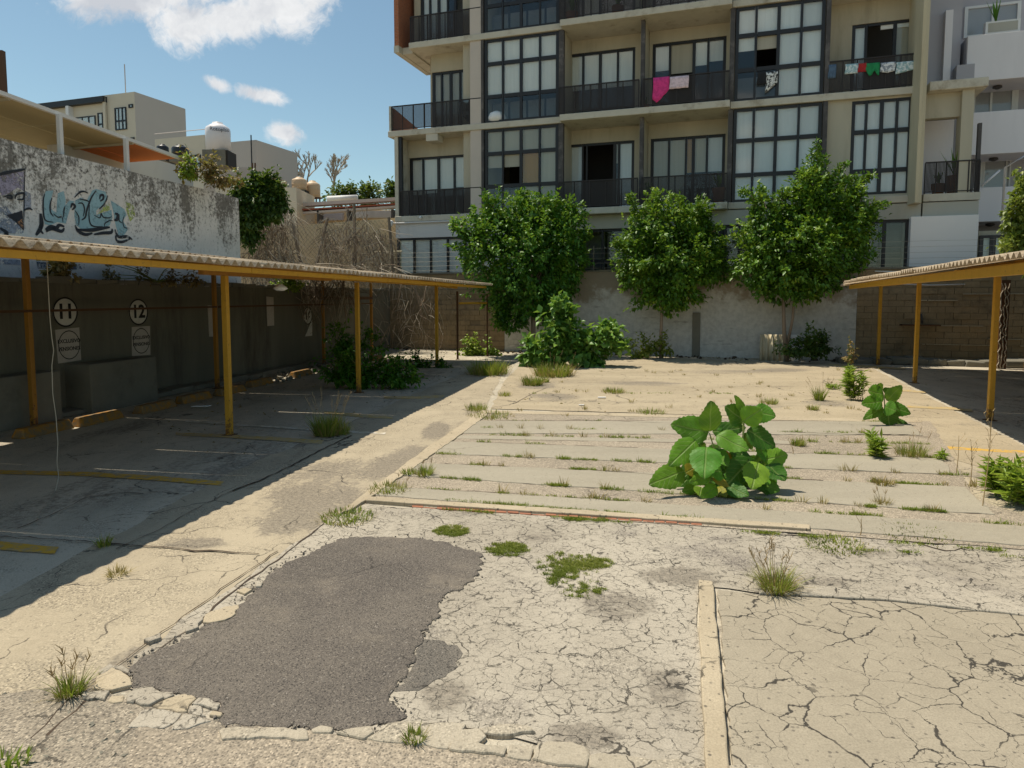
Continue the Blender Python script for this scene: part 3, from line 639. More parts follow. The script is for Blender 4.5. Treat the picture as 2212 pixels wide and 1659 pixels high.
# painted bay lines and one painted sun slit
def paint(name, pts, mat, z=0.010): sheet(name, GP(pts, z), z, mat, lot_o, 0.008, int(pts[0][0]) % 97, 0.08)
paint('bay_line_or_sun_slit', [(-80, 1162), (60, 1175), (127, 1181), (118, 1196), (40, 1191), (-80, 1178)], M['yellow_line'], 0.008)
paint('bay_line_or_sun_slit', [(-60, 1014), (180, 1019), (330, 1027), (484, 1040), (478, 1049), (330, 1037), (180, 1028), (-60, 1022)], M['yellow_line'], 0.008)
paint('bay_line_or_sun_slit', [(380, 934), (486, 938), (600, 944), (700, 951), (694, 959), (600, 952), (486, 945), (380, 940)], M['faded_yellow'], 0.008)
paint('bay_line_or_sun_slit', [(700, 888), (790, 895), (850, 900), (848, 905), (780, 901), (700, 893)], M['faded_yellow'], 0.008)
paint('bay_line_or_sun_slit', [(830, 856), (900, 856), (960, 853), (958, 858), (900, 862), (830, 861)], M['faded_yellow'], 0.008)
paint('bay_line_or_sun_slit', [(400, 908), (560, 918), (680, 926), (834, 934), (832, 938), (680, 930), (560, 922), (400, 912)], M['sun_slit'], 0.009)  # white streak painted in place of sun slipping between roof sheets
paint('bay_line_or_sun_slit', [(2042, 964), (2120, 969), (2260, 976), (2260, 983), (2120, 974), (2044, 970)], M['yellow_line'], 0.013)
paint('bay_line_or_sun_slit', [(1790, 786), (1880, 790), (1955, 795), (1955, 798), (1880, 794), (1790, 789)], M['faded_yellow'], 0.017)
paint('bay_line_or_sun_slit', [(1880, 838), (1960, 842), (2000, 846), (2000, 849), (1960, 846), (1880, 842)], M['faded_yellow'], 0.017)
paint('bay_line_or_sun_slit', [(1960, 876), (2060, 880), (2100, 884), (2100, 889), (2060, 885), (1960, 880)], M['faded_yellow'], 0.017)
# dark joints
for k, pts in enumerate(([(395, 1168), (470, 1172), (640, 1184), (760, 1196), (880, 1206), (876, 1209), (760, 1200), (640, 1188), (470, 1176), (395, 1172)],)):
    pass
def crack_line(pts, w, z=0.0145):
    m = MB(); q = [G(u, v, z) for u, v in pts]
    fine = []
    for a, b in zip(q[:-1], q[1:]):
        n = max(2, int((b - a).length / 0.10))
        for i in range(n): fine.append(a.lerp(b, i / n) + V((rnd.uniform(-.012, .012), rnd.uniform(-.02, .02), 0)))
    fine.append(q[-1]); vs = []; fs = []
    for i, p in enumerate(fine):
        t = (fine[min(i + 1, len(fine) - 1)] - fine[max(i - 1, 0)]).normalized(); s = V((-t.y, t.x, 0)) * (w * rnd.uniform(0.3, 1.0) * 0.5)
        vs += [p + s, p - s]
    for i in range(len(fine) - 1): fs.append((2 * i, 2 * i + 1, 2 * i + 3, 2 * i + 2))
    m.add(vs, fs); return m.build('open_joint', M['soil'], lot_o)
crack_line([(-40, 1158), (60, 1160), (110, 1165), (230, 1172), (330, 1180), (420, 1188), (560, 1196)], 0.03)
crack_line([(40, 1140), (110, 1112), (185, 1075), (260, 1064), (310, 1066)], 0.02)
crack_line([(500, 1060), (560, 1038), (620, 1010), (700, 968), (760, 940)], 0.035)
crack_line([(250, 1185), (330, 1150), (440, 1090), (500, 1060)], 0.012)
crack_line([(1690, 932), (1760, 935), (1860, 938), (1960, 938), (2010, 944)], 0.03, 0.03)
crack_line([(1110, 872), (1150, 850), (1180, 838)], 0.025)
crack_line([(1230, 905), (1400, 912), (1560, 916)], 0.014, 0.03)
crack_line([(1235, 1012), (1500, 1030)], 0.012, 0.03)
crack_line([(1440, 1128), (1600, 1140), (1760, 1150), (1980, 1162), (2260, 1180)], 0.03)
crack_line([(1640, 1150), (1720, 1156), (1800, 1160)], 0.02)
crack_line([(1940, 1158), (2040, 1190), (2100, 1180)], 0.02)
crack_line([(100, 1590), (190, 1510), (320, 1420), (430, 1340), (520, 1262), (600, 1210), (700, 1130)], 0.02)
crack_line([(60, 1600), (160, 1500), (330, 1380), (480, 1270), (600, 1190)], 0.012)
crack_line([(1330, 800), (1500, 806), (1660, 806)], 0.012)
crack_line([(1130, 820), (1300, 822), (1420, 830)], 0.012)

for (a, b), (u0, u1) in (((1060, 1116), (905, 2200)), ((1084, 1153), (880, 2200)), ((1003, 1043), (960, 2085)), ((1035, 1095), (930, 2120)), ((954, 985), (1000, 2040)), ((982, 1019), (985, 2050)), ((936, 940), (1040, 1985)), ((908, 909), (1070, 1960)), ((948, 963), (1020, 1710))):
    l = line((1000, a), (1900, b)); us = np.linspace(u0, u1, 12); seg = rnd.randint(2, 4)
    for i0, i1 in ((0, 5), (5, 9), (8, 12)):
        if rnd.random() < .9: crack_line([(u, l(u)) for u in us[i0:i1]], rnd.uniform(.018, .034), .0175)
# ------------------------------------------------------------------ left boundary walls
WT = 10.35          # lower wall face, distance to the left of the camera line
UT = 11.35          # upper (graffiti) wall face
s_end = 26.6
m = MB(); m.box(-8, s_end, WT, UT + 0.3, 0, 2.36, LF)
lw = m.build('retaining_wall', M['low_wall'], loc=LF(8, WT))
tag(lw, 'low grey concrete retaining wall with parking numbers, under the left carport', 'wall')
m = MB(); n = 60
for i in range(n):                  # crumbling coping edge along its top
    a = -6 + i * 0.54
    m.box(a, a + 0.5, WT - 0.03 - rnd.random() * 0.03, WT + 0.25, 2.36, 2.40 + rnd.random() * 0.07, LF, 0.015)
m.build('coping', M['plinth'], lw)
ue = 17.6
m = MB(); tops = []
top_at = lambda a: 4.98 - 0.006 * a
vs = [LF(a, d, z) for a in np.linspace(-8, ue, 30) for d, z in ((UT, 2.3), (UT, top_at(a) + rnd.uniform(-.015, .015)), (UT + 0.2, top_at(a)), (UT + 0.2, 2.3))]
fs = []
for i in range(29):
    for k in range(4): fs.append((4 * i + k, 4 * i + (k + 1) % 4, 4 * (i + 1) + (k + 1) % 4, 4 * (i + 1) + k))
fs += [(3, 2, 1, 0), tuple(4 * 29 + k for k in range(4))]
gw = m.add(vs, fs).build('graffiti_wall', M['graf_wall'], loc=LF(5, UT))
tag(gw, 'tall whitewashed wall blackened by mould with faded blue graffiti lettering', 'wall')
# faded paint: bubble letters in blue with black outlines
def on_wall(u, v, off):             # image point -> wall face, off metres proud of it
    p = hit(u, v, LF(0, UT - off), LF.D); return p
def fill(pts, mat, off, name='paint_fill'):
    m = MB(); q = [on_wall(u, v, off) for u, v in pts]; m.plate(q, LF.D * 0.002); return m.build(name, mat, gw)
def stroke(pts, w, mat, off, name='paint_stroke'):
    q = [on_wall(u, v, off) for u, v in pts]; vs = []; fs = []
    dense = []
    for i in range(len(q) - 1):     # smooth through the points
        p0 = q[max(i - 1, 0)]; p1 = q[i]; p2 = q[i + 1]; p3 = q[min(i + 2, len(q) - 1)]
        for k in range(5):
            t = k / 5; dense.append(0.5 * ((2 * p1) + (p2 - p0) * t + (2 * p0 - 5 * p1 + 4 * p2 - p3) * t * t + (3 * p1 - p0 - 3 * p2 + p3) * t ** 3))
    dense.append(q[-1])
    for i, p in enumerate(dense):
        t = (dense[min(i + 1, len(dense) - 1)] - dense[max(i - 1, 0)]).normalized(); s = t.cross(LF.D) * (w * (0.35 + 0.65 * math.sin(math.pi * (i + 0.6) / (len(dense) + 0.2))) * 0.5)
        vs += [p + s, p - s]
    for i in range(len(dense) - 1): fs.append((2 * i, 2 * i + 1, 2 * i + 3, 2 * i + 2))
    return MB().add(vs, fs).build(name, mat, gw)
def faded(name, c, keep=0.42):
    m, t, b = material(name); P = t.pos()
    k = t.step(t.math('ADD', t.math('MULTIPLY', t.noise(P, 2.5, 9, 0.75), 0.6), t.math('MULTIPLY', t.noise(P, 16, 6, 0.7), 0.4)), keep, keep + 0.14)
    t.put(b.inputs['Base Color'], t.mix(t.noise(P, 2, 4), tuple(x * 0.85 for x in c), tuple(min(1, x * 1.12) for x in c))); b.inputs['Roughness'].default_value = 0.9
    t.put(b.inputs['Alpha'], k); return m
PB = faded('faded_blue_paint', (0.31, 0.50, 0.56), 0.36); PG = faded('faded_green_paint', (0.48, 0.58, 0.18), 0.42)
PK = faded('faded_black_paint', (0.035, 0.04, 0.05), 0.34); PL = faded('faded_lilac_paint', (0.40, 0.37, 0.48), 0.42); PO = faded('faded_orange_paint', (0.45, 0.25, 0.14), 0.40)
PY = faded('faded_yellow_paint', (0.55, 0.46, 0.14), 0.46); PN = faded('faded_navy_paint', (0.13, 0.17, 0.22), 0.44); PS = faded('faded_slate_paint', (0.36, 0.40, 0.48), 0.42)
def zg(pts): return [(x * .15624, 345.6 + y * .15624) for x, y in pts]
fill(zg([(600, 500), (640, 430), (740, 420), (700, 560), (710, 680), (780, 730), (800, 460), (880, 430), (910, 560), (900, 640), (960, 560), (1030, 570), (960, 700), (910, 880), (790, 860), (700, 900), (620, 890), (600, 760)]), PB, 0.006)
fill(zg([(1040, 560), (1120, 520), (1200, 560), (1280, 420), (1330, 400), (1460, 440), (1490, 540), (1400, 640), (1330, 700), (1330, 760), (1540, 690), (1555, 800), (1520, 900), (1400, 960), (1250, 965), (1120, 950), (1050, 900), (1030, 780)]), PB, 0.006)
fill(zg([(1530, 560), (1600, 600), (1720, 680), (1750, 760), (1700, 840), (1770, 960), (1700, 1060), (1640, 1040), (1600, 900), (1570, 720)]), PB, 0.006)
fill(zg([(1380, 720), (1510, 560), (1520, 690), (1340, 750)]), PG, 0.008); fill(zg([(1740, 580), (1850, 620), (1870, 780), (1800, 850), (1750, 700)]), PG, 0.008)
fill(zg([(-60, 200), (330, 160), (330, 430), (250, 380), (100, 470), (-60, 520)]), PL, 0.006); fill(zg([(-60, 660), (90, 640), (330, 960), (330, 1020), (-60, 1010)]), PS, 0.006)
fill(zg([(340, 420), (430, 470), (430, 680), (335, 690)]), PS, 0.006); fill(zg([(90, 765), (310, 700), (330, 980), (220, 860)]), PK, 0.008); fill(zg([(240, 860), (310, 810), (330, 960)]), PO, 0.010)
fill(zg([(500, 1340), (1080, 1370), (1080, 1420), (760, 1400), (500, 1395)]), PY, 0.006); fill(zg([(505, 1405), (800, 1425), (1170, 1440), (1165, 1515), (800, 1510), (520, 1500)]), PN, 0.006); fill(zg([(-40, 1370), (280, 1380), (280, 1450), (-40, 1440)]), PS, 0.006)
W = 0.035
for pts, w in (([(620, 470), (600, 560), (605, 760), (640, 840), (740, 860)], 1), ([(720, 520), (695, 620), (700, 720), (740, 780)], 1), ([(740, 740), (800, 790), (860, 790), (870, 860)], .8), ([(900, 640), (885, 700), (880, 790)], 1), ([(1030, 520), (1100, 450), (1160, 435), (1220, 460)], 1.1), ([(1100, 540), (1200, 560), (1230, 580)], .9),
               ([(1330, 420), (1260, 530), (1200, 700), (1180, 790), (1130, 830)], 1.3), ([(1080, 600), (1140, 600), (1170, 680), (1150, 780)], 1), ([(1490, 490), (1450, 600), (1370, 680)], 1), ([(1240, 620), (1230, 760), (1250, 880), (1310, 920), (1420, 920)], 1), ([(1300, 760), (1380, 800), (1400, 740), (1430, 790), (1500, 800), (1550, 780)], .9),
               ([(1450, 930), (1450, 880), (1510, 840), (1560, 840)], .8), ([(1040, 700), (1090, 790), (1090, 900)], .9), ([(1380, 540), (1390, 490), (1430, 490), (1425, 540), (1385, 570)], 1.6), ([(980, 660), (1000, 610), (1040, 640), (1000, 690)], 1.6), ([(1590, 740), (1630, 760), (1620, 820), (1580, 830)], 2.4), ([(1650, 760), (1650, 840), (1690, 870)], .9), ([(1720, 760), (1700, 850), (1720, 930), (1770, 940)], .8),
               ([(630, 960), (700, 920), (780, 940), (820, 900), (890, 920)], 2.2), ([(640, 990), (720, 950), (850, 985), (890, 940)], 2.0), ([(1040, 900), (1080, 980), (1180, 1030), (1280, 1010)], 2), ([(1060, 960), (1180, 970), (1300, 965), (1440, 940), (1520, 930)], 2.2), ([(1300, 1030), (1420, 1010), (1540, 1000), (1550, 950)], 2.0), ([(1590, 960), (1640, 1060), (1760, 1060), (1830, 1100)], 2), ([(1600, 1040), (1620, 1120), (1700, 1130), (1800, 1090)], 1.8),
               ([(560, 740), (575, 900), (500, 1040)], 2.6), ([(590, 860), (560, 960), (600, 1020)], 1.6), ([(60, 505), (150, 490), (160, 530), (90, 520)], 1.2), ([(210, 540), (230, 480), (330, 460), (320, 540), (240, 545)], 1.2), ([(-30, 205), (120, 170), (340, 130)], 1.6), ([(340, 690), (400, 670), (450, 690)], 1.2), ([(0, 940), (100, 1010), (60, 1030)], 2), ([(350, 100), (340, 300), (335, 600), (330, 960)], .7)):
    stroke(zg(pts), W * w, PK, 0.012)

# the two plinths standing against the lower wall
def plinth(a0, a1, h, dep, label):
    m = MB(); m.box(a0, a1, WT - dep, WT + 0.05, 0, h, LF, 0.01)
    o = m.build('concrete_plinth', M['plinth'], bevel=0.02); tag(o, label, 'plinth'); return o
def a_on_wall(u, v, off=0.0): return LF.loc(hit(u, v, LF(0, WT - off), LF.D))
p = a_on_wall(130, 800, 0.45); plinth(3.0, p[0], p[2], 0.45, 'long concrete plinth against the retaining wall at the left edge')
p0 = a_on_wall(195, 782, 0.55); p1 = a_on_wall(338, 776, 0.55)
plinth(p0[0], p1[0], (p0[2] + p1[2]) / 2, 0.55, 'square concrete plinth against the retaining wall below the number 12')

# numbers and notices painted on boards along the lower wall
def text(s, size, name, mat, parent, Mx, extrude=0.001, bold=0.0):
    cu = bpy.data.curves.new(name, 'FONT'); cu.body = s; cu.size = size; cu.align_x = 'CENTER'; cu.align_y = 'CENTER'; cu.extrude = extrude; cu.offset = bold
    ob = bpy.data.objects.new(name, cu); COL.objects.link(ob)
    dg = bpy.context.evaluated_depsgraph_get(); me = bpy.data.meshes.new_from_object(ob.evaluated_get(dg))
    bpy.data.objects.remove(ob); org = WL[parent.name]
    me.transform(Matrix.Translation(-org) @ Mx); me.materials.clear()
    return finish(me, name, mat, parent, org)
def wall_mx(p):                     # local x = along wall (to the right seen from the lot), z = away from the wall
    X = LF.A; N = -LF.D; Y = V((0, 0, 1))
    # seen from the lot (from the right side), left-to-right runs along +A
    return Matrix(((X.x, Y.x, N.x, p.x), (X.y, Y.y, N.y, p.y), (X.z, Y.z, N.z, p.z), (0, 0, 0, 1)))
M['sign_white'] = plain('dirty_white_board', (0.62, 0.60, 0.54), 0.8, 0.12, 9, dirt=(0.3, 0.27, 0.2), dirt_amt=0.5)
M['sign_pale'] = plain('faded_notice_board', (0.50, 0.45, 0.40), 0.8, 0.2, 9, dirt=(0.3, 0.25, 0.2), dirt_amt=0.5)
def ring(c, r, w, off, T=None, n=36, ex=1.0):
    m = MB(); vs = []; fs = []
    for k in range(n):
        q = 2 * math.pi * k / n
        for rr in (r - w, r): vs.append(c + LF.A * (rr * math.cos(q) * ex) + V((0, 0, rr * math.sin(q))) - LF.D * off)
    for k in range(n): j = (k + 1) % n; fs.append((2 * k, 2 * k + 1, 2 * j + 1, 2 * j))
    return m.add(vs, fs)
def disc(c, r, t, n=36):
    m = MB(); q = [c + LF.A * (r * math.cos(2 * math.pi * k / n)) + V((0, 0, r * math.sin(2 * math.pi * k / n))) for k in range(n)]
    return m.plate(q, -LF.D * t)
def board(c, w, h, t, cut=0.0, seed=0):
    r = random.Random(seed); m = MB()
    q = []
    for sx, sz in ((-1, -1), (1, -1), (1, 1), (-1, 1)):
        q.append(c + LF.A * (sx * w / 2 + r.uniform(-.02, .02)) + V((0, 0, sz * h / 2 + r.uniform(-.02, .02))))
    return m.plate(q, -LF.D * t)
def bay_sign(u, v, num, notice=True, label='', broken=False):
    p = hit(u, v, LF(0, WT), LF.D); c = p
    root = thing('bay_sign', c, label, 'sign', 'numbered bay signs on the wall')
    r = 0.26
    disc(c, r, 0.012).build('number_disc', M['sign_white'], root); ring(c, r + 0.012, 0.03, 0.014).build('rim', M['black'], root)
    text(num, 0.37, 'number', M['black'], root, wall_mx(c - LF.D * 0.014), 0.001, 0.012)
    if notice:
        q = c - V((0, 0, 0.60)) + LF.A * 0.05
        nb = board(q, 0.52, 0.60, 0.010, seed=int(u)).build('notice_board', M['sign_pale'], root); ring(q, 0.265, 0.018, 0.012, ex=0.9).build('notice_rim', M['black'], root)
        text('EXCLUSIVO', 0.095, 'lettering', M['black'], root, wall_mx(q + V((0, 0, .07)) - LF.D * 0.012), 0.001, 0.002); text('PENSIONES', 0.095, 'lettering', M['black'], root, wall_mx(q - V((0, 0, .07)) - LF.D * 0.012), 0.001, 0.002)
    return root
bay_sign(140, 674, '11', True, 'round sign reading 11 above a square notice, nearest the left edge')
bay_sign(298, 674, '12', True, 'round sign reading 12 above a narrow torn notice, over the square plinth')
bay_sign(664, 682, '16', False, 'small round number sign, the rightmost on the retaining wall')
def scrap(u, v, w, h, label):
    c = hit(u, v, LF(0, WT), LF.D); o = board(c, w, h, 0.01, seed=int(u)).build('notice_scrap', M['sign_pale']); tag(o, label, 'notice'); return o
scrap(459, 694, 0.34, 0.75, 'torn pale notice on the wall just left of the front yellow post')
scrap(584, 672, 0.36, 0.80, 'torn pale notice on the wall between two carport posts')
m = MB(); c = hit(666, 712, LF(0, WT), LF.D); m.plate([c + LF.A * .25 + V((0, 0, .3)), c + LF.A * .22 - V((0, 0, .2)), c - LF.A * .22 - V((0, 0, .2))], -LF.D * .01)
tag(m.build('notice_scrap', M['sign_white']), 'white triangular torn notice below the rightmost round sign', 'notice')

# ------------------------------------------------------------------ back wall: bare blocks left and right, grey plaster in the middle
def wa(u, v=680): return WF.on(u, v, 0.0)[0]
WH = 3.02
a_l, a_p0, a_p1, a_r = -6.6, wa(1090), wa(1850), 19.5
def block_wall(a0, a1, label, seed, rows=15, bw=0.41, bh=0.2):
    r = random.Random(seed)
    root = thing('block_wall', WF((a0 + a1) / 2, 0.1, 0), label, 'wall')
    MB().box(a0, a1, 0.03, 0.22, 0, WH, WF).build('mortar_core', M['mortar'], root)
    proto = MB().box(-bw / 2 + .006, bw / 2 - .006, 0, 0.05, 0.006, bh - .006, lambda a, d, z: WF.A * a + WF.D * d + V((0, 0, z)))
    me = None; n = 0; org = WL[root.name]
    for k in range(rows):
        a = a0 + (0.0 if k % 2 else -bw / 2) + bw / 2
        while a < a1 + 0.01:
            c0, c1 = max(a0, a - bw / 2), min(a1, a + bw / 2)
            if c1 - c0 > 0.05 and n < 298 and r.random() > 0.01:
                full = (c1 - c0) > bw - 0.01
                p = WF(a, 0, k * bh) + WF.D * (r.uniform(-0.006, 0.028)) - WF.D * (0.012 if k % 4 == 3 else 0)
                if full:
                    if me is None:
                        o = bpy.data.objects.new('block', bpy.data.meshes.new('block')); o.data.from_pydata([tuple(x) for x in proto.v], [], proto.f); o.data.materials.append(M['block']); me = o.data
                    else: o = bpy.data.objects.new('block', me)
                    COL.objects.link(o); o.parent = root; o.location = p - org
                else:
                    o = MB().box(c0 + .006, c1 - .006, 0, .05, k * bh + .006, (k + 1) * bh - .006, WF).build('block', M['block'], root)
                n += 1
            a += bw
    m = MB()
    a = a0
    while a < a1: m.box(a, min(a1, a + 1.0), -0.02, 0.24, WH, WH + 0.05 + r.random() * .03, WF, 0.01); a += 1.0
    m.build('coping', M['plinth'], root)
    return root
block_wall(a_l, a_p0, 'back wall of bare tan blocks seen below the left carport', 3, bw=0.405)
bw2 = block_wall(a_p1, a_r, 'back wall of stained brown blocks seen below the right carport', 4, bw=0.46)
m = MB(); m.box(a_p0, a_p1, 0.0, 0.22, 0, WH, WF)
pw = m.build('plastered_wall', M['plaster']); tag(pw, 'back wall of flaking grey plaster behind the three trees', 'wall')
m = MB()
for i in range(20): m.box(a_p0 + i * (a_p1 - a_p0) / 20, a_p0 + (i + 1) * (a_p1 - a_p0) / 20 - .01, -0.03, .25, WH, WH + .05 + rnd.random() * .03, WF, .01)
m.build('coping', M['plinth'], pw)
for uu in (1505,):                  # concrete column standing proud of the plaster
    a = wa(uu); MB().box(a - .13, a + .13, -0.07, 0.01, 0, 1.55, WF, .01).build('pilaster', M['plinth'], pw)
for i in range(9):                   # ledges where mortar and blocks stand out and catch light
    a = a_p1 + 1.0 + rnd.random() * 4.5; z = rnd.choice([0.6, 0.8, 1.2, 1.6, 2.0, 2.2, 2.6]); ln = rnd.uniform(0.6, 2.2)
    MB().box(a, min(a + ln, a_r), -0.045, 0.0, z - .012, z + .012, WF, .006).build('mortar_ledge', M['kerb'], bw2)
# kerb at the foot of the right wall, with rubble
m = MB()
a = a_p1 - 0.6
while a < a_r: m.box(a, a + 0.5, -1.0 - rnd.random() * .12, -0.04, 0, 0.16 + rnd.random() * .08, WF, .03); a += 0.5
tag(m.build('wall_footing', M['plinth'], bevel=0.03), 'crumbling concrete footing along the right back wall', 'footing')
# wires strung above the wall, and their posts
post_us = [(862, 0), (1281, 1), (1890, 2)]
root = thing('wire_fence', WF(5, 0.1, WH), 'thin electric wire strands on posts along the top of the back wall', 'fence')
for uu in (760, 1000, 1281, 1600, 1876, 2150):
    a = wa(uu, 560); MB().tube([WF(a, .1, WH), WF(a, .1, WH + .95)], .025, 6).build('post', M['plinth'] if uu in (1281, 1876) else M['pipe_steel'], root)
for k in range(5):
    z = WH + 0.15 + k * 0.18; MB().tube([WF(a_l, .08, z)] + [WF(a_l + i * 2.6, .08, z - .02 * (i % 2)) for i in range(1, 10)] + [WF(a_r, .08, z)], .004, 4).build('wire', M['string'], root)
# ------------------------------------------------------------------ carports
def sheet_mesh(w, dlen, rise, pitch=0.177, amp=0.034, th=0.010):
    """one corrugated sheet: waves across a (0..w), length along d (0..dlen), rising by rise"""
    m = MB(); n = int(round(w / pitch * 8)); cols = 3; vs = []
    for layer in (0, 1):
        for i in range(n + 1):
            a = w * i / n; zz_ = amp * math.sin(2 * math.pi * a / pitch)
            for j in range(cols):
                d = dlen * j / (cols - 1); vs.append((a, d, zz_ + rise * j / (cols - 1) + (th if layer else 0)))
    L = (n + 1) * cols; fs = []
    for i in range(n):
        for j in range(cols - 1):
            p = i * cols + j; fs.append((p, p + 1, p + cols + 1, p + cols)); fs.append((L + p, L + p + cols, L + p + cols + 1, L + p + 1))
        fs.append((i * cols, i * cols + cols, L + i * cols + cols, L + i * cols)); e = i * cols + cols - 1
        fs.append((e + cols, e, L + e, L + e + cols))
    for i in (0, n):
        for j in range(cols - 1): p = i * cols + j; fs.append((p, p + 1, L + p + 1, L + p) if i else (p + 1, p, L + p, L + p + 1))
    m.add(vs, fs); return m
def local_T(fr, sgn):               # map (a,d,z) offsets to a world direction; sgn flips d
    return lambda a, d, z: fr.A * a + fr.D * (d * sgn) + V((0, 0, z))
def mesh_obj(mb, name, mat, T):
    me = bpy.data.meshes.new(name); vs = [tuple(T(*q)) for q in mb.v]; me.from_pydata(vs, [], mb.f); me.materials.append(mat)
    bm = bmesh.new(); bm.from_mesh(me); bmesh.ops.recalc_face_normals(bm, faces=bm.faces); bm.to_mesh(me); bm.free()
    me.polygons.foreach_set('use_smooth', [True] * len(me.polygons)); 
    return me
def rows_of_sheets(root, fr, me, a_list, d0, zf, seed, wob=0.008):
    r = random.Random(seed); org = WL[root.name]
    for k, a in enumerate(a_list):
        o = bpy.data.objects.new('roof_sheet', me); COL.objects.link(o); o.parent = root
        o.location = fr(a, d0 + r.uniform(-.03, .03), zf(a) + r.uniform(-wob, wob) + (0.009 if k % 2 else 0)) - org
        o.rotation_euler = (r.uniform(-.004, .004), r.uniform(-.004, .004), r.uniform(-.006, .006))
def post(root, p, h, mat, w=0.075, name='post'):
    m = MB(); m.box(-w / 2, w / 2, -w / 2, w / 2, 0, h, lambda x, y, z: V((p.x, p.y, p.z)) + LF.A * x + LF.D * y + V((0, 0, z)))
    o = m.build(name, mat, root, bevel=0.006)
    m = MB(); m.box(-w, w, -w, w, 0.0, 0.012, lambda x, y, z: V((p.x, p.y, p.z)) + LF.A * x + LF.D * y + V((0, 0, z)))
    pl = m.build('base_plate', M['rust'], root, bevel=.003); WL[pl.name] = WL[root.name]
    return o

# --- left carport
root = thing('carport', LF(12, 7.5, 0), 'long left carport with yellow posts and a corrugated grey roof', 'carport')
EDGE, BACK = 5.12, 10.5
front = [9.25, 14.0, 19.7]
def zl(a): return 2.55 - 0.0022 * a
me_f = mesh_obj(sheet_mesh(1.062, 2.75, 0.26), 'roof_sheet', M['sheet'], local_T(LF, 1))
me_b = mesh_obj(sheet_mesh(1.062, 2.90, 0.27), 'roof_sheet', M['sheet'], local_T(LF, 1)); me_bs = mesh_obj(sheet_mesh(1.062, 2.45, 0.23), 'roof_sheet', M['sheet'], local_T(LF, 1))
al = [3.2 + i * 1.062 for i in range(18)]
rows_of_sheets(root, LF, me_f, al, EDGE, zl, 5)
short = (4, 6, 12, 13, 15)
back = [3.2 + i * 1.062 for i in range(18) if i not in short]
rows_of_sheets(root, LF, me_b, back, EDGE + 2.62, lambda a: zl(a) + 0.275, 6); rows_of_sheets(root, LF, me_bs, [3.2 + i * 1.062 for i in short], EDGE + 2.62, lambda a: zl(a) + 0.275, 8)
for a in front: post(root, LF(a, 6.24), 2.42, M['yellow'], 0.085)
for a in (9.2, 14.0, 19.3, 23.0): post(root, LF(a, 9.72), 2.82, M['yellow_old'], 0.08)
post(root, LF(22.2, 6.3), 2.3, M['rust'], 0.06); post(root, LF(23.6, 5.6), 2.2, M['rust'], 0.05)
def beam(root, fr, a0, a1, d, z0, z1, w, mat, name='beam'):
    return MB().box(a0, a1, d - w / 2, d + w / 2, z0, z1, fr).build(name, mat, root, bevel=0.004)
def beam2(root, fr, a0, a1, d, zb0, zb1, h, w, mat, name='beam'):
    m = MB(); T = lambda a, dd, z: fr(a, dd, z + (zb0 + (zb1 - zb0) * (a - a0) / (a1 - a0)))
    return m.box(a0, a1, d - w / 2, d + w / 2, 0, h, T).build(name, mat, root, bevel=0.004)
for a0, a1 in ((3.2, 8.4), (8.4, 13.3), (13.3, 18.2), (18.2, 22.0)):
    beam2(root, LF, a0, a1 - 0.01, EDGE + 0.16, zl(a0) - 0.11, zl(a1) - 0.11, 0.07, 0.06, M['yellow'], 'purlin')
beam2(root, LF, 8.7, 12.7, 6.24, 2.42, 2.42, 0.18, 0.09, M['yellow_old'], 'main_beam'); beam2(root, LF, 12.72, 19.5, 6.24, 2.45, 2.42, 0.14, 0.09, M['yellow'], 'main_beam')
beam2(root, LF, 19.6, 21.9, 6.24, 2.42, 2.38, 0.15, 0.08, M['yellow'], 'main_beam')
beam2(root, LF, 3.2, 22.2, 7.9, 2.68, 2.64, 0.10, 0.06, M['yellow_old'], 'purlin'); beam2(root, LF, 3.2, 22.2, 9.72, 2.80, 2.77, 0.12, 0.06, M['yellow_old'], 'purlin')
for a in (9.25, 14.0, 19.5):
    m = MB(); m.box(-.04, .04, 0, 3.45, 0, 0.12, lambda x, y, z, a=a: LF(a + x, 6.28 + y, 2.49 + 0.09 * y + z)); m.build('rafter', M['yellow_old'], root)
MB().box(5, 14.0, 9.66, 9.70, 1.86, 1.90, LF).build('rail', M['rust'], root); MB().box(14.1, 23, 9.66, 9.70, 1.86, 1.90, LF).build('rail', M['rust'], root)
MB().box(19.3, 23.0, 9.66, 9.72, 2.02, 2.12, LF).build('rail', M['rust'], root)
MB().box(22.3, 23.6, 6.25, 6.30, 1.86, 1.93, lambda a, d, z: LF(a, 6.3 - (a - 22.2) * 0.5 + (d - 6.27), z)).build('rail', M['yellow'], root)
# fluorescent bowl lamp under the beam
lp = LF(10.5, 6.05, 2.24); m = MB(); m.lathe(lp, [(0.03, .08), (0.10, .03), (0.12, 0), (0.06, -0.03), (0.01, -.035)], 16)
o = m.build('carport_lamp', M['white'], smooth=True); tag(o, 'small round white lamp hanging under the left carport beam', 'lamp')
# hanging string
pts = [LF.on(110, 695, 8.6)]
g = [(108, 690), (112, 730), (116, 757), (112, 790), (114, 850), (121, 900), (125, 958), (123, 1000), (127, 1030), (120, 1060)]
P0 = V(G(118, 1062)); q = []
for u, v in g: p = hit(u, v, P0, LF.D); q.append(p)
top = q[0] + V((0, 0, 0.75)); q = [top] + q + [G(100, 1092, .012), G(82, 1118, .012)]
m = MB().tube(q, .0045, 5); tag(m.build('hanging_string', M['string']), 'thin white string hanging from the carport roof to the ground', 'string')

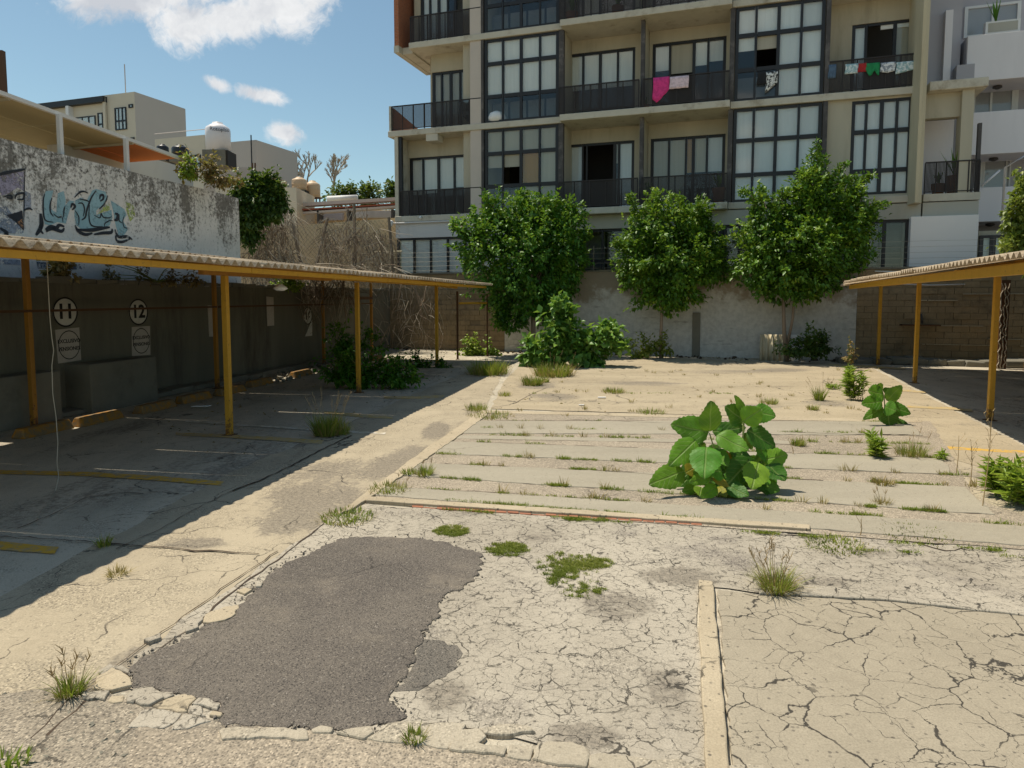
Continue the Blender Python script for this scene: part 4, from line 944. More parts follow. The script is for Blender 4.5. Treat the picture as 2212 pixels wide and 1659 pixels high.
# --- right carport
root = thing('carport', RF(18, -4.5, 0), 'right carport with slender yellow posts and a grey corrugated roof', 'carport')
def zr(a): return 2.56
me_r = mesh_obj(sheet_mesh(1.062, 3.0, 0.46), 'roof_sheet', M['sheet'], local_T(RF, -1))
me_r2 = mesh_obj(sheet_mesh(1.062, 2.6, 0.40), 'roof_sheet', M['sheet'], local_T(RF, -1))
aend = 23.2; al = [aend - 1.062 * (i + 1) for i in range(16)]
for k, a in enumerate(al): pass
rr = random.Random(3); org = WL[root.name]
for k, a in enumerate(al):
    drop = -0.10 if k == 0 else (-0.03 if k == 1 else 0)
    for me, d0, z0 in ((me_r, -2.86, 0.0), (me_r2, -5.7, 0.455)):
        o = bpy.data.objects.new('roof_sheet', me); COL.objects.link(o); o.parent = root
        o.location = RF(a, d0 + rr.uniform(-.03, .03), zr(a) + z0 + drop + rr.uniform(-.008, .008)) - org
        o.rotation_euler = (rr.uniform(-.004, .004), rr.uniform(-.004, .004) , rr.uniform(-.006, .006))
for a in (13.55, 18.9, 23.7): post(root, RF(a, -4.08), 2.44, M['yellow'], 0.085)
for a in (13.55, 18.9, 23.2): post(root, RF(a, -7.8), 3.05, M['yellow_old'], 0.07)
beam2(root, RF, 6.2, 14.6, -3.05, 2.36, 2.36, 0.13, 0.07, M['yellow'], 'purlin'); beam2(root, RF, 14.62, 19.2, -3.05, 2.36, 2.36, 0.13, 0.07, M['yellow'], 'purlin'); beam2(root, RF, 19.22, 22.4, -3.05, 2.36, 2.34, 0.12, 0.07, M['yellow'], 'purlin')
beam2(root, RF, 6.2, 18.6, -4.08, 2.46, 2.46, 0.17, 0.09, M['yellow'], 'main_beam'); beam2(root, RF, 18.62, 23.9, -4.08, 2.46, 2.42, 0.16, 0.08, M['yellow'], 'main_beam')
beam2(root, RF, 6.2, 23.5, -6.0, 2.86, 2.84, 0.1, 0.06, M['yellow_old'], 'purlin'); beam2(root, RF, 6.2, 23.5, -7.8, 3.08, 3.06, 0.12, 0.06, M['yellow_old'], 'purlin')
for a in (13.55, 18.9): m = MB(); m.box(-.04, .04, 0, 3.7, 0, .1, lambda x, y, z, a=a: RF(a + x, -4.1 - y, 2.50 + .15 * y + z)); m.build('rafter', M['yellow_old'], root)
# right-hand boundary wall behind that carport
m = MB(); m.box(4, 24.0, -9.2, -9.0, 0, 2.9, RF); tag(m.build('side_wall', M['low_wall']), 'stained concrete side wall at the back of the right carport', 'wall')
# downpipe, conduits and a shelf on the right back wall
def pipe(pts, r, mat, name, label, cat, n=8):
    return tag(MB().tube(pts, r, n).build(name, mat, smooth=True), label, cat)
def w_at(u, v, d=-0.10): a, z = WF.on(u, v, d); return WF(a, d, z)
pipe([w_at(1890, 586), w_at(2030, 590), w_at(2110, 592)], .022, M['white'], 'conduit', 'pale horizontal conduit high on the right back wall', 'pipe')
pipe([w_at(1900, 612), w_at(2010, 616), w_at(2085, 614)], .02, M['roofgrey'], 'conduit', 'grey horizontal conduit on the right back wall below the pale one', 'pipe')
o = MB().box(-.55, .55, -.30, 0, -.02, .02, lambda x, d, z: WF(WF.on(1985, 702)[0] + x, d, WF.on(1985, 702)[1] + z)).build('wall_shelf', M['rust']); tag(o, 'dark metal shelf fixed to the right back wall', 'shelf')
pipe([w_at(1990, 678, -.12), w_at(1992, 699, -.12)], .03, M['pipe_steel'], 'bottle', 'small dark bottle standing on the wall shelf', 'bottle')
q = w_at(2172, 592, -1.3); MB
rc = thing('rusty_column', V((q.x, q.y, 0)), 'dark rusty column with highlights drawn as pale strands beside the right posts', 'column')
MB().box(-.11, .11, -.11, .11, 0, 2.6, lambda x, d, z: V((q.x, q.y, 0)) + WF.A * x + WF.D * d + V((0, 0, z))).build('core', M['rust'], rc)
for k in range(3): MB().tube([V((q.x, q.y, 0)) + WF.A * (-.10 + .08 * k + rnd.uniform(-.035, .035)) - WF.D * (.125 + rnd.uniform(0, .03)) + V((0, 0, i * .10)) for i in range(26)], .016, 5).build('highlight_strand', M['twig_pale'], rc)  # pale wavy tubes stand in for bright highlights on the column
# wheel stops under the left carport
stops = [(95, 936), (213, 912), (336, 886), (418, 866), (497, 850), (560, 832), (650, 812), (745, 795), (812, 778)]
names = ['first wheel stop from the left edge, in the carport shade', 'second wheel stop from the left, near the long plinth', 'third wheel stop, in front of the square plinth', 'fourth wheel stop, just left of the front yellow post', 'fifth wheel stop, behind the front yellow post', 'sixth wheel stop, deep in the carport shade', 'seventh wheel stop, by a back post of the carport', 'eighth wheel stop, among rubble in the far shade', 'last and farthest wheel stop under the left carport']
for i, (u, v) in enumerate(stops):
    p = G(u, v); m = MB(); b = []
    T = lambda x, y, z, p=p: p + LF.A * x + LF.D * y + V((0, 0, z))
    m.add([T(x, y, z) for x, y, z in ((-.46, -.13, 0), (.46, -.13, 0), (.46, .13, 0), (-.46, .13, 0), (-.42, -.07, .15), (.42, -.07, .15), (.42, .07, .15), (-.42, .07, .15))], [(3, 2, 1, 0), (4, 5, 6, 7), (0, 1, 5, 4), (1, 2, 6, 5), (2, 3, 7, 6), (3, 0, 4, 7)])
    tag(m.build('wheel_stop', M['stop'], bevel=.02), 'yellow concrete ' + names[i], 'wheel stop', 'wheel stops along the retaining wall')
# low kerb between the wheel stops and the wall
m = MB(); a = 3
while a < 24: m.box(a, a + 0.7, 9.95, 10.33, 0, 0.10 + rnd.random() * .04, LF, .015); a += .7
tag(m.build('wall_kerb', M['plinth'], bevel=.02), 'low broken concrete kerb along the foot of the retaining wall', 'kerb')
# corrugated offcut and white board leaning by the third tree
p = G(1665, 770)
me = sheet_mesh(0.9, 1.0, 0.0); tp = lambda a, d, z: WF(wa(1640, 750) + a, -.80 + d * .28 - z, d * .86)
mm = MB(); mm.add([tp(a, d, z * 1.5) for a, d, z in me.v], me.f); tag(mm.build('sheet_offcut', M['fac_col'], smooth=True), 'short corrugated sheet leaning against the wall beside the third tree', 'sheet')
p = G(1708, 766); m = MB(); m.box(-.22, .22, -.46, -.43, 0, .86, lambda x, d, z: WF(wa(1708, 750) + x, d, z)); tag(m.build('leaning_board', M['panel_white']), 'small white board leaning by the trunk of the third tree', 'board')
# rubble in the far shade and along the back wall
def rubble(n, area, label, s=(.04, .14), mat='plinth', sink=.3):
    m = MB()
    for i in range(n):
        c = area(); r = rnd.uniform(*s); q = [V((rnd.uniform(-1, 1), rnd.uniform(-1, 1), rnd.uniform(-.6, .8))).normalized() * r * rnd.uniform(.7, 1.1) for _ in range(9)]
        bm = bmesh.new(); [bm.verts.new(x) for x in q]; bmesh.ops.convex_hull(bm, input=bm.verts[:]); bm.verts.index_update()
        vs = [V(x.co) + c + V((0, 0, r * sink)) for x in bm.verts]; fs = [[y.index for y in f.verts] for f in bm.faces]; bm.free(); m.add(vs, fs)
    o = m.build('rubble', M[mat]); stuff(o, label, 'rubble'); return o
rubble(90, lambda: LF(rnd.uniform(14.5, 21), rnd.uniform(8.8, 9.8), 0), 'broken concrete rubble along the foot of the retaining wall')
rubble(120, lambda: WF(rnd.uniform(-5, 17), -rnd.random() ** 2 * 0.9 - 0.05, 0), 'earth clods and rubble along the foot of the back wall', (.03, .09), 'soil')
rubble(160, lambda: G(rnd.uniform(-40, 500), rnd.uniform(1500, 1700)), 'loose gravel in the lower left corner', (.006, .022), 'plinth')
def patch_rim():
    i = rnd.randrange(len(patch)); a, b = patch[i], patch[(i + 1) % len(patch)]; t = rnd.random(); return G(a[0] + (b[0] - a[0]) * t + rnd.gauss(0, 5), a[1] + (b[1] - a[1]) * t + rnd.gauss(0, 4), .012)
rubble(340, patch_rim, 'loose crumbs of asphalt round the rim of the dark patch', (.004, .013), 'asphalt_old')
rubble(60, lambda: G(rnd.uniform(270, 900), rnd.uniform(1560, 1600)), 'gravel crumbs along the edge of the asphalt patch', (.006, .02), 'asphalt_old')
# ------------------------------------------------------------------ the apartment building
zC, zB, zA = Z(1040, 460), Z(1040, 267), Z(1040, 73)
zD = zA + (zA - zC) / 2; TOP = zD + 0.6
aa = lambda u, v=300, d=0.0: A(u, v, d)
apt = thing('apartment_building', BF(4, 3, 0), 'large tan concrete apartment block with black gridded windows and balconies', 'building')
def B(name, a0, a1, d0, d1, z0, z1, mat, parent=None, bevel=0.0):
    return MB().box(a0, a1, d0, d1, z0, z1, BF).build(name, M[mat], parent or apt, bevel=bevel)
aL1 = aa(853, 400); aL2 = aa(903, 200); aL3 = aa(866, 40)
aB0 = aa(1041); aB1 = aa(1046); aB1r = aa(1206); aB2 = aa(1218); aB2r = aa(1381); aB3 = aa(1391); aB3r = aa(1571); aB4 = aa(1583); aB4r = aa(1775); aB5 = aa(1787); aB5r = aa(1976, 250); aR = aa(2117, 380)
SL = 0.24
# core mass, partitions, dark rooms
for z0, z1, al in ((0.0, zC, aL1), (zC, zB, aL1), (zB, zA, aL2), (zA, TOP, aL3)):
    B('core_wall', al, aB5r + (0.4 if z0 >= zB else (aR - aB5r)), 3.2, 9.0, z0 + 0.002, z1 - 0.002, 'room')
    B('side_wall', al, al + .18, 1.2 if z0 else .12, 3.19, z0 + .002, z1 - SL - .003, 'fac_tan')
for a in (aB0, aB2 - .1, aB3 - .1, aB4 - .1, aB5 - .1):
    for z0, z1 in ((zC, zB), (zB, zA), (zA, zD)): B('party_wall', a - .09, a + .09, .16, 3.19, z0 + .003, z1 - SL - .003, 'fac_tan')
# floor slabs
for z, l in ((zC, aL1), (zB, aa(839, 275)), (zA, aa(884, 95)), (zD, aa(884, 95))):
    B('floor_slab', l, aB1r + .14, -.06, 3.18, z - SL, z, 'fac_slab', bevel=.02)
    B('floor_slab', aB1r + .15, aB4 - .12, -.42, 3.18, z - SL - .02, z - .02, 'fac_slab', bevel=.02)
    B('floor_slab', aB4 - .11, aB5r + .05, -.06, 3.18, z - SL, z, 'fac_slab', bevel=.02)
B('downstand', aa(921, 310), aa(946, 310), -.03, .5, zB - SL - .28, zB - SL - .002, 'fac_slab')
# roof
B('roof_slab', aL3 - .3, aB5r + .3, -.3, 9.2, TOP + .002, TOP + .3, 'fac_slab')
# steel columns
for a0, a1 in ((aB0 - .02, aB1), (aB1r, aB2), (aB2r, aB3), (aB3r, aB4), (aB4r, aB5)):
    for z0, z1 in ((zC, zB), (zB, zA), (zA, zD)):
        B('steel_column', a0 + .015, a1 - .015, -.04, .16, z0 + .002, z1 - SL - .022, 'pipe_steel')
# big projecting column, chamfered
cx0, cx1 = aa(1982, 100, -.5), aa(2006, 100, -.5)
m = MB(); poly = [(cx0, -.06), (cx0 + .10, -.62), (cx1 - .12, -.62), (cx1, -.50), (cx1, .9), (cx0, .9)]
zb = Z(1978, 438, -.6)
m.add([BF(a, d, z) for z in (zb, TOP) for a, d in poly], [tuple(range(5, -1, -1)), tuple(range(6, 12))] + [(i, (i + 1) % 6, 6 + (i + 1) % 6, 6 + i) for i in range(6)])
m.build('projecting_column', M['fac_col'], apt)
# column pieces of bay 0
for z0, z1 in ((zC, zB), (zB, zA), (zA, zD)):
    B('pier', aa(1016), aB0 - .03, .0, 1.2, z0 + .002, z1 - SL - .002, 'fac_pink'); B('pier', aa(996), aa(1016) - .003, .25, 1.2, z0 + .002, z1 - SL - .002, 'fac_tan')
B('pier', aL1, aL1 + .16, .0, 1.19, zC + .002, zB - SL - .002, 'fac_slab'); B('pier', aL1 + .17, aL1 + .30, .05, .2, zC + .002, zB - SL - .002, 'black_steel')

def wall_with_opening(a0, a1, z0, z1, d, wa0, wa1, wz0, wz1, mat, th=.16):
    if wz1 < z1 - .01: B('lintel_wall', a0, a1, d, d + th, wz1, z1, mat)
    if wa0 > a0 + .02: B('jamb_wall', a0, wa0, d, d + th, z0, wz1 - .002, mat)
    if wa1 < a1 - .02: B('jamb_wall', wa1, a1, d, d + th, z0, wz1 - .002, mat)
    if wz0 > z0 + .02: B('sill_wall', wa0 + .002, wa1 - .002, d, d + th, z0, wz0, mat)
def window(a0, a1, z0, z1, d, cols, rows, kinds, parent=None, frame='black_steel', fw=.088, name='window', F=None):
    """cols: list of fractions 0..1; rows from the top. kinds[row][col]: b/B/y/t full blinds, 0.x half blind, d clear dark, o open"""
    F = F or BF; parent = parent or apt
    m = MB(); xs = [a0 + (a1 - a0) * c for c in cols]; zs = [z1 - (z1 - z0) * r for r in rows]
    for i, x in enumerate(xs):
        ww = fw * (1.25 if i in (0, len(xs) - 1) or i == len(xs) // 2 else .8); lo = x if i == 0 else (x - ww if i == len(xs) - 1 else x - ww / 2)
        m.box(lo, lo + ww, d, d + .09, z0, z1, F)
    for j, z in enumerate(zs):
        ww = fw * (1.0 if j in (0, len(zs) - 1) else 1.6); lo = z - ww if j == 0 else (z if j == len(zs) - 1 else z - ww / 2)
        for i in range(len(xs) - 1):
            m.box(xs[i] + fw * .55, xs[i + 1] - fw * .55, d + .004, d + .085, lo, lo + ww, F)
    fr = m.build(name, M[frame], parent)
    WL[fr.name] = WL[parent.name]
    bm = {'b': 'blind', 'B': 'blind_blue', 'y': 'blind_ochre', 't': 'blind_tan'}
    for j in range(len(zs) - 1):
        for i in range(len(xs) - 1):
            k = kinds[j % len(kinds)][i % len(kinds[j % len(kinds)])]
            x0, x1, y1, y0 = xs[i] + fw * .4, xs[i + 1] - fw * .4, zs[j] - fw * .4, zs[j + 1] + fw * .4
            if k != 'o' and k != 'Y': MB().box(x0, x1, d + .04, d + .048, y0, y1, F).build('pane', M['glass'], fr)
            bl, fr_h = None, 1.0
            if isinstance(k, str) and k in bm: bl = bm[k]
            elif isinstance(k, str) and k == 'Y': bl, fr_h = 'blind_tan', .42
            elif isinstance(k, tuple): bl, fr_h = bm[k[0]], k[1]
            if k == 'd': MB().box(x0 + .01, x1 - .01, d + .82, d + .84, y0, y1, F).build('reflection_board', M['reflection_grey'], fr)  # grey board stands in for surroundings reflected in the dark panes
            if bl: MB().box(x0 + .01, x1 - .01, d + .10 + rnd.random() * .02, d + .125, y1 - (y1 - y0) * fr_h, y1, F).build('blind', M[bl], fr)
    return fr
def railing(a0, a1, d, z, h=1.0, n=8, mesh=.025, parent=None, F=None, mat='rail'):
    F = F or BF
    m = MB()
    for i in range(n + 1):
        a = a0 + (a1 - a0) * i / n; m.box(a - .018, a + .018, d - .018, d + .018, z, z + h, F)
    m.box(a0, a1, d - .022, d + .022, z + h, z + h + .04, F); m.box(a0, a1, d - .015, d + .015, z + .05, z + .08, F)
    r = m.build('railing', M[mat], parent or apt); WL[r.name] = WL[(parent or apt).name]
    m = MB(); a = a0; pitch = .036
    while a < a1: m.box(a, a + mesh, d + .004, d + .008, z + .08, z + h, F); a += pitch
    s = m.build('railing_mesh', M[mat], r); stuff(s); return r
c4 = [0, .25, .5, .75, 1]
r3 = [0, .31, .68, 1]
# bay 0
wz = Z(950, 155, .9); wall_with_opening(aL2 + .18, aa(996), zB, zA - SL, .9, aL2 + .2, aa(996), zB, wz, 'fac_tan'); window(aL2 + .2, aa(995), zB + .05, wz, .95, c4, [0, 1], [['t', 't', 't', 't']])
wz = Z(950, 337, .9); w0 = aa(884, 350, .9); wall_with_opening(aL1 + .18, aa(996), zC, zB - SL, .9, w0, aa(996), zC, wz, 'fac_tan'); window(w0, aa(996), zC + .05, wz, .95, [0, .22, .48, .74, 1], [0, 1], [[('b', .62), ('b', .60), ('b', .55), ('b', .52)]])
w0 = aa(908, 10, .9); wall_with_opening(aL3 + .18, aa(996), zA, zD - SL, .9, w0, aa(996), zA, zD - .9, 'fac_tan'); window(w0, aa(985, 10, .9), zA + .05, zD - .9, .95, c4, [0, 1], [['b', 'b', 'b', 'd']])
railing(aa(846, 260), aB0 - .04, .02, zB, .98, 8); railing(aL1 + .22, aB0 - .04, .02, zC, 1.0, 9); railing(aa(886, 60), aB0 - .04, .02, zA, 1.0, 8)
B('terrace_post', aa(841, 250), aa(846, 250) - .02, -.03, .12, zB + .002, zB + 1.02, 'fac_slab')
m = MB(); a = aa(847, 250); m.add([BF(*q) for q in ((a, .15, zB), (a, 3.1, zB), (a, 3.1, zB + .55), (a, .15, zB + .98), (a - .15, .15, zB), (a - .15, 3.1, zB), (a - .15, 3.1, zB + .55), (a - .15, .15, zB + .98))], [(0, 1, 2, 3), (7, 6, 5, 4), (0, 3, 7, 4), (1, 5, 6, 2), (3, 2, 6, 7), (0, 4, 5, 1)]); m.build('terrace_parapet', M['brick'], apt)
MB().box(aa(862, 50) - .2, aa(862, 50), -.05, 3.0, zA - .05, TOP, BF).build('brick_fin', M['brick'], apt); MB().box(aa(862, 50) - .22, aa(862, 50) + .001, -.06, 3.0, zA - .32, zA - .052, BF).build('fin_base', M['fac_slab'], apt)
B('fin_soffit', aa(862, 50) + .003, aa(884, 95) - .003, .3, 3.0, zA - .30, zA - .04, 'fac_slab')
# bay 1 gridded windows, one per floor
for z0, z1, kinds in ((zC, zB, [['t', 't', 't', 't'], [('t', .42), 'Y', 'y', 't'], ['d', 'd', 't', 't']]), (zB, zA, [['b'] * 4, ['b'] * 4, ['d'] * 4]), (zA, zD, [['b'] * 4, [('B', .6)] * 4, ['d'] * 4])):
    window(aB1 + .01, aB1r - .01, z0 + .01, z1 - SL - .02, .03, c4, [0, .29, .685, 1], kinds)
    B('lower_beam', aB1, aB1r, .35, 3.1, z0 + .003, z0 + .03, 'room')
# bays 2 and 3 balconies
def balcony_bay(a0, a1, z0, z1, wl, wr, wz, cols, kinds):
    wall_with_opening(a0, a1, z0, z1 - SL - .022, 1.2, wl, wr, z0, wz, 'fac_tan'); window(wl, wr, z0 + .03, wz, 1.25, cols, [0, 1], kinds)
D2 = 1.2
balcony_bay(aB2, aB2r, zB, zA, aa(1222, 150, D2), aa(1372, 150, D2), Z(1295, 110, D2), c4, [[('b', .52)] * 4])
balcony_bay(aB2, aB2r, zC, zB, aa(1220, 350, D2), aa(1370, 350, D2), Z(1295, 308, D2), [0, .26, .32, .72, .78, 1], [['B', 'o', 'o', ('t', .3), 'B']])
balcony_bay(aB2, aB2r, zA, zD, aa(1222, 20, D2), aa(1372, 20, D2), zD - .9, c4, [['d', 't', 'd', 'd']])
balcony_bay(aB3, aB3r, zB, zA, aa(1409, 150, D2), aa(1568, 150, D2), Z(1490, 86, D2), [0, .24, .57, .76, 1], [[('B', .36), ('Y'), ('b', .34), ('b', .3)]])
balcony_bay(aB3, aB3r, zC, zB, aa(1405, 350, D2), aa(1566, 350, D2), Z(1490, 294, D2), [0, .25, .48, .58, .76, 1], [['t', 't', ('y', .5), ('t', .5), ('B', .5)]])
balcony_bay(aB3, aB3r, zA, zD, aa(1409, 20, D2), aa(1568, 20, D2), zD - .9, c4, [['d', 'd', 'd', 't']])
for z in (zC, zB, zA):
    railing(aB2 - .1, aB2r + .02, -.36, z - .02, .98, 5); railing(aB3 - .02, aB3r + .04, -.36, z - .02, .98, 5)
# bay 4
window(aB4 + .01, aB4r - .01, zC + .01, zB - SL - .02, .03, [0, .235, .49, .745, 1], [0, .34, .71, 1], [['B'] * 4])
window(aB4 + .01, aB4r - .01, zB + .01, zA - SL - .02, .03, [0, .235, .49, .745, 1], [0, .30, .67, 1], [['B'] * 4, [('b', .42), 'Y', 'B', 'B'], ['d', 'd', 'B', 'B']])
window(aB4 + .01, aB4r - .01, zA + .01, zD - SL - .02, .03, [0, .235, .49, .745, 1], [0, .30, .67, 1], [['B'] * 4])
# bay 5
wl, wr = aa(1840, 90, .9), aa(1974, 90, .9); wz = Z(1905, 47, .9)
wall_with_opening(aB5, aB5r + .1, zB, zA - SL, .9, wl, wr, zB, wz, 'fac_tan'); window(wl, wr, zB + .05, wz, .95, [0, .24, .70, 1], [0, 1], [['B', 'o', ('t', .9)]])
MB().box(wl + .9, wl + 2.0, 1.0, 1.06, wz - .22, wz - .08, BF).build('blind_box', M['blind'], apt)
wl = aa(1837, 320, .1); wall_with_opening(aB5, aB5r + .1, zC, zB - SL, .1, wl, aa(1969, 320, .1), zC + .08, zB - SL - .06, 'fac_tan')
window(wl, aa(1969, 320, .1), zC + .08, zB - SL - .06, .12, c4, [0, .33, .745, 1], [['B'] * 4])
wall_with_opening(aB5, aB5r + .1, zA, zD - SL, .9, aa(1840, 40, .9), aa(1960, 40, .9), zA, zD - 1, 'fac_tan'); window(aa(1840, 40, .9), aa(1960, 40, .9), zA + .05, zD - 1, .95, c4, [0, 1], [['d'] * 4])
railing(aB5 - .02, aB5r - .06, .0, zB, 1.02, 6)
# ground floor below the first slab: beam band, white band, windows, clean white panel
gz = Z(930, 513, .1)
B('ground_beam', aB1r, aB5r + .3, -.02, .4, gz + .12, zC - SL - .03, 'fac_grey'); B('white_band', aL1, aB1r - .003, .02, .4, gz, Z(930, 476), 'fac_white'); B('beam_face', aL1, aB1r - .003, .0, .4, Z(930, 476) + .003, zC - SL - .003, 'fac_slab')
window(aL1 + .04, aB1r - .1, 1.5, gz - .01, .06, [i / 9 for i in range(10)], [0, 1], [['B'] * 9], fw=.08)
a0 = aa(1250, 540); B('ground_wall', aB1r - .09, a0, .05, .3, 0, gz + .11, 'fac_grey')
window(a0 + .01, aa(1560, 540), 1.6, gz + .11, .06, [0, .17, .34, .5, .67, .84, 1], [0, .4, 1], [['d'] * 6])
window(aa(1562, 540), aa(1700, 540), 1.6, gz + .11, .06, c4, [0, 1], [['d'] * 4]); B('ground_wall', aa(1701, 540), aa(1860, 540), .05, .3, 0, gz + .11, 'fac_grey')
window(aa(1861, 540), aa(1963, 540), 1.6, gz + .11, .06, [0, .48, 1], [0, 1], [['d', 'd']])
B('white_panel_wall', aa(1966, 520, -.25), aa(2112, 520, -.25), -.25, 1.0, 0, Z(2030, 466, -.25), 'panel_white', bevel=.01)
# right wing with the recessed balcony
w0, w1 = aB5r + .35, aR
B('wing_beam', w0, w1, -.02, 1.6, Z(2050, 466), zC - SL - .03, 'fac_grey'); B('wing_slab', w0, w1 + .02, -.06, 3.1, zC - SL, zC, 'fac_slab')
B('wing_back_wall', w0, w1 - .4, 1.6, 1.8, zC + .003, zB - .8, 'pink_white'); B('wing_lintel', w0, aa(2100, 230), .2, .5, Z(2050, 250), zB - SL - .003, 'fac_tan')
B('wing_pier', aa(2074, 300), aa(2100, 300), -.02, .5, zC + .003, zB - SL - .003, 'fac_tan'); B('wing_roof', w0, aa(2131, 200), -.2, 3.1, zB - SL, zB + .06, 'fac_slab', bevel=.03)
railing(w0 + .02, w1 - .02, -.02, zC, 1.0, 5)
B('steel_column', w1 - .10, w1, .05, .2, zC + .003, zC + 2.2, 'pipe_steel')
# conduit and lamps along the left ground floor, camera
MB().tube([BF(aL1 - .05, -.06, Z(870, 482)), BF(aB1r - 1, -.06, Z(870, 482))], .035, 8).build('conduit', M['fac_white'], apt, smooth=True)
for uu in (911, 1022): p = BF(aa(uu, 470), -.12, Z(uu, 472)); MB().lathe(p, [(.01, .09), (.05, .07), (.065, .02), (.03, -.03), (.01, -.035)], 12).build('wall_lamp', M['white'], apt, smooth=True)
p = BF(aa(856, 480) - .15, -.2, Z(870, 484)); m = MB(); m.lathe(p, [(.02, .16), (.11, .12), (.12, .02), (.10, -.03), (.08, -.06), (.05, -.11), (.01, -.13)], 14); tag(m.build('security_camera', M['white'], smooth=True), 'white dome security camera on the corner of the apartment building', 'camera')
# down pipes and rust marks are in the materials; laundry on the rails
def towel(u0, u1, v, h, d, mat, name, label, pts=None, n=9):
    a0, a1 = aa(u0, v, d), aa(u1, v, d); z = Z((u0 + u1) / 2, v, d); m = MB(); vs = []; fs = []
    for i in range(n + 1):
        a = a0 + (a1 - a0) * i / n; hh = h(i / n) if callable(h) else h
        for j in range(6):
            vs.append(BF(a + .012 * math.sin(i * 2.1 + j), d - .03 - .02 * math.sin(i * 1.9 + j * .5) * (j / 5), z - hh * j / 5))
    for i in range(n):
        for j in range(5): p = i * 6 + j; fs.append((p, p + 1, p + 7, p + 6))
    m.add(vs, fs); o = m.build(name, M[mat], smooth=True); s = o.modifiers.new('thick', 'SOLIDIFY'); s.thickness = .012
    tag(o, label, 'laundry', 'laundry on the balconies'); return o
DR = -.40
towel(1411, 1446, 167, lambda t: .45 + .45 * (1 - abs(t - .25) * 1.3), DR, 'c_pink', 'pink_towel', 'bright pink towel hanging over the middle balcony rail')
towel(1447, 1488, 165, .42, DR, 'c_palepink', 'pale_towel', 'pale pinkish white towel beside the bright pink one')
towel(1636, 1655, 155, .45, -.03, 'c_black', 'black_garment', 'black garment hung in the open gridded window'); towel(1655, 1680, 155, lambda t: .7 - .3 * t, -.03, 'c_pattern', 'printed_garment', 'black and white printed garment hung in the open window')
dr = -.03
z5 = zB + 1.05
def cloth5(u0, u1, h, mat, name, label): towel(u0, u1, 140 - (u0 - 1790) * .045, h, dr, mat, name, label)
cloth5(1790, 1806, .45, 'c_blue', 'blue_garment', 'dark blue garment at the left end of the upper right balcony rail'); cloth5(1826, 1853, .32, 'c_aqua', 'printed_cloth', 'white and aqua printed cloth just left of the red one'); cloth5(1854, 1872, .28, 'c_red', 'red_cloth', 'small red cloth on the upper right balcony rail')
cloth5(1871, 1900, lambda t: .22 + .2 * abs(math.sin(t * 5)), 'c_green', 'green_cloth', 'green cloth on the upper right balcony rail'); cloth5(1902, 1934, lambda t: .34 - .1 * abs(t - .5), 'c_white', 'white_cloth', 'white cloth with dark print right of the green one'); cloth5(1936, 1974, lambda t: .38 - .1 * t, 'c_aqua', 'aqua_cloth', 'pale aqua cloth at the right end of the balcony rail')
# striped folded parasol on the left terrace
a = aa(1007, 250); m = MB(); m.lathe(BF(a, .45, zB + .02), [(.05, 0), (.16, .05), (.30, .4), (.42, .8), (.46, .95), (.2, 1.0), (.02, 1.02)], 14); tag(m.build('folded_cover', M['c_stripe'], smooth=True), 'dark striped fabric bundle standing behind the left balcony rail', 'fabric')
# things seen behind the lower panes
for uu, r in ((945 + 100, .0),): pass
a = aa(1068, 255); m = MB(); m.lathe(BF(a, .3, zB + .03), [(.1, 0), (.33, .05), (.38, .2), (.30, .38), (.1, .48)], 12); tag(m.build('white_cushion', M['white'], smooth=True), 'round white cushion behind the lower pane of the gridded window', 'cushion')
for k, uu in enumerate((1140, 1150, 1161, 1172, 1184)): pass
# potted plants on balconies
def spiky(p, n, L, mat, parent, name='blade_leaf', lean=.55):
    m = MB()
    for i in range(n):
        q = rnd.random() * 6.28; t = rnd.uniform(.15, lean); d = V((math.cos(q) * math.sin(t), math.sin(q) * math.sin(t), math.cos(t))); s = d.cross(V((0, 0, 1))).normalized() * .035; l = L * rnd.uniform(.6, 1)
        m.add([p - s, p + s, p + d * l * .5 + s * .9, p + d * l, p + d * l * .5 - s * .9], [(0, 1, 2, 4), (4, 2, 3)])
    return m.build(name, mat, parent)
def potted(u, v, d, r, h, L, n, label, z):
    a = aa(u, v, d); root = thing('potted_plant', BF(a, d, z), label, 'plant', 'potted plants on balconies')
    MB().lathe(BF(a, d, z), [(r * .7, 0), (r, h), (r * .9, h), (r * .85, h - .04)], 14).build('pot', M['terracotta'], root, smooth=True); spiky(BF(a, d, z + h), n, L, M['leafA'], root); return root
potted(2062, 380, .5, .27, .62, 1.0, 12, 'tall agave in a large clay pot on the right wing balcony', zC + .01); potted(2027, 390, .5, .22, .38, .55, 12, 'low agave in a clay pot on the right wing balcony', zC + .01)
potted(1553, 400, .2, .24, .55, .75, 14, 'plant in a clay pot at the right end of the first floor balcony', zC + .01); potted(1400, 400, .3, .2, .4, .7, 12, 'thin plant in a pot beside the steel column on the first floor balcony', zC + .01)
potted(1235, 40, .2, .25, .4, .8, 20, 'bushy plant at the left of the top floor balcony', zA + .01); potted(1335, 20, .2, .25, .4, .9, 24, 'bushy plant at the middle of the top floor balcony', zA + .01)
potted(1395, 250, .2, .14, .2, .4, 8, 'little plant by the steel column on the second floor balcony', zB + .01)

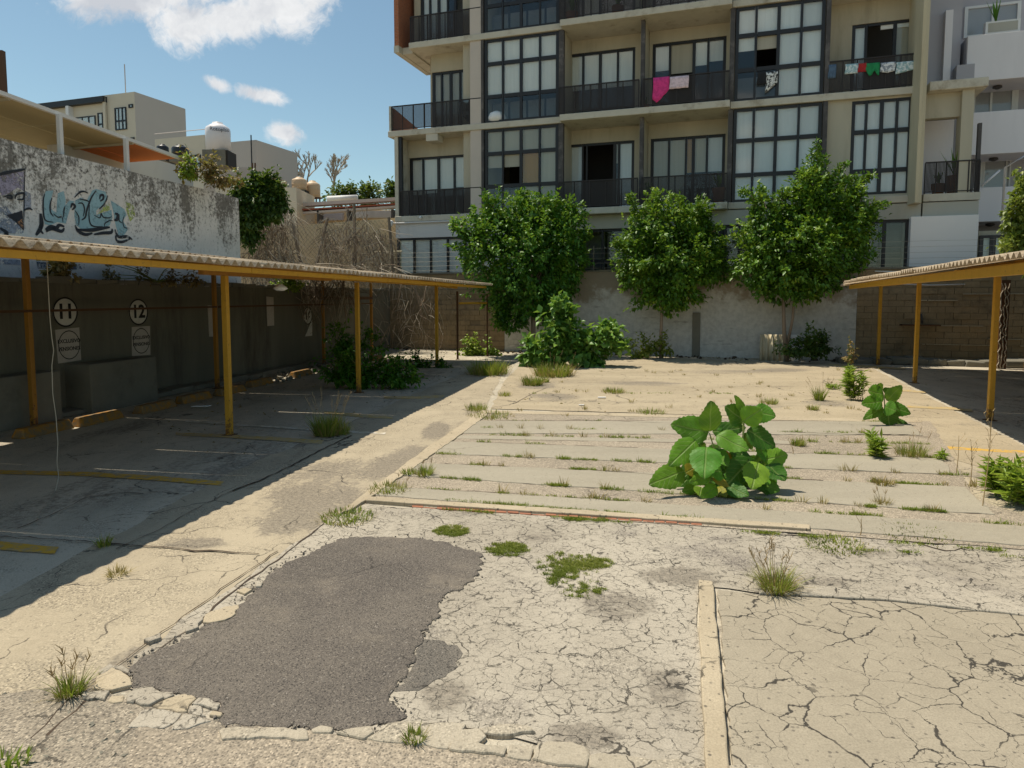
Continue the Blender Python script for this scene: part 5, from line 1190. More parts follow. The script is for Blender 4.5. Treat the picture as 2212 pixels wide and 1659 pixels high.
# ------------------------------------------------------------------ white building on the right
DP = 3.2
wb = thing('white_building', BF(20, 5, 0), 'lilac white building with solid balcony parapets at the right edge', 'building')
def WB(name, u0, u1, v0, v1, d0, d1, mat, ref=2150, bevel=0.0):
    a0, a1 = aa(u0, 200, d0), aa(u1, 200, d0); z1, z0 = Z(ref, v0, d0), Z(ref, v1, d0)
    return MB().box(a0, a1, d0, d1, z0, z1, BF).build(name, M[mat], wb, bevel=bevel)
zt = Z(2150, -150, 6)
MB().box(aa(2004, 100, DP), aa(2075, 100, DP), DP, 9, 0, zt, BF).build('wall', M['lilac_grey'], wb)
MB().box(aa(2036, 100, DP), aa(2052, 100, DP), DP - .25, DP - .003, Z(2040, 186, DP), Z(2040, 28, DP), BF).build('pilaster', M['pink_white'], wb)
MB().box(aa(2075, 100, DP) + .003, aa(2500, 100, DP), DP + 1.4, 9.2, 0, zt, BF).build('wall', M['lilac_grey'], wb)
for v0, v1, ul in ((72, 172, 2085), (240, 332, 2098), (404, 478, 2112)):
    a0 = aa(ul, 200, DP - .4); a1 = aa(2500, 200, DP - .4); z1, z0 = Z(2150, v0, DP - .4), Z(2150, v1, DP - .4)
    MB().box(a0, a1, DP - .4, DP - .25, z0, z1, BF).build('parapet', M['pink_white'], wb, bevel=.01); MB().box(a0, a0 + .15, DP - .248, DP + 1.39, z0, z1, BF).build('parapet', M['lilac_grey'], wb)
    MB().box(a0 + .152, a1, DP - .247, DP + 1.39, z0 + .02, z0 + .2, BF).build('balcony_floor', M['pink_white'], wb)
    MB().lathe(BF(aa(2150, 200, DP) + .2, DP + .5, z0 - .06), [(.02, .08), (.14, .06), (.15, .0), (.05, -.05)], 12).build('ceiling_lamp', M['pipe_steel'], wb)
MB().box(aa(2085, 200, DP - .3) - .35, aa(2085, 200, DP - .3) + .2, DP - .5, DP, Z(2085, 190, DP), Z(2085, 148, DP), BF).build('downstand', M['lilac_grey'], wb)
dw = DP + 1.36
window(aa(2083, 40, dw), aa(2204, 40, dw), Z(2150, 76, dw), Z(2150, 8, dw), dw - .04, [0, .52, 1], [0, 1], [[('B', .78), ('B', .62)]], parent=wb, frame='white_frame')
window(aa(2100, 200, dw), aa(2200, 200, dw), Z(2150, 250, dw) , Z(2150, 178, dw), dw - .04, [0, .42, .9, 1], [0, 1], [['d', 'd', 'b']], parent=wb, frame='white_frame')
window(aa(2116, 380, dw), aa(2182, 380, dw), Z(2150, 410, dw) , Z(2150, 344, dw), dw - .04, [0, .12, .9, 1], [0, 1], [['b', 'd', 'd']], parent=wb, frame='white_frame')
window(aa(2116, 530, 1.5), aa(2170, 530, 1.5), 1.4, Z(2140, 508, 1.5), 1.5, [0, .5, 1], [0, 1], [['B', 'b']], parent=wb, frame='pipe_steel')
MB().box(aa(2113, 520, 1.6), aa(2500, 520, 1.6), 1.62, 2.8, 0, Z(2150, 498, 1.6), BF).build('ground_wall', M['fac_tan'], wb)
# pipe frame for an awning on that building
pipe([BF(aa(2165, 470, 2.4), 2.4, 2), BF(aa(2165, 470, 2.4), 2.4, Z(2165, 362, 2.4)), BF(aa(2230, 300, 2.4), 2.4, Z(2225, 328, 2.4))], .04, M['pink_white'], 'awning_frame', 'pale bent pipe frame in front of the white building', 'pipe')
pipe([BF(aa(2119, 420, 2.4), 2.4, Z(2119, 402, 2.4)), BF(aa(2160, 365, 2.4), 2.4, Z(2160, 368, 2.4))], .035, M['pink_white'], 'awning_frame', 'short sloping pale pipe left of the bent pipe frame', 'pipe')
# square planter frame on the upper balcony with a plant
root = thing('balcony_planter', BF(aa(2139, 80, DP), DP - .1, Z(2139, 74, DP)), 'white framed planter with a thin plant on the upper white balcony', 'planter')
p0 = BF(aa(2126, 80, DP), DP - .1, Z(2139, 73, DP - .1)); MB().box(0, 1.05, 0, .3, .0, .42, lambda x, d, z: p0 + BF.A * x + BF.D * d + V((0, 0, z))).build('box', M['white'], root); MB().box(.08, .97, -.01, -.004, .05, .36, lambda x, d, z: p0 + BF.A * x + BF.D * d + V((0, 0, z))).build('front_panel', M['fac_grey'], root)
spiky(p0 + BF.A * .3 + V((0, 0, .42)), 10, .9, M['leafA'], root)
# ------------------------------------------------------------------ neighbours to the left and far away
# awning on the roof behind the graffiti wall
aw = thing('roof_awning', LF(9, 13, 4.5), 'tan sheet awning with orange light painted underneath on the roof behind the graffiti wall', 'awning')
ED = 11.6
def lf_on(u, v, d): p = hit(u, v, LF(0, d), LF.D); return LF.loc(p)
a1, _, z1 = lf_on(386, 341, ED); a0, _, z0 = lf_on(-30, 190, ED)
za = lambda a: z0 + (z1 - z0) * (a - a0) / (a1 - a0)
dep = 5.4; npan = 12; nrow = 5
for i in range(npan):
    b0 = -3 + (a1 + 3) * i / npan; b1 = -3 + (a1 + 3) * (i + 1) / npan - .02
    for k in range(nrow):
        d0, d1 = ED + .05 + k * dep / nrow, ED + .05 + (k + 1) * dep / nrow - .02
        m = MB(); T = lambda a, d, z: LF(a, d, za(a) - (d - ED) * .03 + z)
        mat = 'awning_orange_light' if (i == npan - 1 and k < 2) else 'awning_tan'  # end panels coloured orange in place of warm light on the underside
        m.box(b0, b1, d0, d1, -.02, 0, T).build('awning_panel', M[mat], aw)
T = lambda a, d, z: LF(a, d, za(a) + z)
MB().box(-3, a1 + .05, ED - .04, ED + .04, -.035, .04, T).build('edge_trim', M['white_frame'], aw)
for i in range(1, npan, 2): b = -3 + (a1 + 3) * i / npan; MB().box(b - .03, b + .01, ED, ED + dep, -.07, -.022, lambda a, d, z: LF(a, d, za(a) - (d - ED) * .03 + z)).build('batten', M['fac_tan'], aw)
MB().box(-3, a1, ED + dep / 2 - .03, ED + dep / 2 + .03, -.14, -.07, lambda a, d, z: LF(a, d, za(a) - .05 + z)).build('purlin', M['rust'], aw)
for u, v in ((118, 300), (262, 330)):
    a, _, _ = lf_on(u, v, UT + .3); MB().box(a - .04, a + .04, UT + .13, UT + .21, 4.9, za(a) - .03, LF).build('awning_post', M['white_frame'], aw)
# low parapet beyond, with an olive soffit
m = MB(); p = lf_on(400, 362, 13.2); m.box(13.6, 18.2, 13.2, 13.6, 4.4, p[2], LF); tag(m.build('roof_parapet', M['fac_white']), 'mouldy white parapet behind the top of the graffiti wall', 'wall')
m = MB(); m.box(9.5, 17.2, UT + .6, 13.19, 4.2, 4.98, LF); tag(m.build('olive_roof_edge', M['awning_tan']), 'low olive roof edge behind the graffiti wall', 'roof')

def far(u, v, Y): return at(u, v, Y)
class FarFrame(Frame): pass
def block(name, label, corner_u, Y, top_v, left_w, right_w, mat_l, mat_r, cat='building', z0=0):
    """box whose near vertical edge is at image column corner_u; faces run along the facade directions"""
    c = far(corner_u, top_v, Y); root = thing(name, V((c.x, c.y, 0)), label, cat)
    F = Frame(c.x, c.y, 0.948, -0.3177)
    MB().box(-left_w, 0, 0, right_w, z0, c.z, F).build('walls', M[mat_l], root)
    return root, F, c.z
root, F, zt = block('white_apartment_block', 'distant white apartment block with a blank side wall, above the awning', 290, 70, 198, 15, 6.6, 'cream', 'warm_grey')
MB().box(.004, .03, 0, 6.6, 0, zt, F).build('shade_toned_side', M['warm_grey'], root)  # greyer sheet puts this side's shade into the colour
MB().box(-15.2, -3.6, -.5, 3, zt - .75, zt - .2, F).build('roof_fascia', M['black_steel'], root)
MB().box(-14.8, -3.4, -.02, 1.6, zt - 4.4, zt - .8, F).build('recess', M['cream'], root)
for x0, x1, t, b, k in ((-2.6, -1.1, 1.4, 3.6, 1), (-2.6, -1.0, 4.6, 6.2, 1), (-.75, -.2, 1.2, 1.55, 1), (-.75, -.2, 4.45, 4.8, 1), (-7.9, -5.2, 1.9, 3.9, 1), (-4.9, -4.2, 1.7, 3.6, 1), (-11.5, -9, 1.9, 3.6, 1)):
    window(x0, x1, zt - b, zt - t, -.10, [0, .33, .66, 1] if x1 - x0 > 1 else [0, 1], [0, .6, 1] if b - t > 1 else [0, 1], [['d', ('B', .8), 'd'], ['d']], parent=root, fw=.10, F=F)
MB().box(-8.6, -8.2, -.6, 0, zt - 4.2, zt - .8, F).build('pillar', M['white'], root); MB().box(-8, -3.4, -.6, -.02, zt - 4.6, zt - 3.9, F).build('balcony_rail', M['black_steel'], root); MB().box(-3.9, -3.6, -.3, -.11, zt - 5, zt - .3, F).build('drainpipe', M['cream'], root)
MB().tube([F(-2.2, 1, zt), F(-2.2, 1, zt + 3.2)], .05, 5).build('antenna', M['roofgrey'], root)
# grey house with rooftop tank
root, F, zt = block('grey_house', 'low grey house between the white block and the roof tank', 553, 52, 302, 9.0, 5, 'warm_grey', 'warm_grey')
MB().box(-9, -4.2, -.6, -.004, 0, zt + .55, F).build('front_wing', M['cream'], root); MB().box(-4.3, -4.1, -.7, 0, 4, zt - .6, F).build('wall_edge', M['warm_grey'], root)
window(-5.6, -4.6, zt - 2.2, zt - .9, -.68, [0, .5, 1], [0, .5, 1], [['d']], parent=root, F=F, fw=.08); MB().box(-8, -6.3, -.66, -.61, zt - 2.6, zt - .8, F).build('doorway', M['room'], root)
window(-2.0, -.6, zt - 3.1, zt - 2.2, -.08, [0, .5, 1], [0, 1], [['d']], parent=root, F=F, fw=.06)
MB().tube([F(-9, -.6, zt + .95), F(-3, -.6, zt + .95)], .03, 5).build('roof_rail', M['roofgrey'], root); MB().tube([F(-.2, -.3, 2), F(-.2, -.3, zt + .3)], .05, 5).build('drainpipe', M['black_steel'], root)
# tank on its plinth
def tank(u, vtop, vbot, Y, wpx, mat, name, label, text_s=None, plinth_v=None, bands=False):
    f = Y / FPX; c = far(u, vbot, Y); h = (vbot - vtop) * f; r = wpx * f / 2
    root = thing(name, c, label, 'water tank')
    MB().lathe(c, [(r, 0), (r * 1.0, h * .72), (r * .92, h * .80), (r * .55, h * .90), (r * .42, h * .91), (r * .42, h * .97), (r * .15, h)], 28).build('body', M[mat], root, smooth=True)
    if bands:
        for z in (.2, .45, .7): MB().lathe(c + V((0, 0, h * z)), [(r * 1.0, -.02), (r * 1.03, 0), (r * 1.0, .03)], 24).build('rib', M[mat], root)
    if text_s:
        p = c + V((r * .52, -r * .93, h * .66)); X = V((.87, .5, 0)).normalized(); N = V((X.y, -X.x, 0))
        text(text_s, r * .42, 'lettering', M['black'], root, Matrix(((X.x, 0, N.x, p.x), (X.y, 0, N.y, p.y), (0, 1, N.z, p.z), (0, 0, 0, 1))))
    if plinth_v:
        z = at(u, plinth_v, Y).z; MB().box(c.x - r * .95, c.x + r * .95, c.y - r, c.y + r, z, c.z - .01).build('plinth', M['plinth'], root)
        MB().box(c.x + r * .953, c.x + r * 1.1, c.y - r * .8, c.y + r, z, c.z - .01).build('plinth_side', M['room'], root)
    return root
tank(472, 266, 328, 40, 50, 'tank_white', 'water_tank', 'large white water tank with dark lettering on a concrete plinth', 'Rotoplas', 362)
tank(390, 314, 345, 36, 34, 'tank_black', 'water_tank', 'squat black water tank beside the end of the awning', None, 352)
tank(352, 312, 340, 38, 24, 'tank_black', 'water_tank', 'smaller black water tank half hidden by the awning edge', None, 350)
# tan house with sloping parapet
c = at(545, 362, 44); root = thing('tan_house', V((c.x, c.y, 0)), 'tan rendered house wall with a sloping top, behind the vines', 'building')
q = [at(540, 362, 44), at(620, 392, 50), at(620, 452, 50), at(540, 452, 44)]; MB().plate(q, V((-1.5, 3, 0))).build('wall', M['house_tan'], root)
q = [at(440, 358, 42), at(541, 362, 43.6), at(541, 452, 43.6), at(440, 452, 42)]; MB().plate(q, V((0, 2, 0))).build('front_wall', M['warm_grey'], root)
for uu in (545, 551): MB().tube([at(uu, 470, 42), at(uu, 352, 42)], .05, 5).build('pipe', M['rust'], root)
# two tan tanks on a stand
st = thing('tank_stand', at(662, 440, 46), 'steel lattice stand under the two tan tanks', 'stand')
for i in range(9): MB().tube([at(630 + i * 7.6, 428, 46), at(630 + i * 7.6, 440, 46)], .05, 4).build('leg', M['rust'], st)
MB().tube([at(628, 428, 46), at(695, 428, 46)], .06, 4).build('rail', M['rust'], st); MB().tube([at(628, 438, 46), at(695, 438, 46)], .06, 4).build('rail', M['rust'], st)
tank(647, 383, 412, 45.6, 31, 'tank_tan', 'water_tank', 'left one of two tan water tanks on a roof stand', None, 427, True); tank(676, 391, 428, 46.4, 31, 'tank_tan', 'water_tank', 'right one of two tan water tanks on a roof stand', None, None, True)
# long metal roof edge and the shed beneath it
rt = thing('metal_roof_shed', at(740, 480, 34), 'long shed with a grey ribbed metal roof edge and red end, behind the dead vines', 'shed')
def bar(u0, v0, u1, v1, Y0, Y1, th, mat, name): 
    p, q = at(u0, v0, Y0), at(u1, v1, Y1); h = V((0, 0, th)); m = MB(); m.plate([p, q, q + h, p + h], V((0.1, .5, 0))); return m.build(name, M[mat], rt)
Y0, Y1 = 34, 34
bar(626, 447, 872, 432, Y0, Y1, .16, 'roofgrey', 'roof_edge'); bar(640, 455, 872, 441, Y0 - .15, Y1 - .15, .07, 'redsteel', 'gutter'); bar(640, 463, 872, 447, Y0 - .1, Y1 - .1, .10, 'roofgrey', 'lower_rail')
m = MB(); m.plate([at(617, 438, 33.7), at(632, 447, 33.7), at(630, 462, 33.7), at(620, 458, 33.7)], V((0, .4, 0))); m.build('end_cap', M['redsteel'], rt)
bar(628, 500, 872, 500, 36, 36, 1.1, 'house_tan', 'back_wall'); 
for uu in (685, 750, 845): bar(uu, 490, uu + 4, 490, 33.9, 33.9, .85, 'pipe_steel', 'post')
bar(755, 470, 872, 470, 35.6, 35.6, .35, 'fac_white', 'pale_wall'); bar(690, 476, 740, 475, 35.8, 35.8, .45, 'lilac_grey', 'pale_wall')
MB().tube([at(707, 430, 38), at(772, 427, 38)], .16, 10).build('duct', M['white'], rt, smooth=True)
# low sunny wall behind chain-link, between the end of the graffiti wall and the apartment building
p0, p1 = at(508, 575, 27.5), at(862, 575, 29.5)
m = MB(); m.plate([V((p0.x - 2, p0.y, 0)), V((p1.x, p1.y, 0)), V((p1.x, p1.y, at(860, 470, 29.5).z)), V((p0.x - 2, p0.y, at(510, 505, 27.5).z))], V((0, .2, 0))); tag(m.build('garden_wall', M['house_tan']), 'low tan garden wall behind the chain link fence and dead vines', 'wall')
# house behind
m = MB(); h0, h1 = at(510, 400, 33), at(640, 400, 33); m.box(h0.x - 1, h1.x, 33, 36, 0, at(560, 405, 33).z - .0); tag(m.build('vine_house', M['cream']), 'pale house corner hidden under the green ivy', 'building')
# chain-link fence
cf = thing('chain_link_fence', at(720, 575, 26.9), 'rusty chain link fence with leaning posts under the dead vines', 'fence')
e0, e1 = at(560, 575, 26.0), at(865, 575, 27.6)
lenf = (e1 - e0).length; dr = (e1 - e0).normalized(); zlo, zhi = at(700, 585, 26.8).z, at(700, 476, 26.8).z
m = MB(); n = int(lenf / .16)
def clip(x, z): return e0 + dr * x + V((0, 0, z - e0.z))
for s in (1, -1):
    for i in range(-22, n + 22):
        x0 = i * .16; x1 = x0 + (zhi - zlo) * .85; za_, zb_ = (zlo, zhi) if s > 0 else (zhi, zlo)
        t0 = max(0, (0 - x0) / (x1 - x0)); t1 = min(1, (lenf - x0) / (x1 - x0))
        if t1 - t0 > .02: m.tube([clip(x0 + (x1 - x0) * t0, za_ + (zb_ - za_) * t0), clip(x0 + (x1 - x0) * t1, za_ + (zb_ - za_) * t1)], .006, 3)
stuff(m.build('wire_mesh', M['twig'], cf))
for u0, v0, u1, v1 in ((650, 575, 632, 480), (682, 578, 708, 470), (850, 590, 840, 470), (768, 585, 765, 440)): MB().tube([at(u0, v0, 26.7), at(u1, v1, 26.9)], .06, 6).build('post', M['twig'], cf)
MB().box(0, .06, 0, .06, 0, 1.1, lambda x, y, z: at(838, 590, 27.6) + V((x, y, z))).build('gate_post', M['fac_col'], cf); MB().tube([at(800, 545, 27.6), at(868, 543, 27.6)], .04, 6).build('gate_rail', M['fac_col'], cf)
# tall dark tower at the left edge
m = MB(); p = at(-22, 100, 60); q = at(4, 100, 60); m.box(p.x, q.x, 60, 60.4, 0, at(0, 108, 60).z); tag(m.build('brown_tower', M['rust']), 'sliver of a brown tower at the far left edge', 'building')
# ------------------------------------------------------------------ vegetation
NP = np.random.default_rng(11)
def unit(a): return a / (np.linalg.norm(a, axis=1, keepdims=True) + 1e-9)
def leaves_np(c, d, nrm, L, W, fold=.25):
    """c base points, d axis, nrm approximate normal; returns verts, tris (two folded triangles-pairs per leaf)"""
    d = unit(d); s = unit(np.cross(d, nrm)); n = np.cross(s, d)
    L = L[:, None]; W = W[:, None]
    b = c; t = c + d * L; mid = c + d * L * .45
    l = mid + s * W * .5 + n * W * fold; r = mid - s * W * .5 + n * W * fold
    t = t - n * L * .12
    v = np.stack([b, l, t, r], 1).reshape(-1, 3)
    i = np.arange(len(c))[:, None] * 4
    f = np.concatenate([i + np.array([[0, 2, 1]]), i + np.array([[0, 3, 2]])], 1).reshape(-1, 3)
    return v, f
def np_mesh(name, v, f, mat, parent=None, org=None):
    me = bpy.data.meshes.new(name)
    org = WL[parent.name] if parent is not None else (V(org) if org is not None else V((float(v[:, 0].mean()), float(v[:, 1].mean()), float(v[:, 2].min()))))
    v = v - np.array(org)
    me.vertices.add(len(v)); me.vertices.foreach_set('co', v.astype(np.float32).ravel())
    k = f.shape[1]
    me.loops.add(len(f) * k); me.loops.foreach_set('vertex_index', f.astype(np.int32).ravel())
    me.polygons.add(len(f)); me.polygons.foreach_set('loop_start', np.arange(0, len(f) * k, k, dtype=np.int32))
    me.update(calc_edges=True); me.validate()
    return finish(me, name, mat, parent, org)
def crown(blobs, Y, n_cl, per, size, depth=1.0, cl_r=.32, shoots=(), droop=0.0, spray=1.0):
    """blobs in image units at distance Y: (u,v,ru,rv); clusters of leaves biased to the shell"""
    f = Y / FPX; cs = []; outs = []
    wgt = np.array([b[2] * b[3] for b in blobs], float); wgt /= wgt.sum()
    st, en = [], []
    for _ in range(n_cl):           # sprays: leafy twigs that run outwards and upwards and end past the outline
        b = blobs[NP.choice(len(blobs), p=wgt)]; c = np.array(at(b[0], b[1], Y)); r = np.array([b[2] * f, min(b[2], b[3] * 1.2) * f * depth, b[3] * f])
        q = unit(NP.normal(size=(1, 3)))[0]; rad = NP.random() ** .45
        st.append(c + q * r * rad * .72); en.append(c + q * r * rad * (1.0 + abs(NP.normal()) * .17) + np.array([NP.normal() * .08, NP.normal() * .08, (.55 * NP.random() ** 2 if q[2] > .1 else .0) * spray]))
    st, en = np.array(st), np.array(en); cs = en; outs = unit(en - st)
    k = per; C0 = np.repeat(st, k, 0); C1 = np.repeat(en, k, 0); O = np.repeat(outs, k, 0); T = NP.random(len(C0))[:, None] ** .8
    rr = cl_r * np.repeat(NP.uniform(.5, 1.1, len(st)), k)[:, None] * (1.08 - .86 * T)
    off = NP.normal(size=C0.shape) * rr * .62; P = C0 + (C1 - C0) * T + off
    D = unit(O * .7 + NP.normal(size=C0.shape) * .5 + off / (rr + .01) * .3 + np.array([0, 0, -.22 - droop])); N = unit(O * .3 + NP.normal(size=C0.shape) * .32 + np.array([0, -.15, .85]))
    L = NP.uniform(.7, 1.3, len(P)) * size; W = L * NP.uniform(.5, .7, len(P))
    out = [leaves_np(P, D, N, L, W)]
    limbs = []
    for sh in shoots:               # leafy shoots that stick out of the outline
        pts = [at(u, v, Y + NP.uniform(-.5, .3)) for u, v in sh]; limbs.append(pts)
        for a, b in zip(pts[:-1], pts[1:]):
            m = max(14, int((b - a).length / .006)); t = NP.random(m)[:, None]; base = np.array(a) + (np.array(b) - np.array(a)) * t
            dirs = unit(NP.normal(size=(m, 3)) + np.array([0, 0, .45])); base = base + NP.normal(size=(m, 3)) * (.05 + .10 * (1 - t) * (1 if a is pts[0] else .45))
            l = NP.uniform(.7, 1.2, m) * size; out.append(leaves_np(base, dirs, unit(NP.normal(size=(m, 3)) * .5 + np.array([0, -.2, .8])), l, l * .55))
    o = 0; vs = []; fs = []
    for v, ff in out: vs.append(v); fs.append(ff + o); o += len(v)
    return np.concatenate(vs), np.concatenate(fs), cs, limbs
def tree(name, label, trunk, Y, blobs, n_cl, per, size, mat, shoots=(), trunk_r=.09, group=None, depth=.85, limb_n=9, cl_r=.30, bark='bark', droop=0.0, fork=None):
    base = at(trunk[0][0], trunk[0][1], Y); base.z = 0
    root = thing(name, base, label, 'tree', group)
    v, f, cs, limbs = crown(blobs, Y, n_cl, per, size, depth, cl_r=cl_r, shoots=shoots, droop=droop)
    np_mesh('crown', v, f, M[mat], root)
    pts = [base] + [at(u, vv, Y) for u, vv in trunk[1:]]
    MB().tube(pts, trunk_r, 8, trunk_r * .6).build('trunk', M[bark], root, smooth=True)
    m = MB(); top = pts[-1]
    for i in NP.choice(len(cs), limb_n, replace=False):
        e = top.lerp(V(cs[i]), .72); mid = top.lerp(e, .5) + V((rnd.uniform(-.2, .2), rnd.uniform(-.2, .2), rnd.uniform(0, .3))); m.tube([top, mid, e], trunk_r * .5, 5, .012)
    for l in limbs: m.tube(l, .018, 5, .005)
    m.build('limbs', M[bark], root)
    if fork: MB().tube([pts[0].lerp(pts[1], .35)] + [at(u, vv, Y) for u, vv in fork], trunk_r * .6, 7, trunk_r * .4).build('second_stem', M[bark], root, smooth=True)
    return root
tree('ficus_tree', 'dense dark round tree, leftmost of the three trees against the back wall', [(1150, 770), (1152, 700), (1150, 640)], 24.4,
     [(1125, 560, 128, 105), (1205, 560, 65, 92), (1050, 535, 62, 62), (1095, 470, 62, 42), (1180, 478, 74, 46), (1130, 640, 88, 58), (1225, 500, 46, 46), (1190, 650, 50, 46), (1020, 490, 40, 22), (1105, 690, 40, 28), (1085, 690, 30, 22)], 760, 32, .155, 'leafA',
     [[(1062, 470), (1052, 440), (1048, 415)], [(1060, 455), (1075, 432)], [(1128, 455), (1140, 430)], [(1000, 490), (975, 482)], [(1010, 530), (972, 532)], [(1250, 480), (1268, 458)], [(1160, 450), (1165, 432)]], .10)
tree('ficus_tree', 'middle of the three trees, with several thin shoots on top', [(1428, 772), (1428, 720), (1430, 640)], 23.3,
     [(1440, 560, 108, 92), (1385, 570, 56, 66), (1505, 540, 58, 70), (1425, 490, 66, 46), (1440, 625, 84, 44), (1500, 480, 40, 40), (1545, 570, 30, 40)], 600, 32, .148, 'leafB',
     [[(1375, 480), (1368, 440), (1358, 422)], [(1415, 470), (1418, 430), (1416, 412)], [(1465, 470), (1472, 435), (1470, 425)], [(1500, 460), (1512, 440)], [(1345, 540), (1328, 520)], [(1400, 460), (1392, 445)], [(1540, 500), (1560, 490)]], .07)
tree('ficus_tree', 'tallest tree with a pointed leader, rightmost of the three trees', [(1700, 772), (1694, 720), (1692, 640)], 22.2,
     [(1715, 545, 112, 92), (1635, 570, 52, 66), (1800, 545, 76, 80), (1740, 450, 62, 62), (1810, 460, 56, 48), (1655, 480, 46, 52), (1700, 612, 88, 42), (1855, 500, 36, 50), (1770, 610, 60, 36), (1755, 400, 28, 46)], 780, 32, .145, 'leafB',
     [[(1755, 400), (1766, 350), (1764, 308)], [(1760, 380), (1775, 340)], [(1770, 420), (1800, 380), (1832, 352)], [(1820, 430), (1845, 405), (1880, 382)], [(1800, 400), (1835, 390), (1893, 378)], [(1640, 460), (1622, 420), (1600, 412)], [(1655, 450), (1645, 415), (1640, 400)], [(1690, 440), (1688, 410)], [(1860, 480), (1890, 450), (1918, 440)], [(1745, 400), (1735, 370)], [(1850, 450), (1862, 425)]], .085, fork=[(1712, 690), (1716, 640)])
tree('feathery_tree', 'feathery yellow green tree hanging over the right edge', [(2262, 790), (2262, 640), (2250, 520)], 19.5,
     [(2215, 480, 34, 70), (2240, 420, 44, 60), (2222, 528, 52, 26), (2260, 520, 60, 60)], 260, 26, .15, 'feather', [[(2215, 460), (2190, 470), (2180, 500)], [(2220, 430), (2196, 430), (2184, 460)], [(2230, 400), (2208, 395)], [(2230, 500), (2190, 510), (2168, 536)]], .1, droop=.8)
# far trees behind the long shed
def far_tree(label, Y, blobs, n, mat='fargreen', size=.35): return tree('far_tree', label, [(blobs[0][0], 470), (blobs[0][0], 440)], Y, blobs, n, 16, size, mat, (), .15, None, .7, 4, .7)
far_tree('round green tree far behind the grey metal roof', 60, [(795, 425, 40, 22), (765, 425, 32, 14), (735, 428, 28, 16)], 120)
far_tree('dark green tree sliver beside the apartment corner', 58, [(848, 415, 14, 14), (860, 425, 16, 16)], 40)
# bare grey trees
def bare(label, u, v, Y, hpx, n, seed):
    r = random.Random(seed); base = at(u, v, Y); root = thing('bare_tree', base, label, 'tree'); m = MB(); f = Y / FPX
    def br(p, d, l, w, k):
        q = p + d * l; m.tube([p, p.lerp(q, .5) + V((r.uniform(-.05, .05), 0, r.uniform(-.05, .05))) * l, q], w, 3, w * .72)
        if k:
            for _ in range(3 if k > 1 else 4): br(p.lerp(q, r.uniform(.55, 1)), (d + V((r.uniform(-.7, .7), r.uniform(-.7, .7), r.uniform(-.15, .5)))).normalized(), l * r.uniform(.55, .8), w * .72, k - 1)
    br(base, V((0, 0, 1)), hpx * f * .30, .13, 5); m.build('branches', M['twig_pale'], root); return root
bare('leafless grey tree behind the two tan tanks', 665, 440, 62, 150, 0, 4); bare('leafless pale tree right of the two tan tanks', 722, 440, 64, 140, 0, 8); bare('small leafless tree left of the tan tanks', 640, 430, 63, 105, 0, 12)
# ivy at the end of the graffiti wall
def cloud_plant(name, label, Y, blobs, n, per, size, mat, cat='plant', depth=.5, cl_r=.2, part='foliage', droop=.3, group=None, shoots=()):
    b = at(blobs[0][0], blobs[0][1] + blobs[0][3], Y); root = thing(name, b, label, cat, group); v, f, cs, limbs = crown(blobs, Y, n, per, size, depth, cl_r=cl_r, droop=droop, shoots=shoots); np_mesh(part, v, f, M[mat], root)
    m = MB(); c0 = V(cs.mean(0)); c0.z = b.z
    for i in NP.choice(len(cs), min(10, len(cs)), replace=False): e = V(cs[i]); m.tube([c0.lerp(e, .05), c0.lerp(e, .5) + V((rnd.uniform(-.05, .05), 0, .05)), e], .015, 4, .005)
    m.build('stems', M['stem'], root); return root
cloud_plant('ivy', 'dense dark green ivy spilling over the end of the graffiti wall', 21.0, [(560, 425, 52, 32), (540, 450, 40, 36), (585, 440, 32, 40), (530, 415, 30, 22), (600, 440, 18, 26), (535, 505, 24, 36), (545, 478, 26, 22), (575, 410, 30, 16)], 420, 24, .14, 'ivy', depth=.45)
cloud_plant('creeper', 'brownish dry creeper with a green tip on top of the graffiti wall', 17.5, [(470, 388, 44, 9), (435, 376, 30, 10), (455, 364, 20, 12), (500, 394, 24, 7), (402, 362, 8, 16)], 80, 9, .11, 'dryleaf', depth=.4)
cloud_plant('creeper', 'small bright green creeper tuft at the left end of the dry creeper', 17.3, [(408, 372, 16, 9)], 22, 14, .11, 'weed', depth=.5, cl_r=.12)
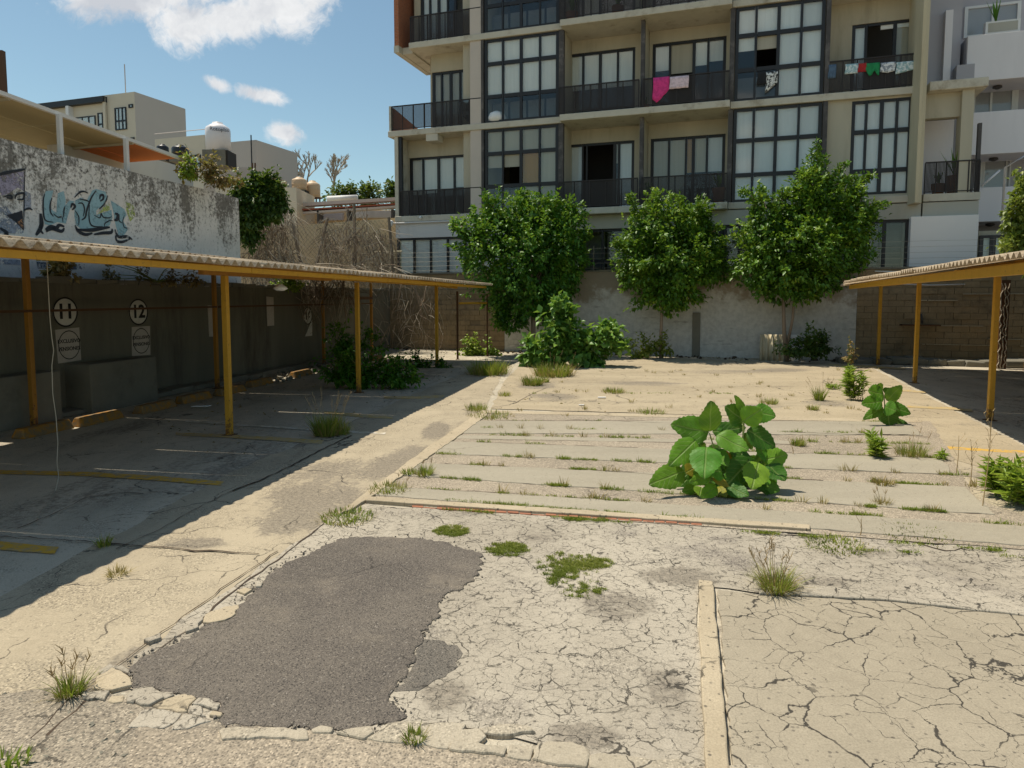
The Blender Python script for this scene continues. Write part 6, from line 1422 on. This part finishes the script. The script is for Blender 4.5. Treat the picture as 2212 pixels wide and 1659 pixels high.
# dead vine tangle: many thin hanging curves
def tangle(label, Y, regions, n, seed, mat='twig', down=1.0):
    r = random.Random(seed); root = thing('dead_vines', at(regions[0][0], regions[0][3], Y), label, 'plant'); ms = [MB(), MB()]
    for i in range(n):
        u0, u1, v0, v1 = regions[r.choices(range(len(regions)), [abs((q[1] - q[0]) * (q[3] - q[2])) for q in regions])[0]]
        u, v = r.uniform(u0, u1), r.uniform(v0, v1); Yp = Y + r.uniform(-.7, .5); p = at(u, v, Yp); pts = [p]; d = V((r.uniform(-.7, .7), r.uniform(-.3, .3), r.uniform(-1.4, .1) * down)).normalized(); sw = .28 if r.random() < .7 else .6
        for k in range(r.randint(4, 8)):
            d = (d + V((r.uniform(-sw, sw), r.uniform(-.3, .3) * sw, r.uniform(-.45, .15) * down))).normalized(); pts.append(pts[-1] + d * r.uniform(.10, .24))
        ms[i % 3 == 0].tube(pts, r.uniform(.007, .015), 3, .004)
    mw = MB()
    for i in range(max(4, n // 60)):
        u0, u1, v0, v1 = r.choice(regions); p = at(r.uniform(u0, u1), v0 + (v1 - v0) * r.uniform(0, .4), Y + r.uniform(-.4, .3)); pts = [p]; d = V((r.uniform(-.5, .5), 0, -1))
        for k in range(6): d = (d + V((r.uniform(-.45, .45), r.uniform(-.1, .1), r.uniform(-.2, .15)))).normalized(); pts.append(pts[-1] + d * r.uniform(.18, .32))
        mw.tube(pts, r.uniform(.02, .045), 5, .012)
    stuff(mw.build('woody_stems', M['bark'], root))
    stuff(ms[0].build('dead_stems', M['twig'], root)); stuff(ms[1].build('pale_dead_stems', M['twig_pale'], root)); return root
tangle('brown tangle of dead vines hanging below the green ivy', 22.5, [(540, 640, 450, 570), (560, 620, 430, 520), (520, 640, 540, 585)], 480, 1)
tangle('grey tangle of dead vines draped on the fence beside the apartment building', 26.4, [(690, 835, 490, 590), (745, 800, 445, 520), (690, 730, 470, 560), (800, 850, 500, 585)], 440, 2)
tangle('pale dead twigs lying over the carport roof near the building', 24.6, [(560, 860, 568, 596)], 170, 3, down=.3)
tangle('dead vines hanging over the far end of the retaining wall', 21.0, [(600, 760, 590, 640), (540, 620, 590, 612)], 320, 4)
tangle('dead creeper stems on the bare block wall under the left carport', 26.0, [(790, 960, 605, 740), (860, 930, 600, 700)], 120, 5)
cloud_plant('ivy', 'small yellow green tuft hanging over the retaining wall under the carport', 19.8, [(620, 612, 36, 10)], 40, 16, .10, 'weed', depth=.4, cl_r=.12)
cloud_plant('wall_weed', 'grass and weeds on the ledge at the top of the retaining wall, left', 12.5, [(128, 592, 26, 12)], 24, 16, .12, 'drygrass', cl_r=.1)
for i in range(14):
    uu = 30 + i * 34 + rnd.uniform(-8, 8); q = LF.on(uu, 602, WT + .15)
cloud_plant('wall_weed', 'dark weeds along the ledge of the retaining wall, middle', 14.5, [(240, 603, 16, 6), (310, 604, 22, 6), (370, 606, 30, 6), (420, 608, 20, 5)], 60, 12, .08, 'dryleaf', cl_r=.09)
# shrubs and ground plants
cloud_plant('fig_bush', 'bright green bush with lobed leaves in front of the first tree', 20.6, [(1230, 760, 80, 34), (1165, 765, 42, 30), (1290, 765, 50, 30), (1235, 725, 52, 32), (1300, 735, 40, 22), (1200, 720, 36, 22), (1318, 730, 20, 18)], 190, 12, .24, 'figleaf', depth=.7, cl_r=.2, droop=.25,
    shoots=[[(1215, 725), (1213, 690), (1215, 640)], [(1210, 680), (1198, 655)], [(1218, 670), (1240, 668)], [(1290, 730), (1322, 705)], [(1330, 745), (1350, 748)]])
cloud_plant('shade_bush', 'dark low bush at the foot of the second front carport post', 15.6, [(830, 812, 60, 20), (760, 810, 60, 22), (870, 815, 40, 14), (780, 835, 30, 14), (740, 800, 40, 16)], 130, 18, .12, 'leafA', depth=.8, cl_r=.2)
cloud_plant('shade_bush', 'dark weedy bush against the retaining wall near the farthest posts', 19.5, [(730, 735, 34, 40), (745, 770, 30, 24), (800, 745, 26, 30)], 60, 14, .12, 'leafA', depth=.6)
cloud_plant('weed_patch', 'low weeds round the foot of the third front carport post', 20.3, [(930, 798, 44, 9), (905, 790, 30, 12), (960, 800, 26, 8)], 60, 14, .11, 'leafA', cl_r=.14)
cloud_plant('weed_clump', 'light green weed clump by the bare block wall near the carport end', 24.6, [(1018, 752, 26, 22), (1030, 765, 22, 14)], 46, 14, .13, 'weed', cl_r=.15)
cloud_plant('weed_clump', 'small weed under the first tree by the back wall', 24.6, [(1065, 755, 18, 18)], 24, 12, .12, 'weed', cl_r=.14)
cloud_plant('weed_clump', 'green and rusty weeds along the foot of the plastered wall', 23.2, [(1400, 752, 40, 16), (1375, 760, 24, 12), (1430, 755, 22, 12)], 60, 14, .12, 'grass', cl_r=.14)
cloud_plant('weed_clump', 'dark green weeds round the trunk of the third tree', 21.4, [(1735, 752, 52, 20), (1704, 762, 16, 10), (1775, 748, 30, 20), (1745, 735, 14, 22)], 110, 14, .12, 'ivy', cl_r=.15)
cloud_plant('weed_clump', 'dry pinkish weed by the first right carport post', 19.5, [(1838, 772, 8, 14)], 14, 12, .08, 'dryleaf', cl_r=.08)

# grasses
def blades(p, n, h, spread, mat, parent=None, name='blades', lean=.5, w=.006, curve=.35, seeds=False):
    p = np.array(p); az = NP.random(n) * 6.283; r0 = NP.random(n) ** .5 * spread; base = p + np.stack([np.cos(az) * r0, np.sin(az) * r0, np.zeros(n)], 1)
    az2 = az + NP.normal(size=n) * .5; ln = NP.random(n) * lean; hh = h * NP.uniform(.45, 1.05, n)
    out = np.stack([np.cos(az2), np.sin(az2), np.zeros(n)], 1); side = np.stack([-np.sin(az2), np.cos(az2), np.zeros(n)], 1); side = side * np.cos(NP.random(n) * 3)[:, None] + out * .5 * np.sin(NP.random(n) * 3)[:, None]
    ww = w * NP.uniform(.6, 1.3, n)[:, None]
    def pt(t): return base + out * (hh * (ln * t + curve * ln * t * t))[:, None] + np.array([0, 0, 1.0]) * (hh * (t - .25 * ln * t * t))[:, None]
    a, b, c = pt(0), pt(.5), pt(1.0)
    v = np.stack([a - side * ww, a + side * ww, b - side * ww * .8, b + side * ww * .8, c], 1).reshape(-1, 3); i = np.arange(n)[:, None] * 5
    f = np.concatenate([i + np.array([[0, 1, 3]]), i + np.array([[0, 3, 2]]), i + np.array([[2, 3, 4]])], 1).reshape(-1, 3)
    return v, f
def cat_np(lst):
    o = 0; vs = []; fs = []
    for v, f in lst: vs.append(v); fs.append(f + o); o += len(v)
    return np.concatenate(vs), np.concatenate(fs)
def tuft(u, v, h, n, spread, label, mat='grass', dry=.4, seed_heads=0, w=.006, lean=.6, name='grass_tuft'):
    p = G(u, v, .012); root = thing(name, p, label, 'grass', 'grass tufts growing through the concrete')
    vv, f = blades(p, n, h, spread, mat, lean=lean, w=w); stuff(np_mesh('green_blades', vv, f, M[mat], root))
    if dry: vv, f = blades(p, int(n * dry), h * .95, spread * 1.2, 'drygrass', lean=lean * 1.5, w=w * .8); stuff(np_mesh('dry_blades', vv, f, M['drygrass'], root))
    if seed_heads:
        m = MB()
        for k in range(seed_heads):
            q = rnd.random() * 6.28; r = spread * rnd.random(); b = p + V((math.cos(q) * r, math.sin(q) * r, 0)); t = b + V((math.cos(q) * rnd.uniform(.1, .75) * h, math.sin(q) * .5 * h, h * rnd.uniform(1.15, 1.75)))
            mid = b.lerp(t, .6) + V((0, 0, .03)); m.tube([b, mid, t], .0024, 3, .0014)
            for j in range(5): e = mid.lerp(t, .3 + j * .15); m.tube([e, e + V((rnd.uniform(-.03, .03), rnd.uniform(-.03, .03), .04))], .0032, 3, .001)
        stuff(m.build('seed_stalks', M['stalk'], root))
    return root
tuft(705, 940, .40, 420, .16, 'tall green grass clump with pale seed heads in the carport shade', 'grass', .25, 16, .007); tuft(738, 938, .26, 160, .12, 'short grass clump right beside the tall clump in the carport shade', 'grass', .2, 0)
tuft(152, 1500, .13, 150, .055, 'grass clump with tall stems at the broken slab in the lower left', 'grass', .5, 7, .003, .8)
tuft(1675, 1278, .20, 260, .085, 'bushy grass clump with reddish dry stems at the edge of the cracked slab', 'grass', .9, 14, .004, .9)
tuft(896, 1602, .065, 110, .045, 'small bright green tuft in the broken kerb at the bottom', 'grass', .3, 0, .004)
tuft(255, 1241, .07, 90, .07, 'flat dry brown tuft on the sunny lane at the left', 'drygrass', .3, 0, .004, 1.2)
tuft(225, 1180, .12, 60, .05, 'small dark green tuft on the shadow edge at the left', 'grass', .2, 0, .005); tuft(8, 1655, .07, 80, .10, 'green weed tuft in the bottom left corner', 'weed', .1, 0, .008)
tuft(1055, 808, .45, 500, .5, 'grassy clump beside the lane near the end of the left carport', 'grass', .3, 0, .012); tuft(1195, 812, .40, 420, .45, 'yellowish grass in front of the bright green bush', 'grass', .7, 4, .012); tuft(1150, 832, .28, 220, .22, 'yellow green grass tuft at the corner of the side kerb', 'grass', .4, 0, .01); tuft(1175, 826, .16, 90, .12, 'tiny tuft right of the yellow green corner tuft', 'grass', .5, 0, .009)
tuft(750, 1118, .055, 380, .24, 'yellow green grass patch at the near corner of the side kerb', 'grass', .5, 0, .006, .9); tuft(840, 1060, .09, 200, .20, 'grass patch where the front kerb meets the side kerb', 'grass', .6, 2, .006); tuft(918, 1028, .16, 130, .08, 'upright tuft on the strips near the side kerb', 'grass', .4, 2, .005); tuft(884, 1025, .09, 100, .08, 'little tuft on the side kerb beside the strips', 'grass', .4)
tuft(1030, 886, .16, 160, .18, 'grass tuft at the far end of the side kerb', 'grass', .5); tuft(1060, 900, .10, 200, .35, 'low grass along the back kerb', 'grass', .6, 0, .007); tuft(1090, 855, .12, 90, .12, 'little tuft on the tan lane past the side kerb', 'grass', .3); tuft(1325, 848, .14, 160, .22, 'low grass mound alone on the far tan concrete', 'grass', .6, 0, .007); tuft(1405, 893, .10, 140, .25, 'flat grass on the back kerb in the middle', 'grass', .5, 0, .006)
tuft(1770, 865, .34, 120, .08, 'upright grass clump on the far right tan concrete', 'grass', .2, 6, .008); tuft(1662, 872, .14, 120, .16, 'low grass behind the broad leaved plant', 'grass', .6); tuft(1755, 885, .12, 80, .10, 'dry grass in front of the upright clump', 'grass', .8)
tuft(1724, 963, .13, 130, .08, 'round yellowish tuft right of the broad leaved plant', 'grass', .4); tuft(1968, 985, .22, 200, .16, 'thin yellow green bushy weed on the strips at the right', 'grass', .8, 4, .004); tuft(1905, 1090, .10, 90, .07, 'thin tuft on the smooth strip at the right', 'drygrass', .5, 3, .003); tuft(1908, 1048, .11, 120, .10, 'dry tuft in the gravelly band at the right', 'drygrass', .6)
tuft(1805, 1178, .035, 340, .24, 'mossy grass patch in front of the strips at the right', 'moss', .2, 0, .006, 1.0); tuft(1980, 1155, .04, 200, .28, 'low grass along the nearest strip edge at the right', 'moss', .3, 0, .005)

# moss mats
def mat_patch(u, v, ru, rv, n, label, seed, holes=0.0):
    c = G(u, v); r = random.Random(seed); lst = []
    for i in range(n):
        q = r.random() * 6.28; t = r.random() ** .5 * 1.12; uu, vv = u + ru * t * math.cos(q), v + rv * t * math.sin(q)
        from mathutils import noise as mn
        w_ = mn.noise(V((uu * .06, vv * .13, seed))) + .7 * mn.noise(V((uu * .19, vv * .4, seed))) + .45 * (1 - t * 1.5)
        if w_ < holes * .35 + .16: continue
        lst.append(blades(G(uu, vv, .012), 11, .016, .02, 'moss', lean=1.3, w=.0035))
    v, f = cat_np(lst); o = np_mesh('turf_patch', v, f, M['moss']); tag(o, label, 'turf', 'mossy turf patches'); return o
mat_patch(975, 1147, 34, 11, 420, 'small mossy turf patch above the asphalt patch', 1, -1.5); mat_patch(1096, 1187, 42, 14, 560, 'oval mossy turf patch right of the asphalt patch', 2, -1.2)
mat_patch(1228, 1222, 62, 26, 1100, 'largest mossy turf patch, broken up in the middle of the crazed concrete', 3, -.35); mat_patch(1265, 1275, 50, 18, 460, 'ragged lower part of the broken turf patch', 5, .1); mat_patch(1200, 1250, 24, 22, 300, 'left fringe of the broken turf patch', 6, -.2); mat_patch(1285, 1217, 34, 10, 300, 'right tongue of the broken turf patch', 8, -1)
mat_patch(1245, 1119, 24, 6, 160, 'little turf patch on the front kerb', 9, -1.5); mat_patch(1305, 1121, 12, 5, 80, 'tiny turf patch right of the little kerb patch', 10, -2)
# growth in the joints of the strips: too many tiny blades to count
lst = []
def joint(top, n, u0, u1, h=.07, runs=6, seed=0):
    r = random.Random(seed); l = line((1000, top[0]), (1900, top[1]))
    for k in range(runs):
        a = r.uniform(u0, u1); ln = r.uniform(15, 90)
        for i in range(n):
            uu = a + ln * r.random(); lst.append(blades(G(uu, l(uu) + r.uniform(-1, 1), .02), 7, h * .62 * r.uniform(.3, 1.1) * (1.9 if r.random() < .07 else 1), .028, 'grass', lean=.9, w=.004))
joint((1083, 1153), 34, 860, 1560, .05, 13, 1); joint((1060, 1115), 20, 880, 1300, .05, 6, 2); joint((1060, 1115), 22, 1700, 2160, .06, 6, 14); joint((1035, 1096), 44, 900, 2050, .06, 16, 3); joint((1003, 1042), 26, 950, 2150, .07, 12, 4); joint((982, 1019), 34, 930, 2060, .07, 15, 5)
joint((953, 984), 18, 960, 2040, .08, 9, 6); joint((938, 957), 20, 1000, 2000, .09, 12, 7); joint((924, 936), 12, 1020, 1960, .08, 9, 8); joint((908, 911), 10, 1080, 1960, .07, 6, 9); joint((1103, 1170), 26, 880, 2200, .045, 14, 10); joint((850, 850), 12, 1150, 1700, .08, 5, 11); joint((1152, 1190), 12, 1700, 2200, .04, 6, 12)
v, f = cat_np(lst); o = np_mesh('joint_grass', v, f, M['grass']); stuff(o, 'short grass and dry tufts growing in the joints between the concrete strips', 'grass')
lst = []
for (top, u0, u1, k) in (((1035, 1096), 900, 2050, 7), ((1003, 1042), 950, 2150, 16), ((982, 1019), 930, 2060, 7), ((938, 957), 1000, 2000, 12), ((1060, 1115), 900, 2100, 6), ((924, 936), 1050, 1900, 8)):
    l = line((1000, top[0]), (1900, top[1]))
    for _ in range(k): uu = rnd.uniform(u0, u1); lst.append(blades(G(uu, l(uu), .02), 26, rnd.uniform(.06, .13), .05, 'drygrass', lean=.8, w=.004))
for _ in range(46): lst.append(blades(G(rnd.uniform(1120, 1900), rnd.uniform(796, 905), .02), 18, rnd.uniform(.04, .13), .06, 'drygrass', lean=.9, w=.006))
v, f = cat_np(lst); o = np_mesh('dry_joint_grass', v, f, M['drygrass']); stuff(o, 'dry straw coloured tufts along the strip joints', 'grass')
# leaf litter
def litter(n, area, label):
    P = np.array([area() for _ in range(n)]); D = unit(NP.normal(size=(n, 3)) * np.array([1, 1, .15])); N_ = unit(NP.normal(size=(n, 3)) * .3 + np.array([0, 0, 1])); L = NP.uniform(.03, .08, n); v, f = leaves_np(P + np.array([0, 0, .015]), D, N_, L, L * .5); o = np_mesh('leaf_litter', v, f, M['dryleaf']); stuff(o, label, 'leaves')
litter(500, lambda: WF(rnd.uniform(-3, 12), -abs(rnd.gauss(0, .7)) - .05, 0), 'dry leaf litter along the back wall'); litter(260, lambda: LF(rnd.uniform(8, 24), rnd.uniform(5, 10.2), 0), 'dry leaf litter under the left carport'); litter(120, lambda: G(rnd.uniform(1050, 2000), rnd.uniform(800, 900)), 'scattered dry leaves on the far tan concrete')

# lanceolate weeds, dry stalks
def lance(u, v, h, n, label, spread=.08, L=.15, mat='weed', stems=5, lean=.35):
    p = G(u, v); root = thing('tall_weed', p, label, 'plant', 'leafy weeds on the right of the lot'); m = MB(); lst = []
    for k in range(stems):
        q = rnd.random() * 6.28; d = V((math.cos(q) * math.sin(lean * rnd.random()), math.sin(q) * math.sin(lean * rnd.random()), 1)).normalized(); b = p + V((rnd.uniform(-spread, spread), rnd.uniform(-spread, spread), 0)); t = b + d * h * rnd.uniform(.6, 1); m.tube([b, t], .006, 4, .002)
        tt = NP.uniform(.12, 1, n)[:, None]; base = np.array(b) + (np.array(t) - np.array(b)) * tt; D = unit(NP.normal(size=(n, 3)) * np.array([1, 1, .25]) + np.array([0, 0, .55])); l = NP.uniform(.5, 1.1, n) * L; lst.append(leaves_np(base, D, unit(NP.normal(size=(n, 3)) * .4 + np.array([0, 0, 1])), l, l * .22))
    v_, f = cat_np(lst); np_mesh('leaves', v_, f, M[mat], root); m.build('stems', M['stem'], root); return root
lance(1848, 866, .62, 46, 'tall narrow leaved weed by the right carport shadow', .10, .20, stems=7, lean=.25); lance(1832, 822, .40, 40, 'shorter narrow leaved weed behind the tall one at the right', .14, .18, stems=6); lance(1897, 990, .36, 34, 'narrow leaved weed with one tall spike among the strips', .05, .16, stems=7, lean=.9); lance(2206, 1095, .46, 38, 'bushy narrow leaved weed at the right edge', .20, .19, stems=14, lean=.7); lance(2160, 1075, .5, 50, 'left spray of the bushy weed at the right edge', .06, .18, stems=5, lean=.8); lance(2032, 995, .14, 20, 'small weed beside the two dry stalks', .05, .10, stems=4, lean=.6)
lance(1800, 842, .12, 20, 'low weed left of the tall narrow leaved weed', .12, .14, stems=5, lean=1.0)
def stalk(u, v, h, lean, label, tw=7):
    p = G(u, v); m = MB(); t = p + V((lean * h, 0, h)); m.tube([p, p.lerp(t, .5) + V((.012, 0, 0)), t], .0055, 5, .002)
    for k in range(tw): e = p.lerp(t, .5 + .5 * k / tw); a = rnd.random() * 6.28; q = e + V((math.cos(a) * .07, math.sin(a) * .05, .10)) * rnd.uniform(.5, 1.2); m.tube([e, q], .0025, 3, .0015); m.tube([q, q + V((rnd.uniform(-.03, .03), 0, .03))], .004, 3, .001)
    tag(m.build('dry_stalk', M['stalk']), label, 'plant', 'dry weed stalks')
stalk(2122, 1098, .92, .05, 'tallest dry brown stalk near the right edge', 12); stalk(2065, 1028, .48, .02, 'short straight dry stalk left of the tallest stalk', 3); stalk(2096, 1052, .46, -.02, 'branching dry stalk between the other two stalks', 9); stalk(1712, 985, .12, 0, 'tiny dry stalk on the strips right of the broad leaved plant', 3); stalk(1858, 1160, .16, 0, 'tiny dry stalk in the mossy patch at the right', 2)

# ------------------------------------------------------------------ broad leaved plants
def leaf_template():
    """unit leaf: base at origin, tip at y=1, half width about .36, serrated, folded at the midrib and arched"""
    me = bpy.data.meshes.new('leaf'); n = 16; vs = []; fs = []
    for i in range(n + 1):
        t = i / n; wd = .43 * (math.sin(math.pi * min(1, t ** .80)) ** .66) * (1 - .18 * t) + (.0 if i in (0, n) else .016 * (1 if i % 2 else -1)); arch = -.13 * t * t + .03 * math.sin(t * 9)
        for s in (-1, -.5, 0, .5, 1): vs.append((wd * s, t, arch + .11 * abs(s) * wd / .4 - .10 * (abs(s) > .9) * wd / .4 + (.02 * math.sin(t * 14 + s * 2) * abs(s))))
    for i in range(n):
        for k in range(4): p = i * 5 + k; fs.append((p, p + 1, p + 6, p + 5))
    me.from_pydata(vs, [], fs); me.polygons.foreach_set('use_smooth', [True] * len(fs)); me.materials.append(M['bigleaf']); me.update(); return me
LEAF = leaf_template()
def put_leaf(root, b, t, width, nrm, color, Lk=1.0):
    y = (t - b); L = y.length; y = y.normalized(); x = y.cross(nrm).normalized(); z = x.cross(y)
    o = bpy.data.objects.new('leaf', LEAF); COL.objects.link(o); o.parent = root; w_ = width / .76
    Mx = Matrix(((x.x * w_, y.x * L, z.x * L * .8, 0), (x.y * w_, y.y * L, z.y * L * .8, 0), (x.z * w_, y.z * L, z.z * L * .8, 0), (0, 0, 0, 1)))
    Mx.translation = b - WL[root.name]; o.matrix_local = Mx; o.color = tuple(color) + (1,); return o
GR = [(0.075, 0.215, 0.016), (0.115, 0.285, 0.022), (0.045, 0.145, 0.012), (0.18, 0.37, 0.028)]
def zb_(x, y): return 1382.4 + x * .15624, 835.2 + y * .15624
bp = G(1565, 1058); root = thing('broad_leaved_plant', bp, 'large broad leaved green plant with one orange leaf, growing out of the strips', 'plant')
spec = [((950, 640), (480, 520), 270, 0, 1, 0, .15), ((960, 620), (1000, 235), 250, 0, 0, 0, .25), ((1440, 480), (1215, 285), 230, .1, 0, 0, .2), ((1440, 360), (1335, 140), 90, .1, 1, 0, 0), ((1420, 480), (1670, 320), 220, -.05, 3, 0, .1), ((1560, 340), (1860, 400), 200, .05, 0, 0, .1), ((1000, 625), (1440, 560), 170, .1, 2, 0, .1),
        ((1060, 670), (1480, 850), 220, -.15, 1, -.1, 0), ((1480, 600), (1865, 815), 240, 0, 2, 0, -.1), ((770, 740), (435, 1060), 230, -.1, 1, -.1, -.05), ((920, 830), (890, 1215), 290, -.25, 0, -.2, -.15), ((1030, 860), (1210, 1070), 160, -.1, 1, -.1, -.1), ((1170, 880), (1275, 1150), 80, -.05, 'o', 0, -.1), ((1710, 1020), (2020, 940), 230, 0, 3, 0, .05), ((1640, 1050), (1560, 1375), 240, -.25, 3, -.15, -.1),
        ((610, 1170), (175, 1325), 240, -.2, 1, -.1, -.02), ((960, 1240), (720, 1310), 120, -.3, 3, -.1, 0), ((1010, 1250), (1220, 1365), 90, -.3, 'y', 0, 0), ((1520, 1010), (1240, 1330), 270, -.15, 2, -.1, -.1), ((1760, 1080), (2000, 1270), 230, -.1, 2, -.1, -.1), ((1690, 1340), (1920, 1430), 150, -.2, 1, 0, 0), ((1210, 1370), (1480, 1490), 160, -.3, 2, -.1, 0), ((1060, 1380), (870, 1510), 130, -.3, 3, -.1, 0), ((1430, 860), (1370, 1040), 230, 0, 2, -.1, -.1), ((1640, 760), (1730, 1020), 110, .05, 1, 0, -.1), ((800, 1060), (600, 1260), 170, 0, 2, 0, -.1),
        ((1350, 1100), (1080, 1200), 200, .2, 2, .1, 0), ((1200, 1000), (1420, 1230), 220, .25, 2, .1, 0), ((900, 1100), (760, 1350), 180, .2, 2, 0, 0), ((1600, 1200), (1450, 1440), 200, .1, 2, 0, 0), ((1750, 1250), (1830, 1450), 170, .1, 0, 0, 0), ((1000, 1300), (1200, 1480), 170, .1, 2, 0, 0), ((680, 1250), (540, 1390), 150, .1, 2, 0, 0), ((1440, 640), (1560, 860), 130, .2, 2, .1, -.1), ((1100, 1380), (1180, 1500), 110, -.2, 'y', -.1, 0)]
for _ in range(20):
    an = rnd.uniform(0, 6.28); q = rnd.random() ** .5; x0, y0 = 1180 + 480 * q * math.cos(an), 960 + 400 * q * math.sin(an); an = rnd.uniform(.2, 2.9); ln = rnd.uniform(170, 300)
    spec.append(((x0, y0), (x0 + math.cos(an) * ln, min(1500, y0 + math.sin(an) * ln * .8)), rnd.uniform(130, 210), rnd.uniform(.05, .35), rnd.choice([0, 2, 2, 1, 0]), .1, 0))
for _ in range(24):
    x0, y0 = rnd.uniform(560, 1760), rnd.uniform(1080, 1400); an = rnd.uniform(.1, 3.0); ln = rnd.uniform(130, 260)
    spec.append(((x0, y0), (x0 + math.cos(an) * ln, min(1500, y0 + math.sin(an) * ln * .7)), rnd.uniform(90, 180), rnd.uniform(-.30, .15), rnd.choice([0, 0, 1, 2, 2, 3, 'y' if rnd.random() < .3 else 2]), 0, 0))
Yp = bp.y; k = Yp / FPX * .15624
for (b, t, wz_, dy, c, tdy, up) in spec:
    ub, vb = zb_(*b); ut, vt = zb_(*t); B_ = at(ub, vb, Yp + dy); T_ = at(ut, vt, Yp + dy - .10 + tdy)
    B_.z = max(B_.z, .03); T_.z = max(T_.z, .02)
    col = (.55, .25, .015) if c == 'o' else ((.30, .26, .03) if c == 'y' else GR[c]); col = tuple(x * rnd.uniform(.85, 1.15) for x in col)
    put_leaf(root, B_, T_ + (T_ - B_) * .06, wz_ * k * 1.38, V((rnd.uniform(-.3, .3), -1.0 + rnd.uniform(-.2, .2), .5)), col)
m = MB()
for pts in ([(1230, 1420), (1100, 1100), (960, 640)], [(1260, 1420), (1420, 900), (1440, 470)], [(1280, 1430), (1560, 1200), (1690, 1030)], [(1180, 1430), (900, 1200), (780, 760)], [(1170, 1440), (800, 1250), (600, 1180)], [(1440, 480), (1430, 330)]):
    q = [at(*zb_(*x), Yp) for x in pts]; q[0] = V((q[0].x, q[0].y, 0)); m.tube(q, .014, 6, .006)
m.build('stems', M['stem'], root, smooth=True)
# the smaller broad leaved plant at the right
bp2 = G(1918, 918); root = thing('broad_leaved_plant', bp2, 'smaller broad leaved plant beside the right carport shadow', 'plant')
def z9(x, y): return 1670 + x * .245, 806.4 + y * .245
Yp = bp2.y; k = Yp / FPX * .245
for b, t, w_, c, dy in (((975, 190), (850, 150), 110, 1, 0), ((950, 190), (930, 100), 110, 3, .1), ((960, 250), (790, 265), 90, 0, -.1), ((1000, 240), (1140, 110), 80, 1, 0), ((985, 180), (1050, 140), 60, 0, .1), ((1000, 280), (1225, 350), 90, 2, 0), ((980, 290), (1090, 330), 100, 1, -.1), ((970, 300), (800, 400), 60, 0, -.1), ((1010, 340), (1030, 465), 110, 2, -.1), ((1060, 430), (1200, 470), 60, 2, 0)):
    B_ = at(*z9(*b), Yp + dy); T_ = at(*z9(*t), Yp + dy - .1); B_.z = max(B_.z, .03); T_.z = max(T_.z, .02); put_leaf(root, B_, T_, w_ * k * 1.5, V((rnd.uniform(-.3, .3), -1.0, .6)), tuple(x * rnd.uniform(.85, 1.15) for x in GR[c]))
q = [at(*z9(*x), Yp) for x in ((1020, 450), (985, 330), (980, 190))]; q[0].z = 0; MB().tube(q, .014, 6, .006).build('stem', M['stem'], root, smooth=True)
# lobed leaves of the bush beside the first tree get a few larger leaves on top
# scraps of litter
for (u, v, s, lab) in ((435, 880, .14, 'white scrap of paper by the fourth wheel stop'), (1300, 860, .08, 'white scrap of paper on the far tan concrete'), (1256, 876, .05, 'tiny white scrap left of the paper scrap on the tan concrete')):
    p = G(u, v, .014); m = MB(); m.box(-s, s, -s * .5, s * .5, 0, .012, lambda x, y, z, p=p: p + V((x + y * .3, y, z + abs(x) * .15))); tag(m.build('paper_scrap', M['white']), lab, 'litter')
